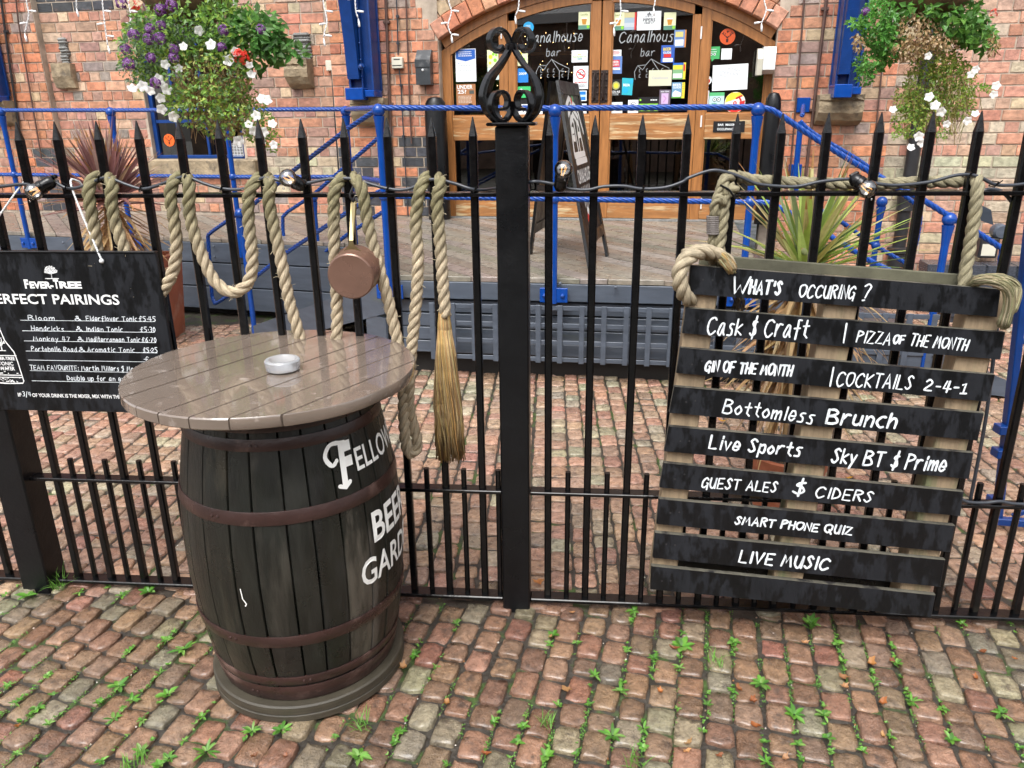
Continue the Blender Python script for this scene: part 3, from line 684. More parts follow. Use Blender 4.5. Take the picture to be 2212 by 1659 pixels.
# stickers and posters on the glass
W_ = (.8, .84, .86); K_ = (.012, .012, .014); BL = (.02, .12, .5); LB = (.02, .38, .75); GRN = (.03, .35, .10); LG = (.25, .62, .04); RD = (.6, .03, .03); YL = (.8, .62, .05); OR_ = (.55, .22, .05); PK = (.5, .25, .5); CR = (.75, .78, .5)
def poster(x0, y0, x1, y1, c, deco=(), round_=False, name='sticker', tilt=0, bare=False):
    a = FA.at(x0, y0, -YF - .03); b_ = FA.at(x1, y1, -YF - .03); y = YF + .031; mb = MB()
    s0, s1, z1, z0 = a.x, b_.x, a.z, b_.z; cx, cz = (s0 + s1) / 2, (z0 + z1) / 2; w_, h = s1 - s0, z1 - z0
    rot = lambda x, z: (cx + (x - cx) * cos(tilt) - (z - cz) * sin(tilt), cz + (x - cx) * sin(tilt) + (z - cz) * cos(tilt))
    P = [(cx + cos(2 * pi * i / 28) * w_ / 2, cz + sin(2 * pi * i / 28) * h / 2) for i in range(28)] if round_ else [(s0, z0), (s1, z0), (s1, z1), (s0, z1)]
    if not bare:
        mb.prism([(rot(*p)[0], y, rot(*p)[1]) for p in P], (0, .002, 0), c); o = mb.build(name, PRN, dor)
    else: o = dor
    m = MB(); yy = y - .0008
    def f(x, z):
        q = rot(x, z); return V((q[0], yy, q[1]))
    for i, dd in enumerate(deco):
        yy = y - .0006 - .0003 * i; k = dd[0]
        if k == 'r': m.quad(f(s0 + dd[1] * w_, z1 - dd[2] * h), f(s0 + dd[3] * w_, z1 - dd[2] * h), f(s0 + dd[3] * w_, z1 - dd[4] * h), f(s0 + dd[1] * w_, z1 - dd[4] * h), dd[5])
        elif k == 'c': 
            q = (s0 + dd[1] * w_, z1 - dd[2] * h); m.add([f(q[0] + cos(2 * pi * j / 20) * dd[3] * w_, q[1] + sin(2 * pi * j / 20) * dd[3] * w_) for j in range(20)], (tuple(range(20)),), dd[4])
        elif k == 'p': m.add([f(s0 + p[0] * w_, z1 - p[1] * h) for p in dd[1]], (tuple(range(len(dd[1]))),), dd[2])
        elif k == 't': printed(m, dd[3], s0 + dd[1] * w_, z1 - dd[2] * h, dd[4] * h, dd[6] * w_ if len(dd) > 6 else None, f, dd[5], off=.02, center=True)
        elif k == 'l':     # lines of small text
            for j in range(dd[5]):
                zz = dd[2] + (dd[4] - dd[2]) * j / max(1, dd[5] - 1); x_ = dd[1]; e = dd[3] - U(0, .18) * (dd[3] - dd[1])
                while x_ < e: q = min(e, x_ + U(.03, .1)); m.quad(f(s0 + x_ * w_, z1 - zz * h), f(s0 + q * w_, z1 - zz * h), f(s0 + q * w_, z1 - (zz + dd[7]) * h), f(s0 + x_ * w_, z1 - (zz + dd[7]) * h), dd[6]); x_ = q + .02
        elif k == 's':     # brush strokes in px-free unit coordinates
            ribbons(m, dd[1], dd[2], lambda x, z: f(s0 + x * w_, z1 - z * h), dd[3]) if 0 else ribbons(m, [[(s0 + x * w_, z1 - z * h) for x, z in st] for st in dd[1]], dd[2], f, dd[3])
    if m.v: m.build('print', PRN, o, fix=False)
    return o
GY = (.45, .47, .5)
poster(983, 106, 1029, 176, W_, [('p', ((.03, .02), (.97, .02), (.97, .3), (.5, .38), (.03, .3)), BL), ('l', .15, .08, .85, .2, 3, W_, .025), ('l', .18, .42, .85, .72, 5, GY, .02), ('r', .12, .42, .16, .44, BL), ('l', .15, .82, .85, .9, 2, GY, .012)], name='notice_poster')
poster(985, 182, 1028, 232, (.38, .17, .07), [('t', .45, .2, 'UNDER', .16, W_, .8), ('t', .3, .4, '25?', .16, W_, .45), ('r', .68, .27, .92, .42, (.08, .09, .08)), ('l', .1, .5, .85, .78, 6, (.7, .6, .5), .025), ('c', .72, .97, .16, K_)], name='age_check_poster')
poster(1069, 48, 1080, 73, W_, [('r', .1, .05, .9, .33, BL), ('c', .35, .5, .2, RD), ('c', .65, .5, .2, YL), ('t', .5, .85, 'VISA', .16, BL, .8)])
poster(1052, 108, 1077, 145, CR, [('c', .3, .4, .18, YL), ('c', .7, .6, .15, LG), ('c', .55, .25, .12, LG), ('c', .25, .75, .12, YL), ('c', .8, .3, .1, LG)], name='leaflet')
poster(1053, 146, 1078, 172, (.6, .75, .7), [('t', .35, .5, 'EN', .3, (.1, .35, .2), .4)], name='leaflet')
poster(1117, 105, 1140, 142, CR, [('c', .3, .3, .15, YL), ('c', .6, .65, .18, LG), ('c', .7, .2, .12, LG)], name='leaflet')
poster(1117, 148, 1141, 178, (.02, .2, .6), [('t', .5, .45, '2009', .16, W_, .7)])
poster(1117, 187, 1146, 211, (.05, .5, .15), [('c', .3, .4, .16, W_)])
poster(1117, 215, 1172, 248, W_, [('t', .5, .8, 'TSGT', .3, K_, .7), ('r', 0, 0, 1, .3, K_)])
poster(1130, 47, 1153, 71, LB, [('l', .25, .3, .75, .7, 4, W_, .05)], round_=True)
poster(1250, 26, 1274, 63, CR, [('t', .5, .2, 'LocAle', .1, (.3, .35, .1), .6), ('p', ((.27, .4), (.73, .4), (.65, .72), (.35, .72)), (.55, .25, .03)), ('r', .25, .33, .75, .4, W_), ('r', 0, .76, 1, 1, (.1, .25, .18)), ('c', .85, .86, .13, LG)], name='ale_sticker')
poster(1235, 109, 1269, 134, W_, [('t', .5, .42, 'Best', .16, YL, .25), ('t', .5, .6, 'Nottinghamshire Pubs', .13, LG, .86), ('t', .5, .82, '2009', .18, (.1, .3, .35), .3)])
poster(1239, 143, 1270, 192, W_, [('c', .5, .35, .32, RD), ('c', .5, .35, .25, W_), ('r', .3, .36, .72, .39, K_), ('s', [[(.3, .25), (.7, .45)]], .012, RD), ('s', [[(.45, .3), (.55, .24), (.62, .3), (.68, .24)]], .006, K_), ('t', .5, .74, 'NO SMOKING', .07, RD, .84), ('l', .12, .8, .88, .9, 3, K_, .018)], name='no_smoking_sign')
poster(1246, 196, 1267, 218, W_, [('r', .1, .08, .9, .92, (.02, .2, .6)), ('r', .1, .4, .9, .6, (.5, .7, .85))])
poster(1254, 224, 1267, 245, W_, [('r', .2, .2, .9, .5, (.02, .25, .7)), ('r', .2, .6, .9, .9, W_)])
poster(1324, 27, 1348, 65, CR, [('p', ((.27, .4), (.73, .4), (.65, .72), (.35, .72)), (.55, .25, .03)), ('r', .25, .33, .75, .4, W_), ('r', 0, .76, 1, 1, (.1, .25, .18)), ('c', .85, .86, .13, LG), ('t', .5, .2, 'LocAle', .1, (.3, .35, .1), .6)], name='ale_sticker')
poster(1349, 27, 1374, 64, (.35, .45, .55), [('r', .84, 0, 1, 1, RD), ('r', 0, 0, .84, .3, (.6, .55, .3)), ('r', 0, .6, .84, .85, (.5, .55, .6))], name='ale_sticker')
poster(1377, 25, 1427, 64, W_, [('t', .5, .55, 'PIPERS', .17, K_, .52), ('t', .5, .68, 'CRISP C\u00ba', .1, K_, .42), ('s', [[(.5, .06), (.48, .3)], [(.42, .16), (.5, .13), (.57, .18)]], .007, K_), ('s', [[(.3, .32), (.48, .18)], [(.36, .34), (.47, .22)], [(.66, .32), (.53, .18)], [(.6, .34), (.53, .22)]], .004, GY), ('t', .5, .9, 'Friends of fine tastes', .05, GY, .6)], name='crisp_poster')
poster(1435, 27, 1459, 64, CR, [('p', ((.27, .4), (.73, .4), (.65, .72), (.35, .72)), (.55, .25, .03)), ('r', .25, .33, .75, .4, W_), ('r', 0, .76, 1, 1, (.1, .25, .18)), ('c', .85, .86, .13, LG)], name='ale_sticker')
poster(1318, 108, 1342, 121, W_, [('l', .1, .2, .9, .6, 3, RD, .12)])
poster(1318, 122, 1343, 159, (.12, .22, .5), [('r', .12, .2, .8, .6, RD), ('t', .48, .38, 'BEER', .12, W_, .5), ('t', .48, .52, 'GUIDE', .1, W_, .5), ('r', .08, .65, .85, .78, W_)], name='guide_sticker')
poster(1318, 172, 1343, 206, K_, [('c', .5, .38, .32, (.35, .38, .15)), ('c', .5, .38, .2, YL), ('t', .5, .82, 'REAL ALE', .12, W_, .7), ('l', .2, .87, .8, .95, 2, W_, .02)], name='ale_sticker')
poster(1343, 169, 1366, 205, (.03, .4, .5), [('t', .45, .48, 'BEER', .14, W_, .6), ('c', .35, .72, .24, LB), ('r', .7, .1, .95, .3, LB)], name='guide_sticker', tilt=-.06)
poster(1316, 221, 1344, 249, (.7, .76, .74), [('c', .5, .5, .36, GY), ('c', .5, .5, .34, (.7, .76, .74)), ('l', .3, .42, .7, .6, 3, GY, .04)])
poster(1357, 216, 1378, 249, W_, [('c', .5, .5, .08, K_), ('s', [[(.25, .25), (.5, .12), (.75, .25), (.5, .3), (.25, .25)], [(.3, .35), (.7, .35)]], .005, K_), ('l', .15, .88, .85, .93, 2, GY, .02)])
poster(1378, 210, 1422, 247, K_, [('r', .04, .38, .96, .8, LG), ('t', .5, .6, 'FOOD HYGIENE RATING', .1, K_, .86), ('c', .12, .16, .05, LG), ('l', .6, .14, .92, .2, 1, W_, .06)], name='hygiene_rating_sticker')
poster(1425, 194, 1447, 231, (.13, .1, .14), [('r', .18, .2, .82, .82, (.55, .4, .62)), ('t', .5, .14, 'REAL CIDER', .07, W_, .76), ('t', .5, .97, 'SOLD HERE', .07, W_, .8), ('s', [[(.4, .35), (.6, .5), (.4, .7)]], .01, PK)], name='cider_sticker')
poster(1429, 98, 1456, 135, (.03, .1, .42), [('t', .45, .3, 'BEER', .16, YL, .6), ('t', .45, .48, 'GUIDE', .12, W_, .6), ('r', .2, .5, .75, .7, RD), ('r', .15, .74, .9, .95, W_)], name='guide_sticker')
poster(1457, 65, 1481, 102, (.15, .25, .5), [('r', .1, .1, .75, .4, (.6, .55, .2)), ('r', .1, .55, .8, .9, W_), ('r', .88, 0, 1, 1, OR_)], name='guide_sticker')
poster(1454, 136, 1475, 171, (.2, .4, .2), [('r', 0, 0, 1, .12, BL), ('r', .05, .15, .9, .4, YL), ('r', .05, .65, .9, .9, W_)], name='guide_sticker')
poster(1476, 135, 1480, 171, YL, [('r', .2, .1, .8, .5, RD)])
poster(1452, 178, 1472, 212, (.15, .3, .45), [('t', .5, .22, 'BEER', .13, W_, .8), ('t', .5, .38, 'GUIDE', .13, W_, .8), ('p', ((.1, .95), (.1, .65), (.35, .5), (.9, .65), (.9, .95)), W_), ('r', 0, .9, 1, 1, (.1, .3, .05))], name='guide_sticker')
poster(1473, 178, 1478, 212, YL, [('l', .3, .1, .7, .8, 6, K_, .03)])
poster(1402, 152, 1450, 185, (.62, .6, .45), [('t', .5, .55, 'Canalhouse', .14, GY, .7)], name='notice_poster')
poster(1556, 62, 1587, 96, (.7, .12, .03), [('c', .5, .5, .46, (.62, .09, .02))], round_=True)
m = MB(); c_ = FA.at(1571.5, 79, -YF - .03); stag(m, c_.x, c_.z, .068, YF + .0295, (.06, .015, .01)); m.build('print', PRN, dor, fix=False)
poster(1527, 101, 1554, 127, (.06, .38, .12), [('c', .38, .62, .09, W_), ('c', .62, .62, .09, W_), ('c', .38, .62, .05, K_), ('c', .62, .62, .05, K_), ('l', .15, .2, .85, .4, 2, W_, .05), ('p', ((.38, 1), (.62, 1), (.45, 1.22)), (.06, .38, .12))])
poster(1559, 105, 1580, 128, W_)
poster(1541, 140, 1613, 194, W_, [('l', .2, .14, .82, .44, 7, GY, .028), ('t', .5, .72, 'THANK YOU', .05, GY, .3), ('t', .5, .8, 'CASTLE ROCK', .05, GY, .4)], name='paper_notice', tilt=.035)
poster(1518, 164, 1537, 183, W_, [('c', .4, .42, .24, RD), ('c', .6, .58, .24, RD), ('c', .5, .5, .09, K_)], round_=True, name='poppy_sticker')
poster(1516, 187, 1530, 195, (.02, .2, .6), tilt=-.2)
poster(1515, 196, 1530, 230, W_, [('c', .4, .14, .2, RD), ('c', .65, .14, .2, YL), ('t', .5, .45, 'VISA', .1, BL, .6), ('t', .5, .66, 'VISA', .1, BL, .6), ('c', .4, .86, .2, RD), ('c', .65, .86, .2, (.02, .2, .6))])
poster(1533, 200, 1563, 230, (.5, .7, .72), [('r', 0, 0, 1, .24, (.1, .45, .18)), ('c', .36, .5, .14, K_), ('c', .64, .5, .14, K_), ('c', .36, .5, .1, W_), ('c', .64, .5, .1, W_), ('c', .36, .5, .04, K_), ('c', .64, .5, .04, K_), ('t', .35, .85, 'trip', .14, GRN, .35)])
poster(1567, 199, 1608, 244, (.78, .76, .7), [('p', ((.02, .5), (.08, .22), (.3, .03), (.7, .03), (.9, .2)), YL), ('p', ((.1, .85), (.4, .6), (.95, .62), (.9, .85), (.5, .99)), RD), ('p', ((.72, .45), (.98, .4), (.95, .68), (.72, .6)), RD), ('s', [[(.55, .3), (.8, .18)], [(.68, .24), (.78, .4)]], .014, RD), ('c', .5, .52, .09, RD), ('c', .5, .52, .03, W_)], round_=True)
poster(1541, 262, 1607, 285, K_, [('t', .5, .42, 'BAR  MAXIMUM', .2, W_, .7), ('t', .5, .82, 'OCCUPANCY 257', .2, W_, .74)], name='occupancy_sign')
for o_ in [o for o in dor.children if o.name.startswith('occupancy_sign')]: o_.location.y = -.034
# etched lettering and house drawing on both leaves
for nm, (cx0, cw, bx0, hx0) in {'l': (1138, 118, 1180, 1160), 'r': (1337, 128, 1384, 1372)}.items():
    y = YF + .0335; m = MB(); f = lambda x, z: V((x, y, z))
    a = FA.at(cx0, 92, -.06); b_ = FA.at(cx0 + cw, 92, -.06); ribbons(m, strokes('Canalhouse', a.x, a.z, .085, b_.x - a.x, .15, .1), .0085, f, (.33, .35, .36))
    a = FA.at(bx0, 121, -.06); b_ = FA.at(bx0 + 29, 121, -.06); ribbons(m, strokes('bar', a.x, a.z, .06, b_.x - a.x, .1, .1), .006, f, (.3, .32, .33))
    P0 = FA.at(hx0, 172, -.06); q = .0045
    hs_ = [[(0, 0), (-2, 14), (4, 26), (20, 27), (30, 38), (44, 30), (66, 20), (64, 0)], [(30, 38), (46, 16), (62, 14)], [(46, 16), (46, 0)], [(4, 26), (14, 18), (20, 27)], [(20, 27), (16, 20)]]
    hs_ += [[(x, y_), (x - 2.5, y_ - 1), (x - 2.5, y_ - 6), (x, y_ - 6)] for x in (10, 24, 36, 54) for y_ in (10, 20)]
    ribbons(m, [[(P0.x + a_ * q, P0.z + b2 * q) for a_, b2 in s_] for s_ in hs_], .0055, f, (.27, .29, .3))
    m.build('etched_drawing', PRN, dor, fix=False)
# back bar glimpsed through the left side light
m = MB(); 
for z in (1.72, 2.02, 2.25): m.box((DS0 + .0, 1.6, z), (DS0 + 1.05, 1.85, z + .015))
for x in (0.02, .35, .68, 1.0): m.box((DS0 + x, 1.86, 1.4), (DS0 + x + .02, 1.88, 2.5))
shf = tag(m.build('back_bar_shelf', mat('lit_shelf', (.5, .3, .1), .5, bump=0, var=.1), frame=FA), 'warm lit back bar shelves seen through the left side light', 'shelf')
bm2 = MB(); bm2.lathe([(.028, 0), (.03, .01), (.03, .13), (.012, .17), (.012, .22)], 12)
for i in range(18):
    o = bm2.build('bottle', mat('bottle_glass_%d' % i, random.choice(((.3, .16, .02), (.4, .3, .1), (.05, .12, .04), (.3, .25, .2), (.25, .05, .02))), .15, bump=0, var=.05), frame=FA)
    o.matrix_world = FA.m @ Mx.Translation((DS0 + .07 + .16 * (i % 6) + U(-.02, .02), 1.7, (1.737, 2.037, 2.267)[i // 6])); tag(o, '%s bottle from the left on the %s back bar shelf behind the side light' % (('first', 'second', 'third', 'fourth', 'fifth', 'sixth')[i % 6], ('lowest', 'middle', 'highest')[i // 6]), 'bottle', 'bottles on the back bar')
m = MB()
for i in range(60): m.ball((DS0 + U(0, 1.1), 1.86, U(1.7, 2.5)), .005, 5)
lt = tag(m.build('back_bar_lights', WARM, frame=FA), 'tiny warm lights around the back bar shelves', 'lights', kind='stuff')

# ================================================================== fixtures on the wall
def wp(px, py, d=.075): q = FA.at(px, py, d); return q
def corbel(x0, y0, x1, y1, d, label, cement=None, rnd=True):
    t = thing('stone_corbel', label, 'corbel', FA, 'stone corbels in the pub wall')
    a = FA.at(x0, y0, d); b = FA.at(x1, y1, d); z1, z0 = a.z, b.z; h = z1 - z0; D_ = .2; s0, s1 = a.x, b.x
    prof = [(0, z1), (-D_, z1), (-D_, z1 - h * .18), (-D_ * .93, z1 - h * .22), (-D_ * 1.0, z1 - h * .35), (-D_ * .95, z1 - h * .6), (-D_ * .7, z1 - h * .85), (-D_ * .3, z0), (0, z0)] if rnd else [(0, z1), (-D_ * .6, z1), (-D_ * .62, z1 - h * .5), (-D_ * .45, z0 + .02), (0, z0)]
    m = MB(); n = 7; NN = len(prof); rd = random.Random(int(x0)); vs = []
    for i in range(n):
        s = s0 + (s1 - s0) * i / (n - 1); e = .012 if i in (0, n - 1) else 0
        for j, (y, z) in enumerate(prof): vs.append((s + rd.uniform(-.006, .006), -d + .03 + y + e + rd.uniform(-.009, .009) * (0 < j < NN - 1), z + rd.uniform(-.007, .007)))
    fs = [(i * NN + j, (i + 1) * NN + j, (i + 1) * NN + j + 1, i * NN + j + 1) for i in range(n - 1) for j in range(NN - 1)] + [tuple(range(NN)), tuple(range((n - 1) * NN, n * NN))]
    m.add(vs, fs); m.build('stone_block', STONE, t)
    if cement:
        c = FA.at(cement[0], cement[1], d); e = FA.at(cement[2], cement[3], d); m = MB(); k = 9
        for i in range(k):
            z = e.z + (c.z - e.z) * i / k; zz = e.z + (c.z - e.z) * (i + 1) / k + .01
            m.box((c.x + rd.uniform(-.01, .015), -d - .028 - rd.uniform(0, .018), z), (e.x + rd.uniform(-.015, .01), .04, zz), .018)
        m.build('cement_fillet', CEM, t)
    return t
corbel(120, 138, 172, 194, 0, 'rough pale stone stub under a cement patch at the far left of the wall', (127, 84, 156, 140), False)
corbel(627, 130, 681, 191, 0, 'weathered rounded stone corbel left of the doorway without any ironwork on it', (634, 74, 676, 134))
corbel(768, 213, 843, 271, .075, 'sandstone corbel carrying the blue iron bracket left of the doorway')
corbel(1765, 205, 1853, 270, .075, 'stained stone corbel carrying the blue iron bracket right of the doorway')
corbel(-25, 218, 42, 272, .075, 'stone corbel under the blue iron bracket at the left edge')
def bracket(xa0, xa1, ytop, dirn, label):
    t = thing('iron_bracket', label, 'bracket', FA, 'blue iron canopy brackets'); d = .085
    a = FA.at(xa0, ytop, d); b = FA.at(xa1, ytop, d); s0, s1, z0 = a.x, b.x, a.z; sm = (s0 + s1) / 2; ww = (s1 - s0)
    m = MB(); m.box((s0, -.10, z0), (s0 + .02, -.30, 3.9), .003); m.box((s1 - .02, -.10, z0), (s1, -.30, 3.9), .003); m.box((s0 + .02, -.23, z0), (s1 - .02, -.25, 3.9)); m.box((s0 + ww * .52, -.25, z0), (s0 + ww * .58, -.305, 3.9), .003); m.box((s0 - .01, -.095, z0), (s1 + .01, -.12, 3.9), .003); m.build('column', STEEL if 0 else STEELD, t)
    sc_ = sm; sm = s0 + ww * .30; m = MB(); P = crom([(sm, -.30, z0 + .1), (sm, -.34, z0 + .5), (sm, -.45, z0 + 1.0), (sm, -.75, z0 + 1.55), (sm, -1.3, z0 + 2.0)], 6)
    for p, q in zip(P, P[1:]):
        p = V(p); q = V(q); dd = (q - p).normalized(); nn = V((0, dd.z, -dd.y)) * .05
        m.prism([p - nn + V((-ww * .26, 0, 0)), q - nn + V((-ww * .26, 0, 0)), q + nn + V((-ww * .26, 0, 0)), p + nn + V((-ww * .26, 0, 0))], (ww * .46, 0, 0))
    m.build('curved_strut', STEELD, t)
    sm = sc_; m = MB(); m.box((s0 - .012, -.12, z0 - .085), (s0 + ww * .66, -.38, z0 + .02), .006); m.box((s0 + ww * .661, -.12, z0 - .06), (s1 + .012, -.34, z0 + .0), .006); m.build('shoe', STEEL, t)
    m = MB(); m.lathe([(.03, 0), (.03, .025)], 6, M=Mx.Translation((sm + .03, -.33, z0 + .2)) @ Mx.Rotation(pi / 2, 4, 'X')); m.ball((sm + .03, -.365, z0 + .2), .02, 8); m.build('bolt', STEELD, t)
    rvm = MB(); rvm.ball((0, 0, 0), .011, 8)
    me = rvm.mesh('rivet'); me.materials.append(STEELD)
    for i in range(9): inst(me, 'rivet', t, Mx.Translation((s0 + ww * .55, -.306, z0 + .12 + i * .14)))
bracket(774, 826, 197, 1, 'dark blue riveted iron bracket rising from the corbel left of the doorway')
bracket(1792, 1844, 190, 1, 'dark blue iron bracket on the stained corbel between the doorway and the right flower basket')
bracket(-20, 24, 208, 1, 'dark blue iron bracket cut off by the left edge')
def conduit(P, r, m, label, name='conduit', clips=(), cat='pipe', grp=None):
    t = thing(name, label, cat, FA, grp); b = MB(); Q = [FA.at(*p) for p in P]; b.tube(Q, r, 8); b.build('pipe', m, t)
    for p in clips:
        q = FA.at(*p); b = MB(); b.box((q.x - r * 2.2, q.y - r * .8, q.z - .012), (q.x + r * 2.2, q.y + .02, q.z + .012), .003); b.build('clip', m, t)
    return t
D1 = .10
conduit([(831, -60, D1), (835, 48, D1), (842, 240, D1), (850, 464, D1)], .014, BRNP, 'brown painted pipe on the pier between the blue bracket and the small white box', clips=[(835, 48, D1), (842, 225, D1)])
conduit([(853, -60, D1), (858, 35, D1), (860, 120, D1)], .006, RUBB, 'black cable running down the pier into the small white box', 'wall_cable', clips=[(858, 35, D1), (859, 93, D1)], cat='cable')
conduit([(862, 148, D1), (866, 184, D1), (872, 300, D1), (882, 468, D1)], .006, RUBB, 'black cable leaving the small white box towards the deck', 'wall_cable', clips=[(866, 184, D1), (871, 295, D1), (878, 440, D1)], cat='cable')
conduit([(875, -60, D1), (879, 60, D1), (886, 250, D1), (889, 310, D1)], .008, BRNP, 'thin brown conduit just left of the black cigarette bin', clips=[])
conduit([(1741, -50, D1), (1728, 120, D1), (1705, 390, D1)], .008, BRNP, 'thin dark conduit right of the doorway beside the blue wall plate', clips=[])
conduit([(1790, -50, D1), (1783, 20, D1), (1757, 240, D1), (1738, 400, D1)], .014, BRNP, 'brown painted pipe left of the stained corbel on the right', clips=[(1782, 19, D1), (1757, 238, D1)])
conduit([(-3, -40, D1), (18, 120, D1), (45, 300, D1), (75, 460, D1)], .011, IRON, 'dark pipe beside the blue bracket at the left edge', clips=[(12, 68, D1)])
conduit([(30, -40, D1), (40, 50, D1), (62, 180, D1), (90, 345, D1)], .008, BRNP, 'thin dark conduit on the orange pier at the far left', clips=[])
conduit([(1914, 60, D1), (1897, 230, D1), (1890, 300, D1)], .007, BRNP, 'thin dark conduit between the right bracket and the flower basket', clips=[])
conduit([(706, -50, .01), (719, 190, .01), (735, 420, .01)], .008, IRON, 'black cable down the wall just left of the blue bracket', 'wall_cable', cat='cable')
# small boxes
t = thing('junction_box', 'small ivory box on the pier with cables above and below', 'junction box', FA); a = FA.at(847, 124, .1); b = FA.at(872, 148, .1)
m = MB(); m.box((a.x, -.13, b.z), (b.x, -.075, a.z), .006); bb = m.build('cover', IVORY, t); m = MB(); cx = (a.x + b.x) / 2
m.quad((cx - .03, -.1305, a.z - .015), (cx + .03, -.1305, a.z - .015), (cx + .03, -.1305, a.z - .025), (cx - .03, -.1305, a.z - .025), K_); m.quad((cx - .045, -.1305, b.z + .02), (cx + .045, -.1305, b.z + .02), (cx + .045, -.1305, b.z + .03), (cx - .045, -.1305, b.z + .03), K_)
m.build('marking', PRN, bb, fix=False)
a = FA.at(705, 131, .02); b = FA.at(720, 153, .02); m = MB(); m.box((a.x, -.05, b.z), (b.x, -.0, a.z), .005); tag(m.build('alarm_box', IVORY, frame=FA), 'little ivory box half way up the wall beside the weathered corbel', 'junction box')
t = thing('cigarette_bin', 'worn black metal cigarette bin fixed to the pier left of the doorway', 'cigarette bin', FA)
a = FA.at(899, 108, .12); b = FA.at(934, 183, .12); za_, zb_ = a.z, b.z; m = MB(); m.prism([(a.x, -.08, zb_), (a.x, -.17, zb_), (a.x, -.17, za_ - .085), (a.x, -.10, za_), (a.x, -.08, za_)], (b.x - a.x, 0, 0)); WM_ = mat('worn_black_metal', (.035, .04, .045), .35, var=.3, vs=9, bump=.1, col2=(.12, .12, .12), c2t=(.55, .68), c2s=9); m.build('bin_body', WM_, t)
m = MB(); m.box((a.x - .004, -.178, za_ - .15), (b.x + .004, -.1705, za_ - .085), .002); m.build('stub_slot', WM_, t); m = MB(); m.ball(((a.x + b.x) / 2, -.172, za_ - .175), .012, 10); m.build('lock', WIRE, t)
t = thing('emergency_light', 'white wedge shaped plastic light mounted on the jamb right of the doors', 'wall light', FA)
a = FA.at(1630, 102, .04); b = FA.at(1661, 160, .04); m = MB(); z0, z1 = b.z, a.z
m.prism([(DS1 - .005, -.02, z0), (DS1 - .005, -.16, z0 + .03), (DS1 - .005, -.17, z1 - .06), (DS1 - .005, -.13, z1 - .005), (DS1 - .005, -.02, z1)], (-.1, 0, 0)); m.build('cover', WIRE, t); m = MB(); m.prism([(DS1 - .106, -.02, z0 - .01), (DS1 - .106, -.13, z0 - .01), (DS1 - .106, -.15, z1 - .1), (DS1 - .106, -.09, z1 - .02), (DS1 - .106, -.02, z1 - .01)], (-.045, 0, 0)); m.build('diffuser', IVORY, t)
# guard stones either side of the doorway
for x0, x1, yt, lab in ((914, 960, 209, 'tall black painted round-topped guard post left of the doors'), (1656, 1692, 199, 'tall black painted round-topped guard post right of the doors')):
    a = FA.at(x0, yt, .2); b = FA.at(x1, yt, .2); m = MB(); cx = (a.x + b.x) / 2; r = (b.x - a.x) / 2; zt_ = a.z
    m.lathe([(r * 1.05, ZD - .0), (r * 1.02, ZD + .3), (r, zt_ - .12), (r * .9, zt_ - .05), (r * .6, zt_ - .01), (.01, zt_)], 20, (cx, -.16, 0)); o = m.build('guard_post', BLKM, frame=FA, smooth='auto'); tag(o, lab, 'guard post')
# rainwater pipe on the right
t = thing('drainpipe', 'thick black cast iron drainpipe at the right of the wall with a socket joint', 'drainpipe', FA); d = .09
a = FA.at(2002, 120, d); b = FA.at(1947, 520, d); sx = (a.x + b.x) / 2; m = MB(); zj = FA.at(1944, 432, d).z; zk = FA.at(1938, 535, d).z
m.tube([(sx, -d, zk), (sx, -d, 3.7)], .055, 16); m.build('pipe', IRON, t, smooth='auto'); m = MB(); m.lathe([(.056, zj - .09), (.075, zj - .085), (.07, zj - .05), (.075, zj + .05), (.085, zj + .06), (.085, zj + .08), (.056, zj + .085)], 16, (sx, -d, 0)); m.build('socket_joint', IRON, t, smooth='auto')
m = MB(); m.lathe([(.08, zk - .3), (.08, zk - .05), (.095, zk - .04), (.095, zk), (.06, zk + .01)], 16, (sx, -d, 0)); m.build('drain_shoe', IRON, t, smooth='auto')
t = thing('floodlight', 'small grey floodlight on a bracket low on the wall at the right', 'floodlight', FA); a = FA.at(2160, 500, .15); m = MB(); m.lathe([(.06, 0), (.065, .02), (.065, .1), (.05, .12)], 16, M=Mx.Translation((a.x, -.08, a.z)) @ Mx.Rotation(pi / 2, 4, 'X')); m.build('sensor', GREY, t)
m = MB(); m.bar((a.x, -.1, a.z), (a.x - .02, -.1, a.z - .22), .03, .02); m.build('arm', IRON, t); b = FA.at(2138, 535, .2); m = MB(); m.box((b.x - .08, -.2, b.z - .09), (b.x + .07, -.1, b.z + .08), .01); lh = m.build('lamp_housing', IRON, t); m = MB(); m.quad((b.x - .06, -.2015, b.z - .07), (b.x + .05, -.2015, b.z - .07), (b.x + .05, -.2015, b.z + .03), (b.x - .06, -.2015, b.z + .03)); m.build('lens', IVORY, lh)

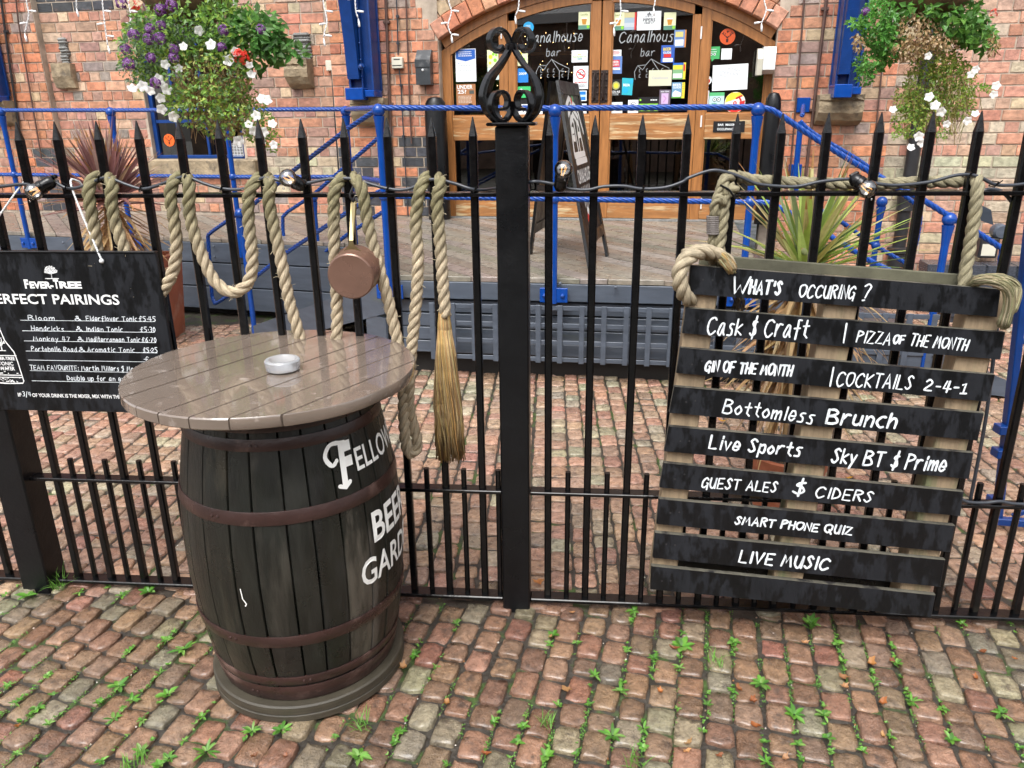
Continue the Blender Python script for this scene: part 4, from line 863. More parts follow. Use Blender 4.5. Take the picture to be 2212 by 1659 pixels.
# ================================================================== deck, ramps, railings
def line(P, Q): return (V((P[0], P[1])), V((Q[0], Q[1])))
cC = DK.pt(845, 640); Cx, Cy = cC.x, 4.80
C_ = V((-.80, 4.83)); F1 = V((1.52, 4.45)); D_ = V((-1.22, 6.14)); Lf = V((-6.6, 7.63)); W0 = FA.m @ V((-6.6, -.1, 0)); W1 = FA.m @ V((3.0, -.1, 0)); Wd = FA.m @ V((-.9, -.1, 0))
deck = thing('timber_deck', 'raised weathered deck of diagonal grooved boards with slate grey skirting', 'deck')
def clip(P, p, n):     # keep the side where (x-p).n >= 0
    out = []
    for i in range(len(P)):
        a, b = P[i], P[(i + 1) % len(P)]; da = (a - p).dot(n); db = (b - p).dot(n)
        if da >= 0: out.append(a)
        if da * db < 0: out.append(a + (b - a) * (da / (da - db)))
    return out
def planks(poly, ang, w_, name, m, z=lambda p: ZD, th=.03, pal=None, gap=.006, parent=None):
    a = radians(ang); v = V((cos(a), sin(a))); u = V((-sin(a), cos(a))); cs = [p.dot(u) for p in poly]
    i = math.floor(min(cs) / w_)
    while i * w_ < max(cs):
        P = clip(clip(poly, u * (i * w_ + gap / 2), u), u * ((i + 1) * w_ - gap / 2), -u); i += 1
        if len(P) < 3: continue
        dz_ = U(-.0015, .0015); k = MB(); n = len(P); top = [V((p.x, p.y, z(p) + dz_)) for p in P]
        c = sum(top, V((0, 0, 0))) / n; ins = [p + (c - p).normalized() * .003 for p in top]
        low = [p - V((0, 0, .003)) for p in top]; bot = [p - V((0, 0, th)) for p in top]
        k.add(ins + low + bot, [tuple(range(n)), tuple(range(3 * n - 1, 2 * n - 1, -1))] + [(j, (j + 1) % n, n + (j + 1) % n, n + j) for j in range(n)] + [(n + j, n + (j + 1) % n, 2 * n + (j + 1) % n, 2 * n + j) for j in range(n)])
        o = k.build(name, m, parent or deck); o.color = (*jc(random.choice(pal), .12), 1)
DP = [(.185, .16, .13), (.21, .185, .155), (.17, .15, .125), (.20, .172, .14), (.23, .205, .175)]
right_poly = [C_, F1, V((FA.m @ V((2.0, -.09, 0))).xy), V((FA.m @ V((-.9, -.09, 0))).xy), D_ + V((.001, 0))]
left_poly = [Lf, D_, V((FA.m @ V((-.9, -.09, 0))).xy), V((FA.m @ V((-6.6, -.09, 0))).xy)]
planks(right_poly, -57, .125, 'deck_board', DECK, pal=DP); planks(left_poly, -57, .125, 'deck_board', DECK, pal=DP)
def boards(P, Q, zs, m, name, th=.03, out=(0, 0), par=None, joints=0):
    """horizontal skirting boards between plan points"""
    P = V((P[0], P[1], 0)); Q = V((Q[0], Q[1], 0)); d = (Q - P).normalized(); n = V((d.y, -d.x, 0))
    for i, (z0, z1) in enumerate(zs):
        L_ = (Q - P).length; cuts = [0, L_] if not joints else [0, L_ * U(.3, .7), L_]
        for a, b in zip(cuts, cuts[1:]):
            k = MB(); M = Mx((d, -n, V((0, 0, 1)))).transposed().to_4x4(); M.translation = P
            k.box((a + .001, -.0 - U(0, .004), z0), (b - .002, th, z1), .004, M); k.build(name, m, par or deck)
boards(Lf, D_ + V((-.02, 0)), [(.46, .625), (.255, .45), (.055, .245)], GREY, 'skirting_board', joints=1)
boards(C_, F1, [(.515, .625)], GREY, 'skirting_board')
boards(C_ + V((0, .035)), F1 + V((0, .035)), [(.42, .5), (.325, .41), (.235, .318), (.15, .228)], GREY, 'skirting_board')
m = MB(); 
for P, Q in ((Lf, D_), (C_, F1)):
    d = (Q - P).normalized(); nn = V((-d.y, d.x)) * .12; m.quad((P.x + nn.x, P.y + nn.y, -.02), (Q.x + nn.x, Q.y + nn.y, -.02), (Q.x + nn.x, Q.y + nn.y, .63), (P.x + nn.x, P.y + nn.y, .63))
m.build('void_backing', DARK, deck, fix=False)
# bolts in the skirting
bo = MB(); bo.lathe([(.011, 0), (.011, .008), (.004, .012)], 8, M=Mx.Rotation(pi / 2, 4, 'X')); bme2 = bo.mesh('bolt'); bme2.materials.append(GREY)
for u_, v_, fr in ((462, 532, LD), (464, 555, LD), (137, 524, LD), (1330, 620, DK), (1210, 612, DK), (905, 600, DK)):
    q = fr.pt(u_, v_, .02); o = inst(bme2, 'bolt', deck, Mx.Translation(q) @ Mx.Rotation(atan2(fr.u.y, fr.u.x), 4, 'Z'))
# lattice leaning on the skirting
lat = thing('lattice_panel', 'slate grey timber lattice fixed in front of the deck skirting', 'lattice', DK); a = DK.at(927, 641, .03); s0 = a.x; s1 = 2.3
for s in [s0 + .016 + .1345 * i for i in range(int((s1 - s0) / .1345) + 1)]:
    if s > 1.3 and s > s1: continue
    k = MB(); zt_ = .505 if s < 1.32 else max(.2, .505); k.box((s - .016, -.052, .135), (s + .016, -.040, zt_), .002); k.build('upright_slat', GREY, lat)
for z in (.485, .375, .265, .155):
    k = MB(); k.box((s0, -.039, z - .014), (s1, -.027, z + .014), .002); k.build('cross_slat', GREY, lat)
# ramp down to the left
ND = (V((-2.0, 5.84)) - V((-.767, 4.797))).normalized(); NN_ = V((-ND.y, ND.x)) * -1     # towards the back
if NN_.y < 0: NN_ = -NN_
RW = .95; rl = 1.62
ramp = thing('left_ramp', 'sloping timber ramp with grey side boards running down from the deck to the left', 'ramp')
P0 = V((C_.x, C_.y)); P1 = P0 + ND * rl
slope = lambda p: ZD - .004 - max(0, min(1, (p - P0).dot(ND) / rl)) * (ZD - .02)
planks([P0 + ND * .01, P1, P1 + NN_ * RW, P0 + NN_ * RW + ND * .01], math.degrees(atan2(NN_.y, NN_.x)), .14, 'ramp_board', DECK, z=slope, pal=DP, parent=ramp)
for off in (-.02, RW + .005):
    k = MB(); a = P0 + NN_ * off; b = P1 + NN_ * off; th = NN_ * .018
    k.prism([(a.x, a.y, ZD - .03), (b.x, b.y, .06), (b.x, b.y, .0), (b.x - ND.x * .35, b.y - ND.y * .35, .0), (a.x, a.y, ZD - .25)], (th.x, th.y, 0)); k.build('side_board', GREY, ramp)
    k = MB(); a = P0 + NN_ * (off + .003)
    for z1 in (.38, .19):
        e = P0 + ND * (rl * (1 - (z1 + .2) / ZD)) + NN_ * (off + .004)
        if z1 < .3: e = P0 + ND * (rl * .42) + NN_ * (off + .004)
        k.prism([(a.x, a.y, z1), (e.x, e.y, z1), (e.x, e.y, max(0, z1 - .17)), (a.x, a.y, max(0, z1 - .17))], (th.x * .9, th.y * .9, 0))
    k.build('side_board', GREY, ramp)
# ramp down to the right
rr = thing('right_ramp', 'dark sloping ramp descending from the deck behind the pallet sign', 'ramp')
RP0 = F1.copy(); RD_ = (V((2.74, 4.27)) - V((1.37, 4.48))).normalized(); RN = V((-RD_.y, RD_.x)); RL = 1.5
rs = lambda p: ZD - .004 - max(0, min(1, (p - RP0).dot(RD_) / RL)) * (ZD - .02)
planks([RP0 + RD_ * .01, RP0 + RD_ * RL, RP0 + RD_ * RL + RN * 1.35, RP0 + RD_ * .01 + RN * 1.35], math.degrees(atan2(RN.y, RN.x)), .16, 'ramp_board', DECK, z=rs, pal=[(.06, .06, .065), (.075, .075, .08)], parent=rr)
k = MB(); a = RP0 - RN * .02; b = RP0 + RD_ * (RL + .05) - RN * .02; k.prism([(a.x, a.y, ZD - .01), (b.x, b.y, .05), (b.x, b.y, 0), (a.x, a.y, .16)], (RN.x * .02, RN.y * .02, 0)); k.build('side_board', GREY, rr)
# blue twisted railings
def bpost(t, p, z0, z1, knobs=(), foot=None):
    k = MB(); zt = z1; k.tube([(p.x, p.y, z0), (p.x, p.y, z1 - .06)], [.0205, .0205], 12); k.lathe([(.0205, z1 - .16), (.026, z1 - .10), (.034, z1 - .045)], 14, (p.x, p.y, 0)); po = k.build('post', STEEL, t, smooth='auto')
    for z in (z1 - .0,) + tuple(knobs):
        k = MB(); k.ball((p.x, p.y, z - .015 if z == z1 else z), .039 if z == z1 else .032, 14); k.build('knob', STEEL, po, smooth=True)
    if foot:
        k = MB(); u_ = foot; k.bar(V((p.x, p.y, 0)) - V((u_.x, u_.y, 0)) * .085 + V((0, 0, z0 + .05)), V((p.x, p.y, 0)) + V((u_.x, u_.y, 0)) * .085 + V((0, 0, z0 + .05)), .018, .09, .003); fo = k.build('foot_bracket', STEEL, po)
        for sg in (-.055, .055):
            k = MB(); k.ball(V((p.x, p.y, z0 + .05)) + V((u_.x, u_.y, 0)) * sg - V((-u_.y, u_.x, 0)) * .014, .014, 8); k.build('bolt', STEEL, po)
def rail(t, P, r=.0165, name='twisted_rail', pitch=.15, sm=True, n=7):
    k = MB(); Q = crom(P, 8) if sm and len(P) > 2 else [V(p) for p in P]; twist(k, Q, r, pitch, 4, step=.014, n=n, srf=.52); return k.build(name, STEEL, t, smooth=True, fix=False)
r1_ = thing('deck_railing', 'blue twisted iron railing with knobbed posts along the front of the deck', 'railing')
def lp(x, y): q = LD.pt(x, y, .03); return q
posts_L = [(1, 238), (238, 238), (485, 237), (746, 236)]
tp = [lp(*p) for p in posts_L]; md = [lp(26, 377), lp(255, 379), lp(498, 382), lp(759, 382)]
base_ = [.52, .55, .56, .6]
for q, b_, mz in zip(tp, base_, md): bpost(r1_, q, b_ if b_ < .59 else ZD, q.z, (mz.z,), foot=LD.u.xy if b_ < .59 else None)
ex = tp[0] + (tp[0] - tp[1]); bpost(r1_, ex, .52, ex.z, (), LD.u.xy)
cT, cM = DK.pt(817, 233, .03), DK.pt(826, 391, .03); cR = DK.pt(828, 424, .03)
rail(r1_, [ex] + tp, sm=False); rail(r1_, [md[0] + (md[0] - md[1])] + md, sm=False); rail(r1_, [tp[-1], cT]); rail(r1_, [md[-1], cM])
rp = [cT, DK.pt(1199, 234, .03), DK.pt(1638, 231, .03)]; rm = [cR, DK.pt(1207, 430, .03), DK.pt(1628, 437, .03)]
rail(r1_, rp, sm=False); rail(r1_, rm, sm=False)
for q, mz in zip(rp, rm): bpost(r1_, V((q.x, q.y, 0)), .515, q.z, (mz.z,), DK.u.xy)
r2_ = thing('ramp_railing', 'blue twisted iron handrails looping down beside the left ramp', 'railing')
class _N: pass
NF = Frame(-.767, 4.797, math.degrees(atan2(-ND.y, -ND.x)))
for o_, pts in ((0, [(812, 238), (751, 278), (629, 372), (550, 439), (518, 458), (462, 497), (449, 508), (452, 555), (458, 640), (464, 656), (476, 650), (556, 595), (614, 549), (709, 485), (748, 460), (822, 412)]),
                (-.62, [(818, 297), (757, 350), (676, 421), (622, 457), (611, 468), (611, 494), (620, 577), (626, 595), (640, 588), (687, 556), (751, 506), (828, 457)])):
    P = [NF.pt(x, y, o_) for x, y in pts]; k = MB(); Q = []
    for a, b in zip(P, P[1:]):
        for j in range(4): Q.append(a + (b - a) * j / 4)
    Q.append(P[-1]); twist(k, Q, .0155, .15, 4, step=.014, n=7, srf=.52); k.build('twisted_rail', STEEL, r2_, smooth=True, fix=False)
a = NF.pt(518, 457, 0); bpost(r2_, a, 0, a.z); a = NF.pt(676, 423, -.62); b = NF.pt(687, 555, -.62); bpost(r2_, a, .12, a.z, (b.z,))
k = MB(); q = LD.pt(515, 530, .03); k.box((-.035, -.02, -.1), (.035, .0, .1), .003, Mx.Translation(q) @ Mx.Rotation(radians(-15.5), 4, 'Z')); k.build('fixing_plate', STEEL, r1_)
r3_ = thing('right_railing', 'pair of blue twisted iron handrails descending the right ramp', 'railing')
nr = [DK.pt(x, y, .03) for x, y in ((1638, 232), (1665, 237), (1688, 250), (1785, 314), (1878, 370), (1995, 433), (2052, 468), (2112, 503), (2166, 538))]
rail(r3_, nr); nl = [DK.pt(x, y, .03) for x, y in ((1628, 437), (1650, 438), (1667, 441), (1742, 479), (1809, 520), (1888, 568), (1941, 594), (2030, 650))]; rail(r3_, nl)
rail(r3_, [nr[-1], nr[-1] - V((-.0, 0, .06)), nl[-1] + V((.33, -.05, -.02))], sm=False)
q = nr[6]; bpost(r3_, q, .05, q.z, (nl[-1].z,)); 
off = DK.n * 1.28
fr_ = [DK.pt(x, y, -1.28) for x, y in ((1728, 262), (1760, 290), (1860, 350), (1935, 408), (1972, 437), (1988, 452), (1980, 520), (1960, 575))]; rail(r3_, fr_)
fl_ = [DK.pt(x, y, -1.28) for x, y in ((1718, 385), (1731, 427), (1823, 483), (1882, 525), (1955, 568))]; rail(r3_, fl_)
a = DK.pt(1908, 416, -1.28); b = DK.pt(1882, 530, -1.28); bpost(r3_, a, .3, a.z - .05, (b.z,))
for (x, y), r_ in (((1735, 227), 1), ((1717, 370), 1)):
    a = FA.at(x, y, .08); k = MB(); k.box((a.x - .055, -.09, a.z - .06), (a.x + .055, -.078, a.z + .06), .003); o = k.build('wall_plate', STEEL, r3_); o.matrix_world = FA.m.copy()
    p = FA.m @ V((a.x, -.09, a.z)); q = DK.pt(x - 2, y + 22, -1.28) ; rail(r3_, [p, (p + q) / 2 + V((0, 0, -.01)), q])
a = DK.pt(1730, 262, -1.28); b = DK.pt(1718, 385, -1.28); k = MB(); k.tube([a, b], .02, 10); k.build('post', STEEL, r3_, smooth='auto')
# engineering brick steps at the right
st = thing('brick_steps', 'wet blue-black engineering brick steps against the wall at the right', 'steps', FA); ub = MB(); ub.box((0, 0, 0), (1, 1, 1), .03); ume = ub.mesh('brick'); ume.materials.append(ENG)
for i, (d0, d1, z1) in enumerate(((.07, .34, .36), (.34, .62, .25), (.62, .92, .13))):
    for j in range(6): inst(ume, 'brick', st, Mx.Translation((3.62 + j * .235, -d1, z1 - .085)) @ Mx.Diagonal((.226, d1 - d0 - .01, .085, 1)))
    m = MB(); m.box((3.63, -d1 + .015, -.02), (5.0, -d0, z1 - .02)); m.build('riser', ENG, st)
# ================================================================== opposite side of the lane (seen mirrored in the door glass)
op = thing('opposite_building', 'plain brick warehouse across the lane, mirrored faintly in the door glass', 'building')
m = MB(); m.box((-20, -9, 0), (20, -8.6, 4.2)); m.build('wall', OPB, op); m = MB(); m.prism([(-20, -8.4, 4.35), (-20, -12, 6.3), (-20, -12, 6.1), (-20, -8.5, 4.2)], (40, 0, 0)); m.build('roof', SLT, op)
m = MB(); m.box((-20, -8.45, 4.15), (20, -8.35, 4.4)); m.build('gutter', WIRE, op); m = MB()
for x in range(-18, 19, 4): m.box((x, -8.62, 1), (x + 1.4, -8.58, 2.8))
m.build('window', DARK, op)

# ================================================================== pavement sign (A-board) on the deck
ab = thing('pavement_sign', 'black folding A-board with white drawing standing on the deck before the doors', 'sign')
p1, p2 = G(1272, 597, ZD), G(1310, 552, ZD); p3 = G(1147, 550, ZD); p4 = p3 + (p2 - p1)
ctr = (p1 + p2 + p3 + p4) / 4
tr_ = lambda u, v, Y: C0 + ray(u, v) * ((Y) / ray(u, v).y)
t1, t2 = tr_(1200, 171, ctr.y - .33), tr_(1243, 186, ctr.y + .33); t1.z = t2.z = (t1.z + t2.z) / 2
def panel(a, b, ta, tb, nm, face):
    L_ = (b - a); hgt = (ta - a); n = L_.cross(hgt).normalized() * .02
    if n.x * face < 0: n = -n
    k = MB(); W = .055 / L_.length; q = lambda u, v: a + (b - a) * u * (1 - v) + (tb - ta) * u * v + (ta - a) * v
    k.prism([q(0, 0), q(W, 0), q(W, 1), q(0, 1)], n); k.prism([q(1 - W, 0), q(1, 0), q(1, 1), q(1 - W, 1)], n); k.prism([q(W, .93), q(1 - W, .93), q(1 - W, 1), q(W, 1)], n); k.prism([q(W, .13), q(1 - W, .13), q(1 - W, .19), q(W, .19)], n)
    fr = k.build(nm, BLKM, ab); k = MB(); i_ = n * .35; k.prism([q(W, .19) + i_, q(1 - W, .19) + i_, q(1 - W, .93) + i_, q(W, .93) + i_], n * .3); bd = k.build('board', BLKS, fr)
    return q, n, bd
q, n, bd = panel(p1, p2, t1, t2, 'front_frame', 1)
k = MB(); f = lambda x, z: q(.12 + x * .76, .22 + z * .7) + n * .68
k_ = .05
ribbons(k, [[(.1, .92), (.35, .99), (.8, .9), (.95, .72)], [(.15, .86), (.4, .93), (.75, .84)], [(.2, .8), (.45, .86), (.7, .78)], [(.1, .55), (.2, .8), (.3, .84), (.4, .8), (.4, .55)], [(.5, .55), (.6, .8), (.7, .8), (.78, .55)], [(.1, .55), (.8, .55)], [(.2, .74), (.32, .74)], [(.2, .68), (.32, .68)], [(.55, .7), (.7, .7)], [(.15, .5), (.85, .5)]], k_, f, (.75, .77, .77))
printed(k, 'CANALHOUSE', .08, .34, .1, .84, f, (.75, .77, .77), off=.02); ribbons(k, [[(.2 + .1 * i, .3), (.25 + .08 * i, .16)] for i in range(6)], .03, f, (.7, .72, .72))
for (x, z, c) in ((.3, .07, RD), (.45, .1, YL), (.6, .06, GRN), (.5, .03, LB), (.7, .1, RD), (.35, .12, W_)): k.add([f(x + cos(j) * .07, z + sin(j) * .035) for j in range(6)], (tuple(range(6)),), c)
for x, z, c in ((.5, .97, RD), (.6, .99, GRN)): k.add([f(x + cos(j) * .06, z + sin(j) * .03) for j in range(6)], (tuple(range(6)),), c)
k.build('chalk_drawing', PRN, bd, fix=False)
dx = t2 - t1; t3 = t1 - (p1 - p3).normalized() * .055; t4 = t3 + dx; panel(p3, p4, t3, t4, 'rear_frame', -1)
k = MB(); k.bar(p3 + (t3 - p3) * .42, p1 + (t1 - p1) * .42, .03, .03, .003); k.build('tie_bar', BLKM, ab)

# ================================================================== the railing fence
fs = lambda x, y=250, d=0: FE.at(x, y, d).x
fence = thing('railing_fence', 'black spiked iron railings with square posts and a scroll finial on the middle post', 'fence', FE)
TIP = 1.6; RZ = 1.393; MZ = .438; BZ = .03
hw = .0105
pk = MB()
def picket_mesh(w_, z0, z1, tip):
    m = MB(); e = .004; R_ = [(-w_, -w_), (w_, -w_), (w_, w_), (-w_, w_)]
    P = []
    for x, y in R_: 
        sx, sy = (1 if x > 0 else -1), (1 if y > 0 else -1); P += ([(x - sx * e, y), (x, y - sy * e)] if sx * sy < 0 else [(x, y - sy * e), (x - sx * e, y)])
    P.sort(key=lambda p: atan2(p[1], p[0]))
    L_ = [[(x, y, z0) for x, y in P], [(x, y, z1 - tip) for x, y in P]]
    if tip: L_ += [[(x * .12, y * .12, z1) for x, y in P]]
    n = len(P); vs = [p for l in L_ for p in l]; fs_ = [(i * n + j, i * n + (j + 1) % n, (i + 1) * n + (j + 1) % n, (i + 1) * n + j) for i in range(len(L_) - 1) for j in range(n)] + [tuple(range(n))[::-1], tuple(range(len(vs) - n, len(vs)))]
    m.add(vs, fs_); return m
pme = picket_mesh(.0115, .024, TIP, .052).mesh('picket'); pme.materials.append(BLK)
dme = picket_mesh(.0085, .024, .505, 0).mesh('short_picket'); dme.materials.append(BLK)
tips = [-1.995, -1.868, -1.598, -1.473, -1.348, -1.228, -1.101, -.976, -.852, -.728, -.603, -.483, -.356, -.231, -.107, .11, .238, .364, .491, .619, .746, .87, 1.003, 1.134, 1.263, 1.395, 1.52, 1.65]
for s in tips: inst(pme, 'picket', fence, Mx.Translation((s, 0, 0)) @ Mx.Rotation(U(-.003, .003), 4, 'Y') @ Mx.Rotation(U(-.003, .003), 4, 'X'))
for a, b in zip(tips, tips[1:]):
    if b - a < .2: inst(dme, 'short_picket', fence, Mx.Translation(((a + b) / 2, 0, 0)))
    elif b < -.5: pass
    else: inst(dme, 'short_picket', fence, Mx.Translation((a + .052, 0, 0)))
PL = -1.735
posts = [(PL, .052, 1.60), (.004, .046, 1.575)]
spans = [(-2.6, PL - .05), (PL + .05, -.043), (.051, 2.4)]
for a, b in spans:
    k = MB(); k.box((a, -.024, RZ - .012), (b, .024, RZ), .002); k.build('top_rail', BLK, fence)
    k = MB(); k.box((a, -.022, MZ - .012), (b, .022, MZ), .002); k.build('middle_rail', BLK, fence)
    k = MB(); k.box((a, -.026, .018), (b, .026, .032), .003); k.build('bottom_rail', BLK, fence)
for s, h, zt_ in posts:
    k = MB(); k.box((s - h, -h, -.03), (s + h, h, zt_), .005); po = k.build('post', BLKM, fence)
    if s > -1:
        k = MB(); k.box((s - h - .022, -h - .022, zt_), (s + h + .022, h + .022, zt_ + .009), .003); k.build('cap_plate', BLK, po)
        # scroll finial: four bowed straps, a collar and curls
        k = MB(); W2 = .0095; cx = s; z0 = zt_ + .009
        def strap(path, ang, w_=W2, th=.0035):
            Q = crom([V((x, 0, z)) for x, z in path], 7); c_, s__ = cos(ang), sin(ang); L_ = []
            for i, p in enumerate(Q):
                t_ = (Q[min(i + 1, len(Q) - 1)] - Q[max(i - 1, 0)]).normalized(); n_ = V((-t_.z, 0, t_.x)) * th; r_ = []
                for sx, sy in ((-1, -1), (1, -1), (1, 1), (-1, 1)):
                    q_ = p + n_ * sx + V((0, w_ * sy, 0)); r_.append((cx + q_.x * c_ - q_.y * s__, q_.x * s__ + q_.y * c_, q_.z))
                L_.append(r_)
            n2 = len(L_); k.add([p for r_ in L_ for p in r_], [(i * 4 + j, i * 4 + (j + 1) % 4, i * 4 + 4 + (j + 1) % 4, i * 4 + 4 + j) for i in range(n2 - 1) for j in range(4)] + [(0, 3, 2, 1), (n2 * 4 - 4, n2 * 4 - 3, n2 * 4 - 2, n2 * 4 - 1)])
        outer = [(.062, z0 + .002), (.095, z0 + .03), (.108, z0 + .07), (.088, z0 + .115), (.045, z0 + .152), (.012, z0 + .188), (.010, z0 + .208), (.028, z0 + .232), (.058, z0 + .236), (.078, z0 + .215), (.072, z0 + .19), (.048, z0 + .184), (.036, z0 + .197)]
        inner = [(.006, z0 + .055), (.012, z0 + .022), (.04, z0 + .003), (.068, z0 + .018), (.078, z0 + .048), (.064, z0 + .075), (.036, z0 + .08), (.02, z0 + .062), (.024, z0 + .04), (.044, z0 + .034)]
        for i in range(4): strap(outer, i * pi / 2 + pi / 4)
        for i in range(4): strap(inner, i * pi / 2 + pi / 4, .0095)
        k.lathe([(.016, z0 + .183), (.019, z0 + .185), (.019, z0 + .201), (.016, z0 + .203)], 12, (cx, 0, 0)); k.build('scroll_finial', FIN, po, smooth='auto')

# ------------------------------------------------------------------ hemp rope garland
def ropecol(p):
    g = max(0, min(1, (p.z - 1.2) / .16)); g = g * .85 + U(-.05, .05)
    a = V((.50, .41, .28)); b = V((.17, .155, .07)); c_ = a.lerp(b, max(0, min(1, g))); f_ = U(.9, 1.1); return (c_.x * f_, c_.y * f_, c_.z * f_)
def rope_path(pts): return [FE.at(x, y, d) for x, y, d in pts]
RR = .0185
rope = thing('hemp_rope', 'thick hemp rope looped over the left railings, ending in a frayed tassel', 'rope', FE)
F_, T_, B_ = .034, .004, -.036
path = rope_path([
 (262, 700, F_), (222, 640, F_), (212, 560, F_), (205, 500, F_), (194, 440, F_), (192, 408, .028), (203, 385, T_), (222, 382, B_), (236, 386, T_), (243, 404, .03), (240, 430, F_), (250, 485, F_), (272, 550, F_), (288, 620, F_ ), (318, 655, F_), (350, 630, F_),
 (374, 585, F_), (381, 530, F_), (375, 470, F_), (368, 425, F_), (372, 400, .028), (384, 384, T_), (396, 381, B_), (404, 385, T_), (409, 400, .03), (409, 457, F_), (421, 509, F_), (440, 561, F_), (464, 607, F_), (498, 631, F_), (528, 620, F_), (543, 590, F_), (544, 540, F_), (537, 479, F_), (537, 427, F_), (545, 402, .028), (558, 386, T_), (571, 382, B_),
 (580, 386, T_), (585, 402, .03), (580, 425, F_), (586, 463, F_), (597, 515, F_), (612, 586, F_), (624, 647, F_), (642, 708, F_), (668, 790, F_), (700, 805, F_), (722, 760, F_), (728, 708, F_), (727, 647, F_), (722, 525, F_), (721, 463, F_), (721, 421, F_), (727, 400, .028), (740, 385, T_), (753, 381, B_),
 (766, 385, T_), (779, 402, .03), (786, 430, F_), (797, 494, F_), (816, 570, F_), (834, 632, F_), (852, 708, F_), (868, 790, F_), (871, 850, F_), (873, 920, F_ + .01), (877, 960, F_ + .012), (884, 979, F_ + .01), (897, 975, F_), (902, 955, F_ - .008), (893, 920, F_ - .014), (884, 880, F_ - .005), (884, 820, F_), (889, 753, F_), (894, 703, F_), (900, 636, F_), (903, 553, F_), (898, 490, F_), (903, 430, F_), (911, 400, .028), (922, 384, T_), (936, 381, B_),
 (947, 386, T_), (953, 402, .03), (944, 428, F_), (947, 480, F_), (953, 550, F_), (956, 603, F_), (961, 668, F_), (962, 690, F_)])
k = MB(); twist(k, crom(path, 8), RR, .105, 3, step=.009, n=10, colf=ropecol, T=True, srf=.54); k.build('rope_strands', ROPE, rope, smooth=True, fix=False)
TC = [(.50, .31, .11), (.45, .31, .15), (.58, .42, .2), (.34, .22, .1)]
def tassel(t, top, bot, r0, r1, n, name='frayed_tassel', wv=.01, cols=TC, bulge=1.):
    k = MB(); top = V(top); bot = V(bot); d = bot - top
    for i in range(n):
        a = U(0, 2 * pi); q = sqrt(R()); off = V((cos(a) * q, sin(a) * q * .7, 0)); L_ = U(.86, 1.04); c_ = jc(random.choice(cols), .2); P = []; a2 = a + U(.4, 1.3)
        for j in range(6):
            t_ = j / 5 * L_; rr_ = r0 + (r1 - r0) * min(1, t_ * 1.6) ** .7; an = a + (a2 - a) * t_
            P.append(top + d * t_ + V((cos(an) * q, sin(an) * q * .7, 0)) * rr_ * bulge + rv() * wv * .25 * t_)
        k.tube(P, U(.0012, .0024), 4, c=c_, T=True)
    return k.build(name, ROPE, t, smooth=True, fix=False)
k = MB()
for _ in range(900):
    i = random.randrange(len(path) - 1); q = path[i].lerp(path[i + 1], R()); d = rv(); q = q + d * RR * .9; e_ = q + (d + rv() * .8) * U(.004, .012); k.tube([q, q.lerp(e_, .5) + rv() * .0015, e_], .0006, 3, c=(.5, .42, .28), caps=False)
tag(k.build('loose_fibres', ROPE, rope, fix=False), kind='stuff')
a = FE.at(959, 672, F_); b = FE.at(973, 985, F_ + .005); tassel(rope, a, a.lerp(b, .5), .015, .027, 200, wv=.012); tassel(rope, a.lerp(b, .12), b, .02, .044, 420, wv=.03)

# ------------------------------------------------------------------ festoon cable and bulbs
fest = thing('festoon_string', 'black festoon cable with four clear filament bulbs woven along the top rail', 'string light', FE)
cp = [(-60, 405), (0, 403), (43, 398), (75, 399), (103, 393), (117, 392), (147, 407), (187, 400), (217, 386), (240, 386), (277, 400), (307, 408), (333, 403), (387, 384), (410, 384), (443, 397), (483, 408), (530, 407), (563, 386), (587, 386), (607, 391), (640, 398), (667, 395), (700, 388), (737, 385), (770, 388), (805, 399), (840, 408), (870, 410), (897, 403), (920, 389), (950, 389), (984, 397), (1027, 410), (1070, 407), (1100, 400), (1144, 393), (1170, 393), (1204, 400), (1230, 408), (1270, 410), (1304, 403), (1347, 402), (1387, 408), (1437, 405), (1474, 393), (1488, 384), (1532, 369), (1562, 370), (1602, 383), (1635, 397), (1692, 403), (1728, 402), (1775, 392), (1842, 387), (1898, 397), (1942, 400), (2008, 393), (2058, 380), (2088, 377), (2118, 383), (2148, 398), (2185, 400), (2240, 396), (2400, 395)]
k = MB(); k.tube(crom([FE.at(x, y, -.055 if 1062 < x < 1130 else .021) for x, y in cp], 6), .0048, 8); k.build('cable', RUBB, fest, smooth=True, fix=False)
for x, y in ((1206, 401), (838, 409), (481, 408), (307, 408), (147, 406), (217, 388), (402, 385), (1387, 408), (2148, 398), (2090, 378), (1027, 409)):
    k = MB(); q = FE.at(x, y, .015); k.tube([q + V((-.004, -.012, -.006)), q + V((.003, -.014, .007)), q + V((.004, .02, .007)), q + V((-.004, .02, -.006))], .0018, 5, closed=True); k.bar(q + V((0, -.014, 0)), q + V((.01, -.02, .012)), .003, .003); k.build('cable_tie', BLK, fest)
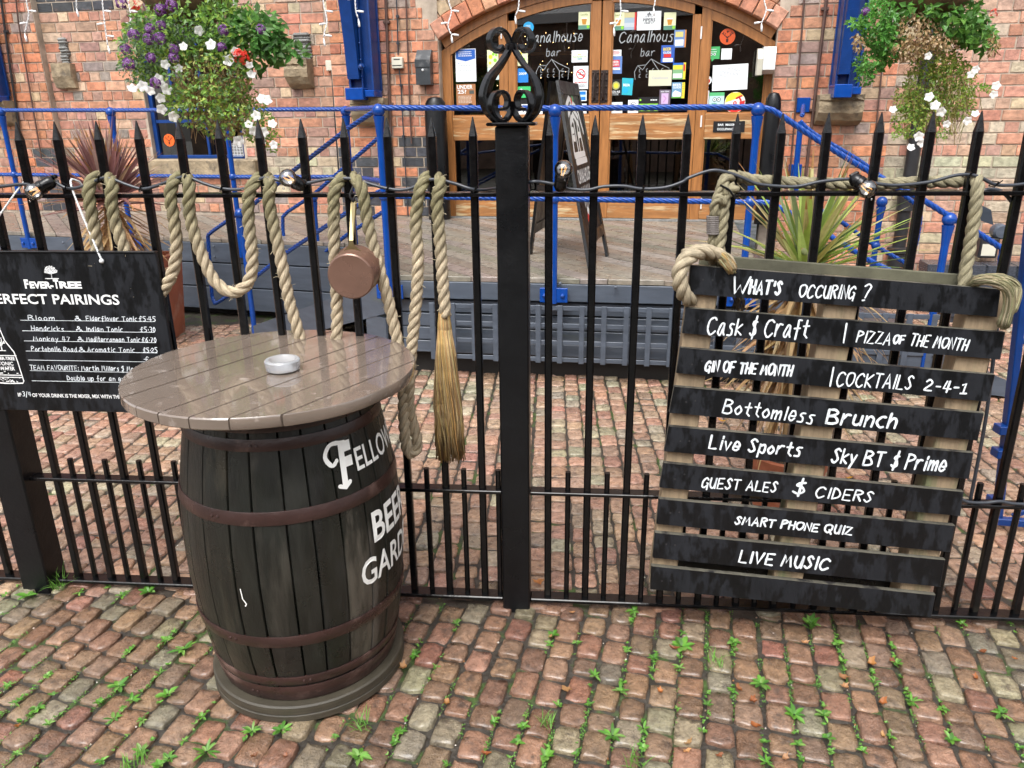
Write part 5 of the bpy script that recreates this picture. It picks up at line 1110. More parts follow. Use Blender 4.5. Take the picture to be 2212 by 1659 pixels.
def bulb(x, y, hx, hy, d=.05, hd=.03):
    """bulb centre and holder end in the photo"""
    c_ = FE.at(x, y, d); h = FE.at(hx, hy, hd); ax = (c_ - h).normalized(); M = ax.to_track_quat('Z', 'Y').to_matrix().to_4x4(); M.translation = h
    Lh = (c_ - h).length
    k = MB(); k.lathe([(.012, -.008), (.017, 0), (.0185, .006), (.0185, Lh - .030), (.0205, Lh - .028), (.0205, Lh - .018), (.015, Lh - .016)], 16, M=M); hd_ = k.build('lamp_holder', BLK, fest, smooth='auto')
    k = MB(); k.bar(h + V((-.01, .006, .004)), h + V((.012, .006, .016)), .016, .012, .003); k.build('cable_clamp', BLK, hd_)
    k = MB(); r = .0255; k.lathe([(.013, -.034 + .012), (.0145, -.018), (.021, -.013), (r, -.002), (r, .006), (.022, .016), (.013, .0235), (.0005, .026)], 20, M=M @ Mx.Translation((0, 0, Lh)), cap=False); bu = k.build('bulb', BGL, fest, smooth=True)
    k = MB()
    for i in range(4):
        a_ = i * pi / 2; p = M @ V((cos(a_) * .004, sin(a_) * .004, Lh - .02)); q = M @ V((cos(a_ + .6) * .009, sin(a_ + .6) * .009, Lh + .012)); k.tube([p, q], .0006, 5)
    k.build('filament', FIL, bu); k = MB(); k.lathe([(.006, -.028), (.005, -.016), (.002, -.012)], 8, M=M @ Mx.Translation((0, 0, Lh))); k.build('stem', IVORY, bu)
    k = MB(); q = M @ V((0, 0, Lh + .02)); k.ball(V((q.x, q.y, c_.z - .028)), .0035, 8); k.build('water_drop', BGL, bu, smooth=True)
bulb(75, 413, 112, 392); bulb(623, 385, 652, 402); bulb(1217, 367, 1209, 405); bulb(1872, 407, 1845, 386)
blk = thing('cable_loop', 'black cable looping off the rail beside the right hand rope', 'cable', FE)
k = MB(); k.tube(crom([FE.at(x, y, -.01) for x, y in ((2108, 425), (2118, 415), (2140, 409), (2165, 415), (2186, 438), (2193, 475), (2186, 520), (2172, 600), (2155, 700), (2130, 900), (2095, 1085))], 8), .0055, 8); k.build('cable', RUBB, blk, smooth=True, fix=False)
k = MB(); k.tube(crom([FE.at(x, y, .02) for x, y in ((2075, 1078), (2095, 1085), (2130, 1086), (2160, 1083), (2190, 1088), (2240, 1090))], 8), .0055, 8); k.build('cable', RUBB, blk, smooth=True, fix=False)
k = MB(); q = FE.at(2125, 457, -.15); k.prism([q + V((-.035, 0, .03)), q + V((.02, 0, .005)), q + V((.035, 0, -.04)), q + V((-.022, 0, -.02))], (0, .002, 0)); tgo = k.build('grey_tag', GREY, frame=FE); tag(tgo, 'small tilted grey label behind the railings right of the hanging rope', 'label')

# ------------------------------------------------------------------ copper pan
pan = thing('saucepan', 'tarnished copper saucepan hanging by its brass handle from the railings', 'saucepan', FE)
c_ = FE.at(757, 598, .125); r = .069
M = Mx.Translation(c_) @ Mx.Rotation(radians(-90), 4, 'X') @ Mx.Rotation(radians(6), 4, 'X')     # z axis points away from the viewer
k = MB(); k.lathe([(.001, 0), (r * .93, 0), (r * .985, .003), (r, .010), (r * 1.01, .078), (r * 1.045, .083), (r * 1.0, .082), (r * .97, .014), (.001, .012)], 40, M=M, cap=False); k.build('pan_body', COPP, pan, smooth='auto')
k = MB(); top = c_ + V((0, .045, r)); P = crom([top + V((-.022, .0, -.004)), top + V((0, 0, .008)), top + V((.022, 0, -.004))], 5)
k.prism([top + V((-.034, -.008, -.006)), top + V((-.02, -.01, .004)), top + V((-.008, -.012, .016)), top + V((-.005, -.014, .03)), top + V((.005, -.014, .03)), top + V((.008, -.012, .016)), top + V((.02, -.01, .004)), top + V((.034, -.008, -.006))], (0, .006, 0))
hb = top + V((0, -.010, .03)); he = FE.at(764, 438, .03); k.prism([hb + V((-.006, 0, 0)), hb + V((.006, 0, 0)), he + V((.0085, 0, 0)), he + V((.006, 0, .008)), he + V((-.006, 0, .008)), he + V((-.0085, 0, 0))], (0, .006, 0)); k.build('handle', BRAS, pan)
k = MB(); k.tube(crom([he + V((0, 0, .002)), he + V((-.008, -.005, .02)), FE.at(762, 405, .028), FE.at(768, 395, .0), FE.at(774, 408, .028), he + V((.004, -.003, .015)), he + V((0, 0, .002))], 5), .0028, 6); k.build('wire_tie', IRON, pan)

# ------------------------------------------------------------------ drinks board
bd_ = thing('drinks_board', 'black wooden drinks price board hanging by white cord on the left railings', 'sign', FE)
d0, d1_ = .040, .055; zt_, zb_ = 1.222, .702; s1 = -1.076; s0_ = -1.84; k = MB(); sh = -.035
k.box((s0_, -d1_, zb_), (s1, -d0, zt_), .002); bo_ = k.build('board', BLKS, bd_)
k = MB(); k.box((s0_, -d1_ - .004, zt_ - .0), (s1, -d0 + .002, zt_ + .005), .002); k.build('top_edge', BLKM, bd_)
fb = lambda x, z: V((x, -d1_ - .0012, z)); B_at = lambda x, y: (lambda q: (q.x, q.z))(FE.at(x, y, d1_))
k = MB()
def hand(txt, x0, y0, x1, hpx, w_=.0021, c=None, sl=.1, y1=None):
    a = B_at(x0, y0); b = B_at(x1, y0 if y1 is None else y1); h = hpx / FL * 2.55; ribbons(k, strokes(txt, a[0], a[1], h, b[0] - a[0], sl, .22), w_, fb, c)
rows = [(699, 'Bloom', 62, 118, '@', 'Elderflower Tonic', 187, 296, '£5.45', 301, 336), (722, 'Hendricks', 69, 138, '@', 'Indian Tonic', 187, 265, '£5.30', 304, 336), (744, 'Monkey 47', 73, 151, '@', 'Mediterranean Tonic', 188, 303, '£6.70', 307, 338), (766, 'Portobello Road', 69, 166, '@', 'Aromatic Tonic', 190, 291, '£5.25', 310, 340)]
for i, (yb, n1, xa, xb, am, n2, xc, xd, pr, xe, xf) in enumerate(rows):
    lx = 45 + i * 4; a = B_at(lx, yb - 8 + 1); b = B_at(331 + i * 3, yb - 4); yb -= 9
    za_l = B_at(lx + 140, yb + 3)[1]; ribbons(k, [[(a[0], za_l), (b[0], za_l)]], .0016, fb)
    y_ = yb + 1.5
    hand(n1, xa, y_, xb, 10); hand(am, 163 + i * 3, y_ + 1, 176 + i * 3, 10, .0023); hand(n2, xc, y_ + 1, xd, 9.5); hand(pr, xe, y_ + 2, xf, 9.5, .0023)
for i, yb in enumerate((779, 802, 824)):
    lx = 62 + i * 4; z = B_at(lx + 100, yb)[1]; a = B_at(lx, yb)[0]; ribbons(k, [[(a, z), (s1 - .06, z)]], .0016, fb)
hand('£', 312, 781, 322, 10); hand('TEAM FAVOURITE: Martin Millers + Med Tonic', 66, 798, 330, 10); hand('Double up for an extra £2', 146, 821, 312, 10); hand('3/4', 50, 855, 68, 9)
k.build('handwriting', CHALK, bo_, fix=False)
k = MB()
def pr_(txt, x0, y0, x1, hpx, off=.0, c=None): a = B_at(x0, y0); b = B_at(x1, y0); printed(k, txt, a[0], a[1], hpx / FL * 2.5, b[0] - a[0], fb, c, off=off)
pr_('F', 55, 622, 64, 17, .05); pr_('EVER-', 66, 622, 117, 13, .05); pr_('T', 118, 622, 129, 17, .05); pr_('REE', 130, 622, 178, 13, .05)
pr_('PERFECT PAIRINGS', -24, 655, 259, 20, .02); pr_('IF', 40, 856, 48, 8, .02); pr_('OF YOUR DRINK IS THE MIXER, MIX WITH THE BEST', 71, 857, 283, 8, .02)
# tree emblem
c0 = B_at(110, 588); e = 1 / FL * 2.5; ribbons(k, [[(c0[0] - 14 * e, c0[1] - 13 * e), (c0[0] + 14 * e, c0[1] - 13 * e)]], 2 * e, fb)
ribbons(k, [[(c0[0], c0[1] - 12 * e), (c0[0] + .5 * e, c0[1] - 3 * e), (c0[0] + s_ * x * e, c0[1] + y * e)] for x, y in ((12, 5), (8, 10), (3, 12), (13, 0)) for s_ in (-1, 1)], 1.8 * e, fb)
for i in range(60):
    a_ = U(-.25, pi + .25); q = U(.45, 1); x = c0[0] + cos(a_) * 14 * e * q; z = c0[1] + (2 + sin(a_) * 11 * q) * e; k.add([fb(x + cos(j * 1.26) * 1.5 * e, z + sin(j * 1.26) * 1.5 * e) for j in range(5)], ((0, 1, 2, 3, 4),))
# bottle drawing at the left edge
cb = B_at(6, 760); q = lambda x, y: (cb[0] + x * e, cb[1] + y * e)
for sg in (-1, 1): ribbons(k, [[q(sg * 6, 78), q(sg * 6, 50), q(sg * 11, 25), q(sg * 26, 0), q(sg * 29, -20), q(sg * 33, -65), q(sg * 30, -70), q(0, -71)]], 2.4 * e, fb)
ribbons(k, [[q(-6, 78), q(6, 78)], [q(-6, 70), q(6, 70)], [q(-6, 62), q(6, 62)], [q(-29, -8), q(29, -8)], [q(-31, -52), q(31, -52)], [q(-31, -57), q(31, -57)]], 2 * e, fb)
for i in range(90):
    x, y = U(-24, 24), random.choice((U(28, 58), U(-50, -36), U(-69, -58), U(10, 22)))
    if abs(x) < 8 + (30 - y) * .3 or y < 0: 
        w_ = U(1, 5); p_ = q(x, y); k.quad(fb(p_[0], p_[1]), fb(p_[0] + w_ * e, p_[1]), fb(p_[0] + w_ * e, p_[1] + 2 * e), fb(p_[0], p_[1] + 2 * e))
ribbons(k, [[q(0, 4), q(0, 16)], [q(0, 12), q(-8, 24)], [q(0, 12), q(8, 24)], [q(-8, 3), q(8, 3)], [q(0, 14), q(-3, 28)], [q(0, 14), q(4, 28)]], 2 * e, fb)
a = q(-24, -18); printed(k, 'FEVER-TREE', a[0], a[1], 7 * e, 48 * e, fb, off=.03); a = q(-16, -30); printed(k, 'TONIC', a[0], a[1], 8 * e, 34 * e, fb, off=.02); a = q(-15, -41); printed(k, 'WATER', a[0], a[1], 8 * e, 34 * e, fb, off=.02)
k.build('printed_lettering', WHITE, bo_, fix=False)
k = MB()
kn = B_at(223, 569); K0 = FE.at(221, 562, d1_); K1 = FE.at(154, 402, .016); K2 = FE.at(-70, 560, d1_); K3 = FE.at(44, 403, .016)
kk = None
for P in ([K0, K0 + V((-.01, .0, .03)), K1, K1 + V((.004, .03, .012)), K1 + V((.01, .045, -.01))], [K2, K3 + (K2 - K3) * .5, K3, K3 + V((-.0, .03, .012)), K3 + V((-.02, .04, -.01))]): kk = MB(); twist(kk, crom(P, 6), 0.0034, .022, 3, step=.004, n=5, srf=.55); cdo = kk.build('cord', WIRE, bd_, smooth=True, fix=False)
kk = MB(); kk.ball(K0 + V((0, -.004, -.002)), .0075, 10); kk.build('knot', WIRE, bd_, smooth=True, fix=False)

# ------------------------------------------------------------------ pallet menu board
pal = thing('pallet_sign', 'black painted pallet with white handwritten pub offers, roped to the right railings', 'sign', FE)
def pbase(x, y, d): return FE.at(x, y, d)
TL, TR_, BL_, BR_ = FE.at(1492, 573, .125), FE.at(2163, 625, .125), FE.at(1407, 1223, .17), FE.at(2022, 1286, .17)
PX = ((TR_ - TL).normalized() + (BR_ - BL_).normalized()).normalized(); PZ = ((TL - BL_) + (TR_ - BR_)).normalized(); PZ = (PZ - PX * PZ.dot(PX)).normalized(); PY = PZ.cross(PX)   # PY points away
PW = ((TR_ - TL).length + (BR_ - BL_).length) / 2
def pm(x, y, z): return TLc + PX * x + PY * y + PZ * z
TLc = (TL + TR_ + BL_ + BR_) / 4; 
def on_pal(x, y):
    r_ = FE.m.to_3x3().inverted() @ ray(x, y); o_ = FE.m.inverted() @ C0; t_ = (TLc - o_).dot(PY) / r_.dot(PY); q_ = o_ + r_ * t_ - TLc; return q_.dot(PX), q_.dot(PZ)
PMx = Mx((PX, PY, PZ)).transposed().to_4x4(); PMx.translation = TLc
# slat corners read off the photo: (left top, left bottom, right top, right bottom)
EDGE = mat('worn_lit_slat_edge', (.10, .095, .075), .6, var=.4, vs=20, bump=.2, bs=40, col2=(.012, .012, .013), c2t=(.5, .6), c2s=10)  # worn wood, with the light the edges catch put into its colour
SL = [((1492, 573), (1487, 635), (2163, 625), (2155, 685)), ((1482, 665), (1474, 720), (2173, 718), (2162, 777)), ((1470, 751), (1461, 806), (2151, 810), (2136, 868)), ((1457, 835), (1446, 892), (2127, 893), (2113, 952)), ((1445, 921), (1435, 975), (2104, 979), (2094, 1035)), ((1434, 1000), (1425, 1053), (2083, 1063), (2075, 1115)), ((1424, 1078), (1418, 1132), (2064, 1136), (2053, 1193)), ((1415, 1151), (1410, 1205), (2043, 1210), (2032, 1268)), ((1407, 1223), (1405, 1273), (2022, 1286), (2013, 1333))]
for lt, lb, rt, rb in SL:
    q4 = [on_pal(*p) for p in (lt, lb, rb, rt)]; k = MB(); bv = .003
    F4 = [V((x, 0, z)) for x, z in q4]; c0_ = sum(F4, V((0, 0, 0))) / 4; ins = [p + (c0_ - p).normalized() * .003 + V((0, -.0, 0)) for p in F4]; mid = [p + V((0, .003, 0)) for p in F4]; bk = [p + V((0, .018, 0)) for p in F4]
    k.add([PMx @ p for p in ins + mid + bk], [(0, 1, 2, 3), (11, 10, 9, 8)] + [(j, (j + 1) % 4, 4 + (j + 1) % 4, 4 + j) for j in range(4)] + [(4 + j, 4 + (j + 1) % 4, 8 + (j + 1) % 4, 8 + j) for j in range(4)])
    sl = k.build('slat', BLKS, pal); sl.data.materials.append(EDGE)
    for pg in sl.data.polygons:
        if pg.normal.dot(PZ) > .85 or abs(pg.normal.dot(PX)) > .85: pg.material_index = 1
    SLO = globals().setdefault('SLO', []); SLO.append(sl)
    k = MB()
    for x in (.03, .05): 
        p = PMx @ V((q4[0][0] + x * 1.3, -.0005, (q4[0][1] + q4[1][1]) / 2 + U(-.01, .01))); k.disc(p, .003, 8, nrm=PZ, x=PX)
    k.build('nail', IRON, sl, fix=False)
zt1 = on_pal(1492, 573)[1]; zb1 = on_pal(1405, 1273)[1]; xl = on_pal(1490, 640)[0]; xr = on_pal(2150, 700)[0]
for i, (xt0, xt1, xb0, xb1) in enumerate((((1487, 640), (1553, 646), (1410, 1205), (1467, 1212)), ((1788, 664), (1857, 668), (1676, 1238), (1742, 1242)), ((2100, 690), (2157, 696), (1950, 1260), (2030, 1268)))):
    a, b, c2, d2 = [on_pal(*p)[0] for p in (xt0, xt1, xb0, xb1)]; x0, x1 = (a + c2) / 2 + (.003 if i == 0 else 0), (b + d2) / 2; k = MB()
    k.box((x0, .0185, zb1 + .01), (x1, .040, zt1 - .006), .003, PMx); k.box((x0 + .004, .041, zb1 + .012), (x1 - .006, .098, zt1 - .008), .004, PMx); k.build('stringer', RAW, pal)
k = MB(); k.box((xl + .03, .099, zt1 - .05), (xr - .02, .112, zt1 + .022), .003, PMx); k.build('back_board', mat('mossy_timber', (.085, .082, .052), .7, var=.4, vs=8, bump=.3, bs=30), pal); k = MB(); k.box((xl + .03, .099, zb1 + .0), (xr - .02, .112, zb1 + .12), .003, PMx); k.build('back_board', BLKM, pal)
fp = lambda x, z: PMx @ V((x, -.0015, z)); SM = [MB() for _ in SLO]; hk = 1 / FL * 2.35
def ph(txt, x0, y0, x1, y1, h, w_=.0046, sl=.1):
    a = on_pal(x0, y0); b = on_pal(x1, y1); S = strokes(txt, 0, 0, h * hk, hypot(b[0] - a[0], b[1] - a[1]), sl, .3); an = atan2(b[1] - a[1], b[0] - a[0]); c_, s__ = cos(an), sin(an)
    i_ = min(range(9), key=lambda i: abs(a[1] + h * hk / 2 - (on_pal(*SL[i][0])[1] + on_pal(*SL[i][1])[1]) / 2 + 0)); m_ = MB(); ribbons(m_, [[(a[0] + x * c_ - y * s__, a[1] + x * s__ + y * c_) for x, y in s2] for s2 in S], w_, fp); m_.build('handwriting', CHALK, SLO[i_], fix=False)
ph("W", 1578, 633, 1612, 635, 33, .0051); ph("HAT'S", 1618, 634, 1684, 636, 25, .007); ph("OCCURING", 1725, 641, 1842, 646, 24); ph("?", 1860, 648, 1873, 649, 30)
ph("Cask & Craft", 1526, 722, 1742, 728, 33, .0051); ph("|", 1816, 735, 1822, 735, 30); ph("PIZZA", 1849, 739, 1920, 744, 23); ph("OF", 1929, 741, 1950, 742, 15, .006); ph("THE MONTH", 1964, 745, 2086, 757, 22)
ph("GIN OF THE MONTH", 1523, 801, 1708, 812, 21, .006); ph("|", 1787, 828, 1794, 828, 28); ph("COCKTAILS", 1805, 833, 1966, 841, 28); ph("2-4-1", 1996, 843, 2086, 850, 22, .0051)
ph("Bottomless", 1560, 891, 1754, 914, 28, .0051); ph("Brunch", 1784, 914, 1932, 924, 30, .007)
ph("Live Sports", 1531, 968, 1727, 985, 28, .0062); ph("Sky BT & Prime", 1795, 998, 2038, 1018, 30, .0062)
ph("GUEST ALES", 1516, 1052, 1675, 1063, 22, .0051); ph("&", 1712, 1066, 1735, 1066, 28, .007); ph("CIDERS", 1760, 1073, 1880, 1085, 24, .0051)
ph("SMART PHONE QUIZ", 1587, 1131, 1838, 1155, 18, .0058); ph("LIVE MUSIC", 1596, 1213, 1786, 1231, 27, .007)


# ------------------------------------------------------------------ ropes that carry the pallet
def ropecol2(p):
    f_ = U(.85, 1.1); m_ = random.random() < .0; return (.30 * f_, .265 * f_, .165 * f_)
def ropecol3(p):
    f_ = U(.85, 1.12); return (.42 * f_, .35 * f_, .24 * f_)
r2 = thing('hanging_rope', 'old green-grey rope along the rail, knotted to both corners of the pallet sign', 'rope', FE)
k = MB()
def rp2(pts, r=.0185, cf=ropecol2, pitch=.1): twist(k, crom(rope_path(pts), 8), r, pitch, 3, step=.009, n=9, colf=cf, T=True, srf=.54)
rp2([(1572, 420, .04), (1560, 398, .035), (1578, 380, .01), (1605, 384, -.028), (1640, 390, -.034), (1760, 396, -.034), (1900, 397, -.034), (2010, 393, -.034), (2080, 392, -.03), (2105, 386, 0), (2112, 398, .03), (2108, 440, .04), (2100, 500, .04), (2090, 560, .045), (2082, 612, .06), (2080, 650, .08), (2095, 690, .06)], .0175)
rp2([(1590, 405, .03), (1568, 420, .04), (1562, 460, .045), (1558, 500, .045), (1553, 545, .05), (1560, 575, .06)], .0175)
rp2([(1566, 383, .035), (1558, 400, .04), (1545, 440, .05), (1541, 480, .045), (1538, 520, .045), (1540, 560, .04)], .0125, pitch=.075)
rp2([(1566, 440, .055), (1552, 428, .06), (1543, 445, .055), (1548, 470, .05)], .014)
k.build('rope_strands', ROPE, r2, smooth=True, fix=False)
k = MB(); rp2([(1548, 560, .05), (1530, 546, .09), (1508, 546, .13), (1484, 558, .145), (1470, 580, .15), (1468, 605, .15), (1474, 628, .14), (1486, 645, .12), (1500, 640, .08)], .0225, ropecol3, .11)
rp2([(1480, 552, .13), (1502, 543, .14), (1530, 543, .13), (1556, 552, .11), (1572, 566, .10), (1580, 580, .09)], .019, ropecol3)
k.build('corner_hitch', ROPE, r2, smooth=True, fix=False)
k = MB()       # cable ties and twine round the splice
k.tube([FE.at(x, y, d) for x, y, d in ((1556, 400, .05), (1575, 410, .06), (1588, 428, .06), (1596, 412, .0))], .003, 6); q = FE.at(1594, 423, .055); k.box(q - V((.008, .003, .003)), q + V((.008, .004, .003)), .001)
k.build('cable_tie', BLK, r2)
k = MB()
for i in range(10): q = FE.at(1540, 468 + i * 4, .048); k.tube([q + V((cos(a_ * .7) * .0165, sin(a_ * .7) * .0165, 0)) for a_ in range(9)], .0025, 5, closed=True)
k.build('twine_whipping', mat('grey_twine', (.18, .16, .15), .6), r2)
GC = [(.33, .3, .17), (.4, .33, .19), (.25, .24, .12), (.45, .38, .24)]
def hairs(t, P0, n, spread, name, cols, top=None):
    k = MB()
    for i in range(n):
        o1 = rv() * spread; P = [p + V((o1.x, o1.y * .8, o1.z)) * s_ + rv() * .002 for p, s_ in P0]; k.tube(crom(P, 3), U(.0012, .0022), 4, c=jc(random.choice(cols), .25), T=True)
    return k.build(name, ROPE, t, smooth=True, fix=False)
A = lambda x, y, d: FE.at(x, y, d)
hairs(r2, [(A(2092, 622, .07), .6), (A(2110, 606, .13), 1.), (A(2145, 605, .155), 1.1), (A(2175, 622, .16), 1.1), (A(2180, 655, .155), 1.1), (A(2168, 700, .15), 1.3)], 170, .012, 'frayed_end', GC)
hairs(r2, [(A(2098, 625, .1), .6), (A(2120, 605, .10), 1.), (A(2165, 603, .10), 1.1), (A(2195, 622, .10), 1.1), (A(2193, 650, .11), 1.1), (A(2184, 672, .12), 1.0)], 120, .011, 'frayed_end', GC)
hairs(r2, [(A(1545, 552, .1), .7), (A(1560, 556, .12), 1.), (A(1572, 568, .135), 1.1), (A(1580, 582, .135), 1.0)], 90, .014, 'frayed_end', GC + TC)
hairs(r2, [(A(1590, 640, .05), .7), (A(1598, 655, .06), 1.1), (A(1592, 668, .06), 1.2)], 60, .014, 'frayed_end', [(.1, .07, .04), (.15, .1, .06)])

# ================================================================== barrel table
BX, BY = -.640, 2.012
bar = thing('barrel_table', 'dark oak barrel table with rusty hoops and a wet brown plank top', 'table')
bar.location = (BX, BY, 0)
k = MB(); k.lathe([(.283, 0), (.288, .003), (.288, .022), (.284, .025), (.288, .028), (.288, .05), (.283, .054)], 64); k.build('base_disc', PLY, bar, smooth='auto')
PF = [(.054, .262), (.12, .276), (.20, .292), (.28, .303), (.36, .310), (.45, .3135), (.54, .311), (.63, .304), (.72, .290), (.80, .275), (.86, .262), (.90, .254)]
PF = [(z, r * .985) for z, r in PF]
def br(z):
    for (z0, r0), (z1, r1) in zip(PF, PF[1:]):
        if z <= z1: return r0 + (r1 - r0) * (z - z0) / (z1 - z0)
    return PF[-1][1]
NS = 25; aw = [U(.75, 1.3) for _ in range(NS)]; tot = sum(aw); a0 = .1
SCL = [(.026, .025, .020), (.018, .018, .016), (.07, .062, .048), (.015, .015, .014), (.036, .031, .022), (.023, .022, .019), (.085, .078, .062), (.02, .02, .019)]
for i in range(NS):
    a1 = a0 + 2 * pi * aw[i] / tot; g = .0016; k = MB(); vs = []; zs = [z for z, r in PF]; dr = U(-.0015, .0015)
    for z in zs:
        r = br(z) + dr
        for a_, q in ((a0 + g / r * .5, -.004), (a0 + g / r + .006, 0), ((a0 + a1) / 2, .0012), (a1 - g / r - .006, 0), (a1 - g / r * .5, -.004), (a1 - g / r * .5, -.022), (a0 + g / r * .5, -.022)): vs.append((cos(a_) * (r + q), sin(a_) * (r + q), z))
    n = len(zs); k.add(vs, [(i_ * 7 + j, i_ * 7 + (j + 1) % 7, i_ * 7 + 7 + (j + 1) % 7, i_ * 7 + 7 + j) for i_ in range(n - 1) for j in range(7)] + [tuple(range(7))[::-1], tuple(range(n * 7 - 7, n * 7))])
    o = k.build('stave', STAVE, bar, smooth='auto'); o.color = (*jc(random.choice(SCL), .15), 1); a0 = a1
k = MB(); k.lathe([(.235, .06), (.235, .89)], 32); k.build('barrel_core', DARK, bar)
for z0, z1 in ((.822, .852), (.632, .668), (.262, .298), (.118, .148), (.056, .110), (.868, .898)):
    k = MB(); t = .0035; P = [(br(z0) - .006, z0 + .001), (br(z0) + t - .001, z0), (br(z0 + .002) + t, z0 + .002), (br((z0 + z1) / 2) + t + .0006, (z0 + z1) / 2), (br(z1) + t, z1 - .002), (br(z1) + t - .001, z1), (br(z1) - .006, z1 - .001)]
    k.lathe(P, 72, cap=False); ho = k.build('hoop', HOOP, bar, smooth='auto')
    k = MB(); aa = U(-2.2, -1.2)
    for da in (0, .06): zz = (z0 + z1) / 2; k.ball((cos(aa + da) * (br(zz) + t), sin(aa + da) * (br(zz) + t), zz), .0045, 8)
    k.build('rivet', HOOP, ho)
def cyl(am, zm): return lambda x, z: (lambda r, a_: V((cos(a_) * r, sin(a_) * r, zm + z)))(br(zm + z) + .0022, am + x / .30)
ang = lambda px, py, z: 0
def btext(txt, adeg, z, h, wdeg, off=.012, shear=0, rise=0):
    # subdivide printed text onto the curved staves
    k = MB(); am = radians(adeg); w_ = radians(wdeg) * .30; f = cyl(am, z)
    printed(k, txt, 0, 0, h, w_, lambda x, zz: f(x, zz + x * rise), off=off, shear=shear); return k
for args in (('F', -47, .705, .10, 9, .05, .1), ('ELLOWS', -36.5, .722, .060, 48, .012, 0), ('BEER', -33, .505, .086, 40, .02, 0), ('GARDEN', -43, .388, .078, 62, .015, 0)):
    btext(*args).build('white_lettering', PAINT, bar, fix=False)
k = MB(); f = cyl(radians(-51), .70); ribbons(k, [crom([V(p) for p in ((.035, .10, 0), (.0, .105, 0), (-.014, .08, 0), (0, .058, 0), (.014, .066, 0))], 5)], .010, lambda x, z: f(x, z)) if 0 else ribbons(k, [[(p.x, p.y) for p in crom([V((.05, .108, 0)), V((.005, .112, 0)), V((-.016, .085, 0)), V((0, .058, 0)), V((.016, .068, 0))], 5)], [(.012, .0), (.03, -.008), (.045, .004)]], .011, f)
k.build('white_lettering', PAINT, bar, fix=False)
k = MB(); f = cyl(radians(-103), .42); ribbons(k, [[(0, .03), (.002, .0), (.01, -.015), (.006, -.022)]], .003, f); k.build('paint_drip', PAINT, bar, fix=False)
# plank top
TX, TY, TRr, TZ = -.655 - BX, 2.015 - BY, .386, .957
th_ = radians(57.5); tv = V((cos(th_), sin(th_))); tu = V((-sin(th_), cos(th_)))
NP = 9; pw = 2 * TRr / NP
for i in range(NP):
    u0 = -TRr + i * pw + .0018; u1 = -TRr + (i + 1) * pw - .0018
    u0 = max(u0, -TRr + .004); u1 = min(u1, TRr - .004)
    P = []; n = 14
    arc = lambda ua, ub, sg: [(ua + (ub - ua) * j / n, sg * sqrt(max(0, TRr ** 2 - (ua + (ub - ua) * j / n) ** 2))) for j in range(n + 1)]
    P = arc(u0, u1, 1) + arc(u1, u0, -1)
    W3 = [V((TX + tu.x * a_ + tv.x * b_, TY + tu.y * a_ + tv.y * b_, TZ)) for a_, b_ in P]; c_ = sum(W3, V((0, 0, 0))) / len(W3); N_ = len(W3)
    ins = [p + (V((c_.x, c_.y, p.z)) - p).normalized() * .0035 for p in W3]; mid = [p - V((0, 0, .0035)) for p in W3]; m2 = [p - V((0, 0, .027)) for p in W3]; bt = [p - V((0, 0, .030)) + (V((c_.x, c_.y, p.z)) - p).normalized() * .003 for p in W3]
    dz_ = U(-.0006, .0006); al = [p + V((0, 0, dz_)) for p in ins + mid + m2 + bt]; k = MB()
    k.add(al, [tuple(range(N_)), tuple(range(4 * N_ - 1, 3 * N_ - 1, -1))] + [(l * N_ + j, l * N_ + (j + 1) % N_, (l + 1) * N_ + (j + 1) % N_, (l + 1) * N_ + j) for l in range(3) for j in range(N_)])
    k.build('top_plank', COMP, bar, smooth='auto')
k = MB(); k.box((-.2, -.03, .90), (.2, .03, .926), .003, Mx.Rotation(th_ + pi / 2, 4, 'Z')); k.build('batten', BLKM, bar)
ash = MB(); a = G(612, 800, TZ); ash.lathe([(.001, 0), (.040, 0), (.044, .003), (.047, .02), (.047, .027), (.043, .031), (.037, .031), (.034, .027), (.030, .010), (.001, .008)], 36, cap=False); o = ash.build('ashtray', TGL, smooth='auto'); o.location = (a.x, a.y, TZ + .002); tag(o, 'round clear glass ashtray on the wet brown plank table top', 'ashtray')
# blue gate on the right
gt = thing('blue_gate', 'blue steel gate frame standing ajar behind the railings at the right edge', 'gate')
g0 = V((1.955, 2.75, .04)); k = MB(); k.bar(g0, g0 + V((-.13, 0, 1.35)), .035, .028, .003); k.build('stile', STEELD, gt); k = MB(); k.bar(g0 + V((-.02, -.01, .0)), g0 + V((.6, -.12, .0)), .03, .03, .003); k.build('bottom_rail', STEELD, gt); k = MB(); k.bar(g0 + V((.06, .0, .01)), g0 + V((.55, -.1, .4)), .02, .02, .003); k.build('brace', STEELD, gt)
k = MB(); k.bar(g0 + V((-.06, 0, .75)), g0 + V((.5, -.1, .75)), .025, .02, .003); k.build('middle_rail', STEELD, gt)
for z in (.07, .28, .38): k = MB(); k.box(g0 + V((-.045 - z * .1, -.03, z)), g0 + V((-.012 - z * .1, .02, z + .035)), .003); k.build('hinge_lug', STEELD, gt)
k = MB(); k.box(g0 + V((-.075, -.01, .95)), g0 + V((.55, .012, 1.42)), .004); k.build('sheet_panel', STEELD, gt); k = MB(); k.bar(g0 + V((-.03, -.05, 1.0)), g0 + V((-.03, -.05, .84)), .012, .012); k.build('handle', WIRE, gt)

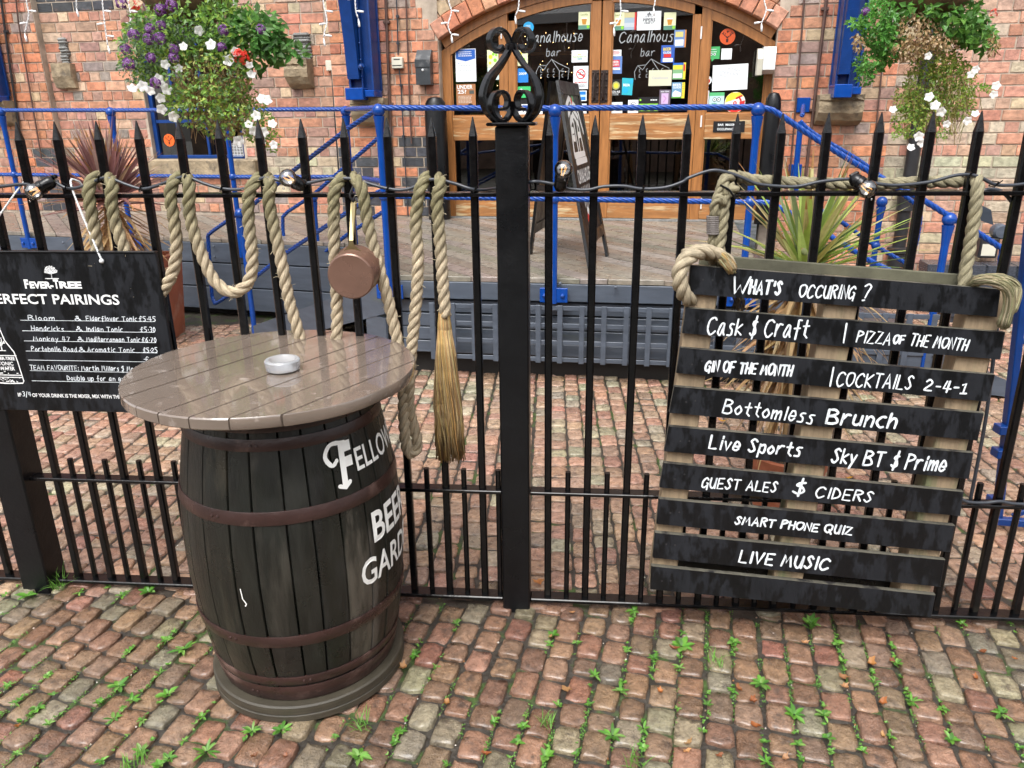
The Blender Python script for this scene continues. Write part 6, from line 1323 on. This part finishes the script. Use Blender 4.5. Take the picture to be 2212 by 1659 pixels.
# ================================================================== plants
GRs = [(.10, .22, .03), (.14, .28, .05), (.20, .34, .06), (.08, .16, .035), (.28, .38, .08)]
def strap_leaf(mb, o, d, L_, w_, c, droop, c2=None, curl=0):
    o = V(o); d = V(d).normalized(); side = d.cross(V((0, 0, 1))); side = side.normalized() if side.length > .05 else V((1, 0, 0)); n = 7; vs = []; p = o.copy(); dd = d.copy()
    for i in range(n):
        t = i / (n - 1); W = w_ * (.55 + .9 * t if t < .4 else (1 - t) * 1.5 + .02) * .5; up = side.cross(dd); vs += [p + side * W + up * W * .35, p.copy(), p - side * W + up * W * .35]
        p = p + dd * (L_ / (n - 1)); dd = (dd + V((0, 0, -droop * (.3 + t)))).normalized()
    for i in range(n - 1):
        cc = c if (c2 is None or i < n - 2) else c2; mb.add(vs[3 * i:3 * i + 6], [(0, 1, 4, 3), (1, 2, 5, 4)], cc)
def cordyline(name, base, head, label, pals, n, L_, w_, dead, potf):
    t = thing(name, label, 'potted plant'); b = V(base); h = V(head)
    k = MB(); k.tube(crom([b, b.lerp(h, .5) + V((.01, .01, 0)), h], 5), [.03] * 11, 8); k.build('stem', STONE, t, smooth=True)
    k = MB()
    for i in range(n):
        a_ = U(0, 2 * pi); el = U(.0, 1.5) ** .85; d = V((cos(a_) * cos(el), sin(a_) * cos(el), sin(el))); c = jc(random.choice(pals), .18)
        strap_leaf(k, h + V((0, 0, U(-.05, .03))), d, L_ * U(.7, 1.05), w_ * U(.75, 1.1), c, U(.02, .14) * (1.5 - el), c2=(.35, .18, .06) if R() < .5 else None)
    k.build('foliage', LEAF, t, fix=False)
    k = MB()
    for i in range(dead):
        a_ = U(0, 2 * pi); el = U(-1.3, -.1); d = V((cos(a_) * cos(el), sin(a_) * cos(el), sin(el))); strap_leaf(k, h + V((0, 0, -U(.0, (h - b).z * .55))), d, L_ * U(.5, .95), w_ * U(.4, .8), jc((.48, .33, .17), .3), U(.1, .35))
    tag(k.build('dry_leaves', LEAF, t, fix=False), kind='stuff'); potf(t); return t
def square_pot(t):
    x0, x1, y0, y1, z = -3.42, -2.56, 5.42, 6.0, .64; k = MB(); cx, cy = (x0 + x1) / 2, (y0 + y1) / 2; s_ = .88
    lo = [(cx + (x - cx) * s_, cy + (y - cy) * s_, 0) for x, y in ((x0, y0), (x1, y0), (x1, y1), (x0, y1))]; hi = [(x, y, z) for x, y in ((x0, y0), (x1, y0), (x1, y1), (x0, y1))]; hi2 = [(cx + (x - cx) * .9, cy + (y - cy) * .88, z) for x, y, _ in hi]; hi3 = [(x, y, z - .06) for x, y, _ in hi2]
    k.add(lo + hi + hi2 + hi3, [(3, 2, 1, 0), (12, 13, 14, 15)] + [(l * 4 + j, l * 4 + (j + 1) % 4, l * 4 + 4 + (j + 1) % 4, l * 4 + 4 + j) for l in range(3) for j in range(4)]); k.build('square_planter', TERR, t)
cordyline('purple_cordyline', (-3.0, 5.62, .55), (-2.86, 5.62, 1.05), 'purple leaved cordyline in a tall terracotta planter behind the drinks board', [(.22, .10, .10), (.30, .15, .14), (.17, .08, .08), (.28, .18, .11), (.40, .26, .23)], 190, .60, .055, 110, square_pot)
def round_pot(t):
    k = MB(); k.lathe([(.10, 0), (.125, .02), (.155, .22), (.165, .225), (.17, .27), (.155, .275), (.14, .25), (.14, .24)], 36, (1.15, 2.93, 0)); k.build('round_pot', TERR, t, smooth='auto'); k = MB(); k.disc((1.15, 2.93, .25), .142, 24, nrm=V((0, 1, 0))); k.build('potting_soil', SOIL, t)
cordyline('green_cordyline', (1.15, 2.93, .24), (1.13, 2.93, 1.03), 'yellow-green cordyline with dry straw leaves, in a terracotta pot behind the pallet sign', [(.34, .46, .10), (.26, .38, .09), (.48, .40, .20), (.38, .48, .12), (.5, .42, .2), (.12, .20, .07), (.38, .38, .12), (.25, .30, .15), (.45, .45, .18)], 90, .50, .036, 420, round_pot)

def petunia(sz=.03):
    m = MB(); n = 20; c0 = (0, 0, -.35 * sz); R1 = []; R2 = []; R0 = []
    for j in range(n):
        a_ = 2 * pi * j / n; q = 1 + .13 * cos(5 * a_); R0.append((cos(a_) * sz * .16, sin(a_) * sz * .16, -sz * .3)); R1.append((cos(a_) * sz * .6, sin(a_) * sz * .6, 0)); R2.append((cos(a_) * sz * q, sin(a_) * sz * q, .16 * sz * cos(5 * a_) - .05 * sz))
    vs = [c0] + R0 + R1 + R2 + [(0, 0, -sz * 1.4)]; fs_ = [(0, 1 + j, 1 + (j + 1) % n) for j in range(n)]
    for l in (0, 1): fs_ += [(1 + l * n + j, 1 + l * n + n + j, 1 + l * n + n + (j + 1) % n, 1 + l * n + (j + 1) % n) for j in range(n)]
    m.add(vs, fs_, (.82, .82, .80)); return m
def to_px(x, y, Y): r_ = ray(x, y); return C0 + r_ * (Y / r_.y)
def flower_at(me, name, t, p, sz, face=None, color=(.9, .9, .88)):
    f = (C0 - p).normalized() if face is None else face; f = (f + rv() * .42 + V((0, 0, .22))).normalized(); M = f.to_track_quat('Z', 'Y').to_matrix().to_4x4() @ Mx.Rotation(U(0, 6), 4, 'Z') @ Mx.Scale(sz, 4); M.translation = p
    inst(me, name, t, M, color)
PME = petunia(1).mesh('petunia_flower'); PME.materials.append(PETAL); PME.polygons.foreach_set('use_smooth', [True] * len(PME.polygons))
def umbel(cols, n, s=1):
    m = MB()
    for i in range(n):
        d = rv(); d.z = abs(d.z) * .9 + .05; d.normalize(); c = random.choice(cols); x = d.orthogonal().normalized(); y = d.cross(x)
        for j in range(4): a_ = j * pi / 2 + U(0, .4); u_ = x * cos(a_) + y * sin(a_); w_ = d.cross(u_); o_ = d * U(.82, 1); m.add([o_, o_ + u_ * .17 + w_ * .10 + d * .05, o_ + u_ * .30 + d * .02, o_ + u_ * .17 - w_ * .10 + d * .05], ((0, 1, 2, 3),), c)
    return m
def blob_leaves(k, regions, n, smin, smax, cols, Y0, dY, seg=1, droop=.2, hang=False):
    tw = sum(r_[2] * r_[3] for r_ in regions)
    for cx, cy, rx, ry in regions:
        for _ in range(int(n * rx * ry / tw)):
            while True:
                a_, b_ = U(-1, 1), U(-1, 1)
                if a_ * a_ + b_ * b_ < 1: break
            Y = Y0 - sqrt(1 - a_ * a_ - b_ * b_) * dY * U(.3, 1.0) * (1 if R() < .7 else -1)
            p = to_px(cx + a_ * rx, cy + b_ * ry, Y); d = (rv() + V((a_ * .7, -.5, -b_ * .3 - (1.1 if hang else .1)))).normalized()
            leaf(k, p, d, (rv() + V((0, -1.0, .9))).normalized(), U(smin, smax), U(smin, smax) * .62, jc(random.choice(cols), .2), U(.1, .3), droop, seg)
def stems(k, regions, n, Y0, dY, c, L_=.12):
    for cx, cy, rx, ry in regions:
        for _ in range(n):
            p = to_px(cx + U(-.8, .8) * rx, cy + U(-.8, .8) * ry, Y0 - U(-.5, .5) * dY); P = [p, p + rv() * L_ * .3 + V((0, 0, -L_ * .4)), p + rv() * L_ * .5 + V((0, 0, -L_))]; k.tube(P, .0015, 4, c=jc(random.choice(c), .25), caps=False)
GB = [(.15, .30, .06), (.20, .38, .07), (.27, .44, .10), (.12, .23, .07), (.18, .28, .11)]; GY_ = [(.30, .44, .07), (.38, .48, .10), (.24, .38, .06), (.46, .48, .13)]; DRY = [(.36, .24, .11), (.42, .30, .15), (.28, .18, .08), (.22, .13, .06)]; GGR = [(.14, .21, .12), (.11, .18, .09), (.18, .26, .15)]
hb = thing('hanging_basket', 'hanging basket with purple verbena, white petunias and a red geranium', 'flower basket'); YB0 = 4.7
k = MB(); c_ = to_px(400, -25, YB0 + .05); k.lathe([(.02, -.2), (.16, -.16), (.24, -.06), (.27, .04), (.25, .04), (.22, -.05), (.02, -.17)], 28, c_, cap=False); k.build('basket_bowl', mat('coir_liner', (.16, .09, .05), .9, var=.4, vs=20, bump=.6, bs=40), hb, smooth=True)
k = MB()
for a_ in range(3): k.tube([c_ + V((cos(a_ * 2.1) * .25, sin(a_ * 2.1) * .25, .04)), c_ + V((0, 0, .75))], .004, 5)
k.build('chain', IRON, hb)
k = MB()
blob_leaves(k, [(410, 60, 130, 80), (330, 100, 75, 75), (500, 70, 80, 70)], 2600, .018, .045, GB + GY_[:1], YB0, .28)
blob_leaves(k, [(540, 95, 70, 62), (560, 60, 50, 40), (590, 110, 40, 22), (640, 112, 22, 18)], 520, .045, .07, [(.09, .25, .05), (.13, .30, .07), (.10, .2, .06)], YB0 - .05, .2)
blob_leaves(k, [(320, 100, 60, 65), (300, 150, 45, 35), (400, 60, 50, 40)], 1100, .012, .026, GGR, YB0 - .06, .2)
blob_leaves(k, [(440, 165, 105, 75), (450, 225, 95, 55), (500, 260, 70, 45)], 1500, .02, .036, GY_ + GB, YB0 - .12, .26)
blob_leaves(k, [(310, 180, 30, 16), (320, 155, 30, 24), (380, 215, 35, 30), (565, 280, 32, 40), (585, 300, 18, 30), (525, 230, 50, 45)], 1100, .014, .026, [(.2, .38, .06), (.28, .42, .08)], YB0 - .05, .14)
k.build('foliage', LEAF, hb, fix=False)
k = MB(); blob_leaves(k, [(455, 165, 85, 60), (470, 215, 80, 60), (500, 265, 55, 30)], 1500, .014, .03, [(.45, .34, .18), (.5, .4, .2), (.36, .25, .12)], YB0 - .02, .2, hang=True); stems(k, [(455, 160, 90, 60), (470, 220, 80, 50)], 130, YB0 - .1, .3, DRY, .1); tag(k.build('withered_growth', LEAF, hb, fix=False), kind='stuff')
k = MB()
for i in range(22): a_ = U(-.6, .6); p = to_px(440 + U(-50, 60), 30, YB0 - .1); strap_leaf(k, p, V((a_, -.3, 1.0)), U(.2, .35), .008, jc((.25, .36, .1), .2), U(.15, .4))
k.build('trailing_grass', LEAF, hb, fix=False)
for x, y in ((430, 66), (396, 100), (455, 96), (357, 139), (386, 148), (509, 112), (493, 130), (538, 140), (343, 170), (286, 190), (308, 186), (325, 196), (360, 193), (347, 212), (349, 236), (375, 252), (543, 160), (565, 213), (576, 215), (553, 250), (537, 268), (588, 267), (548, 283), (570, 285), (515, 305), (591, 313), (346, 178), (565, 305)): flower_at(PME, 'petunia_flower', hb, to_px(x, y, YB0 - .28), U(.021, .029))
VM = umbel([(.16, .03, .22), (.22, .05, .30), (.10, .02, .15), (.2, .04, .28), (.24, .05, .33), (.4, .22, .48)], 60).mesh('verbena_flower'); VM.materials.append(LEAF)
for x, y in ((370, 13), (347, 22), (325, 64), (347, 54), (322, 84), (345, 82), (375, 106), (376, 126), (327, 126), (278, 139), (271, 106), (289, 77), (483, 65), (479, 103), (564, 63), (262, 8), (335, 180)): flower_at(VM, 'verbena_flower', hb, to_px(x, y, YB0 - .3), U(.025, .034))
RM = umbel([(.75, .03, .02), (.6, .02, .015), (.8, .06, .03)], 22).mesh('geranium_flower'); RM.materials.append(LEAF)
for x, y, s_ in ((520, 122, .042), (528, 128, .03), (513, 118, .028), (290, 10, .03)): flower_at(RM, 'geranium_flower', hb, to_px(x, y, YB0 - .3), s_)

h2 = thing('hanging_basket', 'hanging basket trailing green foliage, dry stems and white petunias at the upper right', 'flower basket'); Y2 = 4.5
k = MB(); c_ = to_px(2010, -45, Y2); k.lathe([(.02, -.2), (.16, -.16), (.24, -.06), (.27, .04), (.25, .04), (.22, -.05), (.02, -.17)], 28, c_, cap=False); k.build('basket_bowl', MATS['coir_liner'], h2, smooth=True)
k = MB()
for a_ in range(3): k.tube([c_ + V((cos(a_ * 2.1) * .25, sin(a_ * 2.1) * .25, .04)), c_ + V((0, 0, .75))], .004, 5)
k.build('chain', IRON, h2)
k = MB(); blob_leaves(k, [(1905, 55, 48, 60), (1920, 95, 38, 42), (1880, 135, 34, 22), (1870, 165, 18, 16), (1850, 50, 18, 10)], 1700, .016, .036, [(.10, .30, .05), (.15, .38, .07), (.08, .22, .04)], Y2, .22)
blob_leaves(k, [(2060, 45, 75, 50), (2100, 70, 40, 40), (2010, 20, 60, 30), (2130, 90, 20, 25)], 700, .03, .06, [(.10, .26, .05), (.15, .33, .06), (.08, .18, .04)], Y2, .24)
blob_leaves(k, [(2015, 130, 50, 42), (2000, 190, 48, 50), (2010, 235, 60, 38), (1970, 265, 45, 30), (2080, 175, 28, 40), (1960, 215, 30, 30), (2050, 150, 40, 40), (2075, 220, 30, 35)], 3000, .012, .026, GY_ + [(.22, .38, .07), (.18, .32, .06)], Y2, .14)
blob_leaves(k, [(2125, 190, 25, 9), (1950, 232, 20, 8), (1945, 290, 22, 10), (2035, 290, 20, 10)], 220, .012, .024, [(.2, .38, .06), (.28, .42, .08)], Y2 - .05, .1)
k.build('foliage', LEAF, h2, fix=False)
k = MB(); blob_leaves(k, [(1985, 75, 50, 52), (1955, 105, 35, 25), (2035, 90, 40, 20), (2145, 95, 14, 28), (1852, 90, 10, 20)], 1100, .014, .03, DRY + [(.5, .36, .2), (.55, .42, .25)], Y2 - .08, .2, hang=True); stems(k, [(2005, 190, 60, 60), (2060, 180, 50, 60)], 90, Y2, .25, [(.3, .3, .08), (.35, .25, .1)], .16); tag(k.build('withered_growth', LEAF, h2, fix=False), kind='stuff')
for x, y in ((2005, 121), (2098, 160), (2108, 150), (2152, 185), (2147, 204), (2007, 209), (2020, 227), (2033, 242), (1929, 236), (2045, 268), (2090, 261), (2107, 245), (1985, 295), (1992, 308), (1968, 318)): flower_at(PME, 'petunia_flower', h2, to_px(x, y, Y2 - .24), U(.018, .025))
flower_at(RM, 'geranium_flower', h2, to_px(2148, 29, Y2 - .2), .022); flower_at(VM, 'verbena_flower', h2, to_px(1870, 26, Y2 - .2), .022)

# ------------------------------------------------------------------ icicle lights hanging from above
IC = [([(55, -60), (57, 0), (62, 30), (58, 52), (53, 72)], 'at the far left of the wall'), ([(163, -60), (165, 0), (165, 18)], 'left of the plain brick panel'), ([(219, -60), (221, 0), (225, 40), (229, 75), (233, 98)], 'beside the left edge of the window arch'), ([(274, -60), (277, 0), (282, 30), (281, 52)], 'in front of the purple flowers'), ([(436, -60), (437, 0), (440, 15), (434, 32)], 'above the middle of the left basket'), ([(504, -60), (505, 0), (506, 38)], 'above the red geranium'), ([(695, -60), (698, 0), (706, 45), (702, 65), (699, 82)], 'just left of the blue bracket'), ([(764, -60), (767, 0), (769, 25), (774, 40)], 'in front of the blue bracket'), ([(966, -60), (969, 0), (975, 25), (968, 55), (975, 75)], 'in front of the left end of the brick arch'), ([(1119, -60), (1121, 0), (1119, 20), (1113, 34)], 'over the left door leaf'), ([(1338, -60), (1340, 0), (1340, 35), (1326, 60)], 'over the right door leaf'), ([(1414, -60), (1415, 0), (1412, 16)], 'beside the crisps poster'), ([(1650, -60), (1651, 0), (1655, 22), (1645, 50)], 'in front of the right end of the brick arch')]
for P, lab in IC:
    t = thing('icicle_light_strand', 'white icicle light strand hanging ' + lab, 'fairy lights', None, 'icicle light strands along the canopy'); Q = crom([to_px(x, y, 6.3) for x, y in P], 6); k = MB(); twist(k, Q, .006, .05, 2, step=.008, n=5, srf=.5); k.build('wire', WIRE, t, smooth=True, fix=False)
    L_ = resample(Q, .085)
    for i, p in enumerate(L_[2:] + [Q[-1]]):
        sg = 1 if i % 2 else -1; last = (p - Q[-1]).length < 1e-6; d = V((.1, 0, -1)) if last else V((sg, 0, -.15)); k = MB(); k.tube([p, p + d * .02, p + d * .022, p + d * .055, p + d * .058], [.003, .006, .008, .0075, .003], 7); k.build('fairy_bulb', WIRE, t, smooth=True)

# ------------------------------------------------------------------ weeds, moss and fallen leaves in the joints
R8 = [(520, 430, 2), (765, 590, 3), (765, 530, 1.6), (870, 590, 2.2), (1000, 570, 2.2), (640, 640, 2), (650, 690, 1.3), (505, 600, 2), (1320, 515, 3.2), (1390, 570, 1.8), (1430, 650, 1.8), (1670, 590, 1.5), (1640, 655, 2), (350, 710, 1.8), (480, 690, 1.3), (480, 780, 2), (1035, 740, 3.4), (1575, 740, 2.4), (1770, 830, 2), (890, 845, 1.4), (190, 840, 1.8), (775, 940, 1.6), (560, 940, 1.8), (430, 970, 2.6), (1205, 880, 2.6), (1345, 880, 2), (1370, 980, 1.5), (1240, 1010, 2.2), (1040, 990, 1.8), (1530, 1040, 1.7), (1660, 980, 1.8), (1840, 980, 1.8), (2070, 870, 2.2), (240, 1045, 1.6), (140, 1060, 2), (1060, 1080, 2.2), (1890, 860, 1.4), (740, 680, 1.6), (915, 770, 1.3), (760, 860, 1), (2100, 480, 1.6), (1980, 490, 1.8), (340, 840, 1.2), (40, 930, 1.6), (30, 880, 1), (180, 535, 1.5), (125, 565, 1.5), (290, 570, 1.4), (2170, 1020, 1.4), (1400, 1040, 1.4), (1300, 1080, 1.2), (600, 1030, 1.2)]
R7 = [(130, 370, 3), (450, 320, 1.8), (640, 350, 3), (370, 360, 1.8), (560, 370, 1.8), (90, 290, 1.8), (720, 560, 2), (805, 600, 3), (555, 610, 1.8), (735, 520, 1.4), (530, 760, 2.8), (580, 820, 2.2), (700, 700, 1.8), (760, 800, 2.2), (400, 820, 2), (150, 850, 2.4), (20, 750, 2), (60, 830, 1.8), (640, 910, 1.6), (210, 920, 1.5), (500, 900, 1.8), (1130, 960, 2.4), (1230, 950, 3), (1700, 950, 2), (940, 1050, 3), (600, 1040, 2.4), (780, 1080, 2.2), (830, 1000, 1.6), (1600, 1070, 3.2), (1985, 490, 1.6), (1830, 630, 1.5), (1765, 600, 1.2), (1920, 680, 1.2), (2110, 910, 1.8), (2180, 990, 1.8), (100, 1055, 1.6), (440, 1080, 1.4), (650, 1090, 2), (20, 360, 1.4), (30, 450, 1.6), (195, 710, 1.4), (1710, 1000, 1.6), (1400, 965, 1.2), (1900, 1090, 1.4), (850, 885, 1.5)]
special = {(1320, 515): 'tall feathery green weed below the middle of the pallet sign', (1035, 740): 'dandelion rosette with toothed leaves among brown leaf scraps, right foreground', (130, 370): 'broad pale green weed beside the grass tuft at the left post', (1230, 950): 'pair of broad round-leaved weeds just in front of the barrel base', (940, 1050): 'broad round-leaved weed at the bottom edge below the barrel', (640, 350): 'large-leaved weed against the rail left of the barrel', (1600, 1070): 'spreading clump of small round leaves at the bottom edge right of the barrel', (805, 600): 'star shaped rosette weed left of the barrel base', (530, 760): 'upright pointed-leaf weed in the left foreground setts', (765, 590): 'leafy weed rosette below the left end of the pallet sign'}
WG = [(.12, .31, .04), (.17, .40, .06), (.09, .24, .04), (.21, .40, .09)]
pts = [(1106 + x / 2, 1106 + y / 2, s_, (x, y)) for x, y, s_ in R8] + [(x / 2, 1106 + y / 2, s_, (x, y)) for x, y, s_ in R7]
vj0 = V((cos(radians(75.5)), sin(radians(75.5)), 0))
def where(x, y):
    v_ = 'near the railings' if y < 1390 else 'by the bottom edge' if y > 1590 else 'in mid foreground'
    h_ = 'far left' if x < 160 else 'left of the barrel' if x < 460 else 'in front of the barrel' if x < 880 else 'below the middle post' if x < 1250 else 'below the left half of the pallet sign' if x < 1600 else 'below the right half of the pallet sign' if x < 1960 else 'far right'
    return h_ + ' ' + v_
for x, y, s_, key in pts:
    p = G(x, y); c0_ = round(p.x * sin(radians(75.5)) / .081 - p.y * cos(radians(75.5)) / .081) * .081; e_ = c0_ - (p.x * sin(radians(75.5)) - p.y * cos(radians(75.5))); p = p + V((sin(radians(75.5)), -cos(radians(75.5)), 0)) * e_ * .85; k = MB(); n = random.choice((4, 5, 6, 8)) + int(s_); rr_ = .0078 * s_ * U(.8, 1.2); lean = U(.35, .95); a0 = U(0, 6); tooth = key == (1035, 740); fea = key == (1320, 515)
    for i in range(n * (3 if fea else 1)):
        a_ = a0 + i * 2.4; el = U(.05, .8) if not fea else U(.5, 1.4); d = V((cos(a_) * cos(el), sin(a_) * cos(el), sin(el))); q = U(.3, 1); o_ = p + V((cos(a_), sin(a_), 0)) * rr_ * .25 * q + V((0, 0, .004 + (U(0, .03) if fea else 0)))
        leaf(k, o_, d, (0, 0, 1), rr_ * U(.7, 1.7), rr_ * (U(.35, .5) if tooth else lean * U(.7, 1.1)), jc(random.choice(WG), .2), U(.08, .2), U(.1, .35), 5)
    if s_ < 2.5:      # trailing companions in the joint
        for j in range(random.choice((2, 4, 6))):
            q_ = p + vj0 * U(-.06, .06) + V((U(-.006, .006), 0, 0))
            for i in range(4): a_ = U(0, 6); leaf(k, q_ + V((0, 0, .003)), V((cos(a_), sin(a_), U(.2, .9))), (0, 0, 1), rr_ * U(.35, .8), rr_ * U(.25, .5), jc(random.choice(WG), .2), .1, .2, 5)
    o = k.build('weed', LEAF, fix=False)
    tag(o, special.get(key) or '%s %s' % ('small green weed' if s_ < 1.7 else 'leafy green weed', where(x, y)), 'weed', 'weeds growing between the setts')
for x, y, n, h in ((130, 1270, 34, .09), (780, 1568, 26, .05), (1180, 1565, 22, .045), (1545, 1435, 18, .05), (280, 1660, 20, .05), (310, 1640, 14, .04), (1370, 1650, 20, .05)):
    k = MB(); p = G(x, y)
    for i in range(n): a_ = U(0, 6.3); el = U(.5, 1.4); strap_leaf(k, p + V((U(-.02, .02), U(-.02, .02), 0)), V((cos(a_) * cos(el), sin(a_) * cos(el), sin(el))), h * U(.6, 1.2), .0035, jc((.16, .36, .06), .25), U(.1, .3))
    tag(k.build('grass_tuft', LEAF, fix=False), 'spiky grass tuft at the foot of the left railing post' if x == 130 else 'tuft of thin grass ' + where(x, y), 'grass tuft', 'grass tufts between the setts')
# moss and seedlings creeping along the joints
k = MB(); a75 = radians(75.5); vj = V((cos(a75), sin(a75), 0)); uj = V((sin(a75), -cos(a75), 0))
for _ in range(1500):
    x, y = U(-1.9, 2.3), U(1.0, 2.35)
    if y > fy(x) - .03 or hypot(x - BX, y - BY) < .3: continue
    c0_ = round((x * uj.x + y * uj.y) / .081 - .0) * .081; t_ = x * vj.x + y * vj.y; p = uj * c0_ + vj * t_; dens = math.sin(x * 4.1 + 1.3) * math.sin(y * 5.3 + x) 
    if dens < U(-.35, .55): continue
    for i in range(random.randint(8, 26)):
        q = p + vj * U(-.03, .03) + uj * U(-.006, .006) + V((0, 0, -.006 + U(0, .006))); a_ = U(0, 6.3); leaf(k, q, V((cos(a_), sin(a_), U(.3, 1.2))), (0, 0, 1), U(.003, .007), U(.003, .005), jc((.13, .32, .045), .3), .1, .1)
o = k.build('joint_moss', LEAF, fix=False); tag(o, 'bright green moss and seedlings creeping along the joints', 'moss', kind='stuff')
k = MB()
for _ in range(900):      # grit and leaf crumbs
    x, y = U(-2, 2.4), U(1.0, 5); c0_ = round((x * uj.x + y * uj.y) / .081) * .081 if y < 2.2 else U(-3, 3); t_ = x * vj.x + y * vj.y; p = uj * c0_ + vj * t_ + V((U(-.004, .004), 0, -.004)); s_ = U(.0015, .004)
    k.lathe([(s_, 0), (s_ * .6, s_ * .8)], 5, p, c=jc(random.choice(((.25, .18, .12), (.4, .36, .3), (.3, .14, .05), (.55, .52, .45))), .2))
o = k.build('joint_grit', BRKA, fix=False); tag(o, 'grit and leaf crumbs lying in the joints', 'grit', kind='stuff')
LFc = [(.42, .16, .04), (.48, .22, .07), (.36, .12, .035), (.5, .27, .12), (.28, .10, .04)]
L8 = [(115, 310, 2.4), (125, 390, 1.6), (430, 385, 1.8), (445, 402, 1.5), (235, 775, 1.9), (700, 595, 1.9), (1550, 660, 2.4), (1430, 720, 1.8), (1435, 760, 1.6), (1600, 830, 2), (2030, 610, 1.5), (2000, 722, 1.6), (640, 780, 1.4), (1040, 820, 1.8), (1050, 930, 1.7), (760, 1005, 1.8), (755, 1040, 1.4), (895, 1060, 1.4), (1180, 1070, 1.7), (1600, 972, 1.5), (260, 440, 1.1), (1265, 570, 1.6), (1640, 652, 1.7), (980, 770, 1.7), (165, 545, 1.2), (2170, 640, 1)]
L7 = [(1900, 375, 2.8), (1742, 675, 2), (1930, 830, 1.5), (2100, 1050, 1.6), (80, 930, 1), (1100, 1060, 1.2), (1235, 1060, 1), (430, 120, 1.6)]
lf_l = ['curled orange-brown leaf lying on the setts beside the middle post']
allL = [(1106 + x / 2, 1106 + y / 2, s_) for x, y, s_ in L8] + [(x / 2, 1106 + y / 2, s_) for x, y, s_ in L7]
for i, (x, y, s_) in enumerate(allL + [(1560, 912, 3), (1833, 1036, 2)]):
    p = G(x, y); k = MB(); n = 11; a0 = U(0, 6); r_ = .0085 * s_; el = U(.35, .7); c = jc(random.choice(LFc), .2) if i < len(allL) else (.6, .32, .04); top = []
    for j in range(n): a_ = 2 * pi * j / n; q = r_ * (1 + .3 * cos(a_ * 5 + a0) + U(-.15, .15)); x_, y_ = cos(a_) * q, sin(a_) * q * el; top.append(p + V((x_ * cos(a0) - y_ * sin(a0), x_ * sin(a0) + y_ * cos(a0), .006 + abs(x_) * .45 + U(0, .15) * r_)))
    k.add([p + V((0, 0, .005))] + top, [(0, 1 + j, 1 + (j + 1) % n) for j in range(n)], c); k.add([p + V((0, 0, .003))] + [q - V((0, 0, .0012)) for q in top], [(0, 1 + (j + 1) % n, 1 + j) for j in range(n)], c)
    lab = 'large curled orange leaf by the railings left of the middle post' if (x, y) == (950, 1293.5) else ('large yellow leaf seen between the upper slats behind the pallet sign' if x < 1700 else 'small yellow leaf seen beside the pot behind the pallet sign') if i >= len(allL) else ('crumpled orange-brown leaf ' if s_ > 1.65 else 'tiny brown leaf scrap ') + where(x, y)
    tag(k.build('fallen_leaf', LEAF, fix=False), lab, 'leaf', 'fallen leaves on the setts')

# ------------------------------------------------------------------ put each Empty at the base of its thing
bpy.context.view_layer.update()
for o in [o for o in sc.objects if o.type == 'EMPTY' and o.parent is None and o.children]:
    lo = V((1e9,) * 3); hi = V((-1e9,) * 3)
    for ch in o.children_recursive:
        if ch.type != 'MESH': continue
        M = o.matrix_world.inverted() @ ch.matrix_world
        for c in ch.bound_box:
            p = M @ V(c); lo = V(map(min, lo, p)); hi = V(map(max, hi, p))
    if lo.x > 1e8: continue
    b = V(((lo.x + hi.x) / 2, (lo.y + hi.y) / 2, lo.z)); T = Mx.Translation(-b)
    for ch in o.children: ch.matrix_local = T @ ch.matrix_parent_inverse @ ch.matrix_local if 0 else T @ ch.matrix_local
    o.matrix_world = o.matrix_world @ Mx.Translation(b)
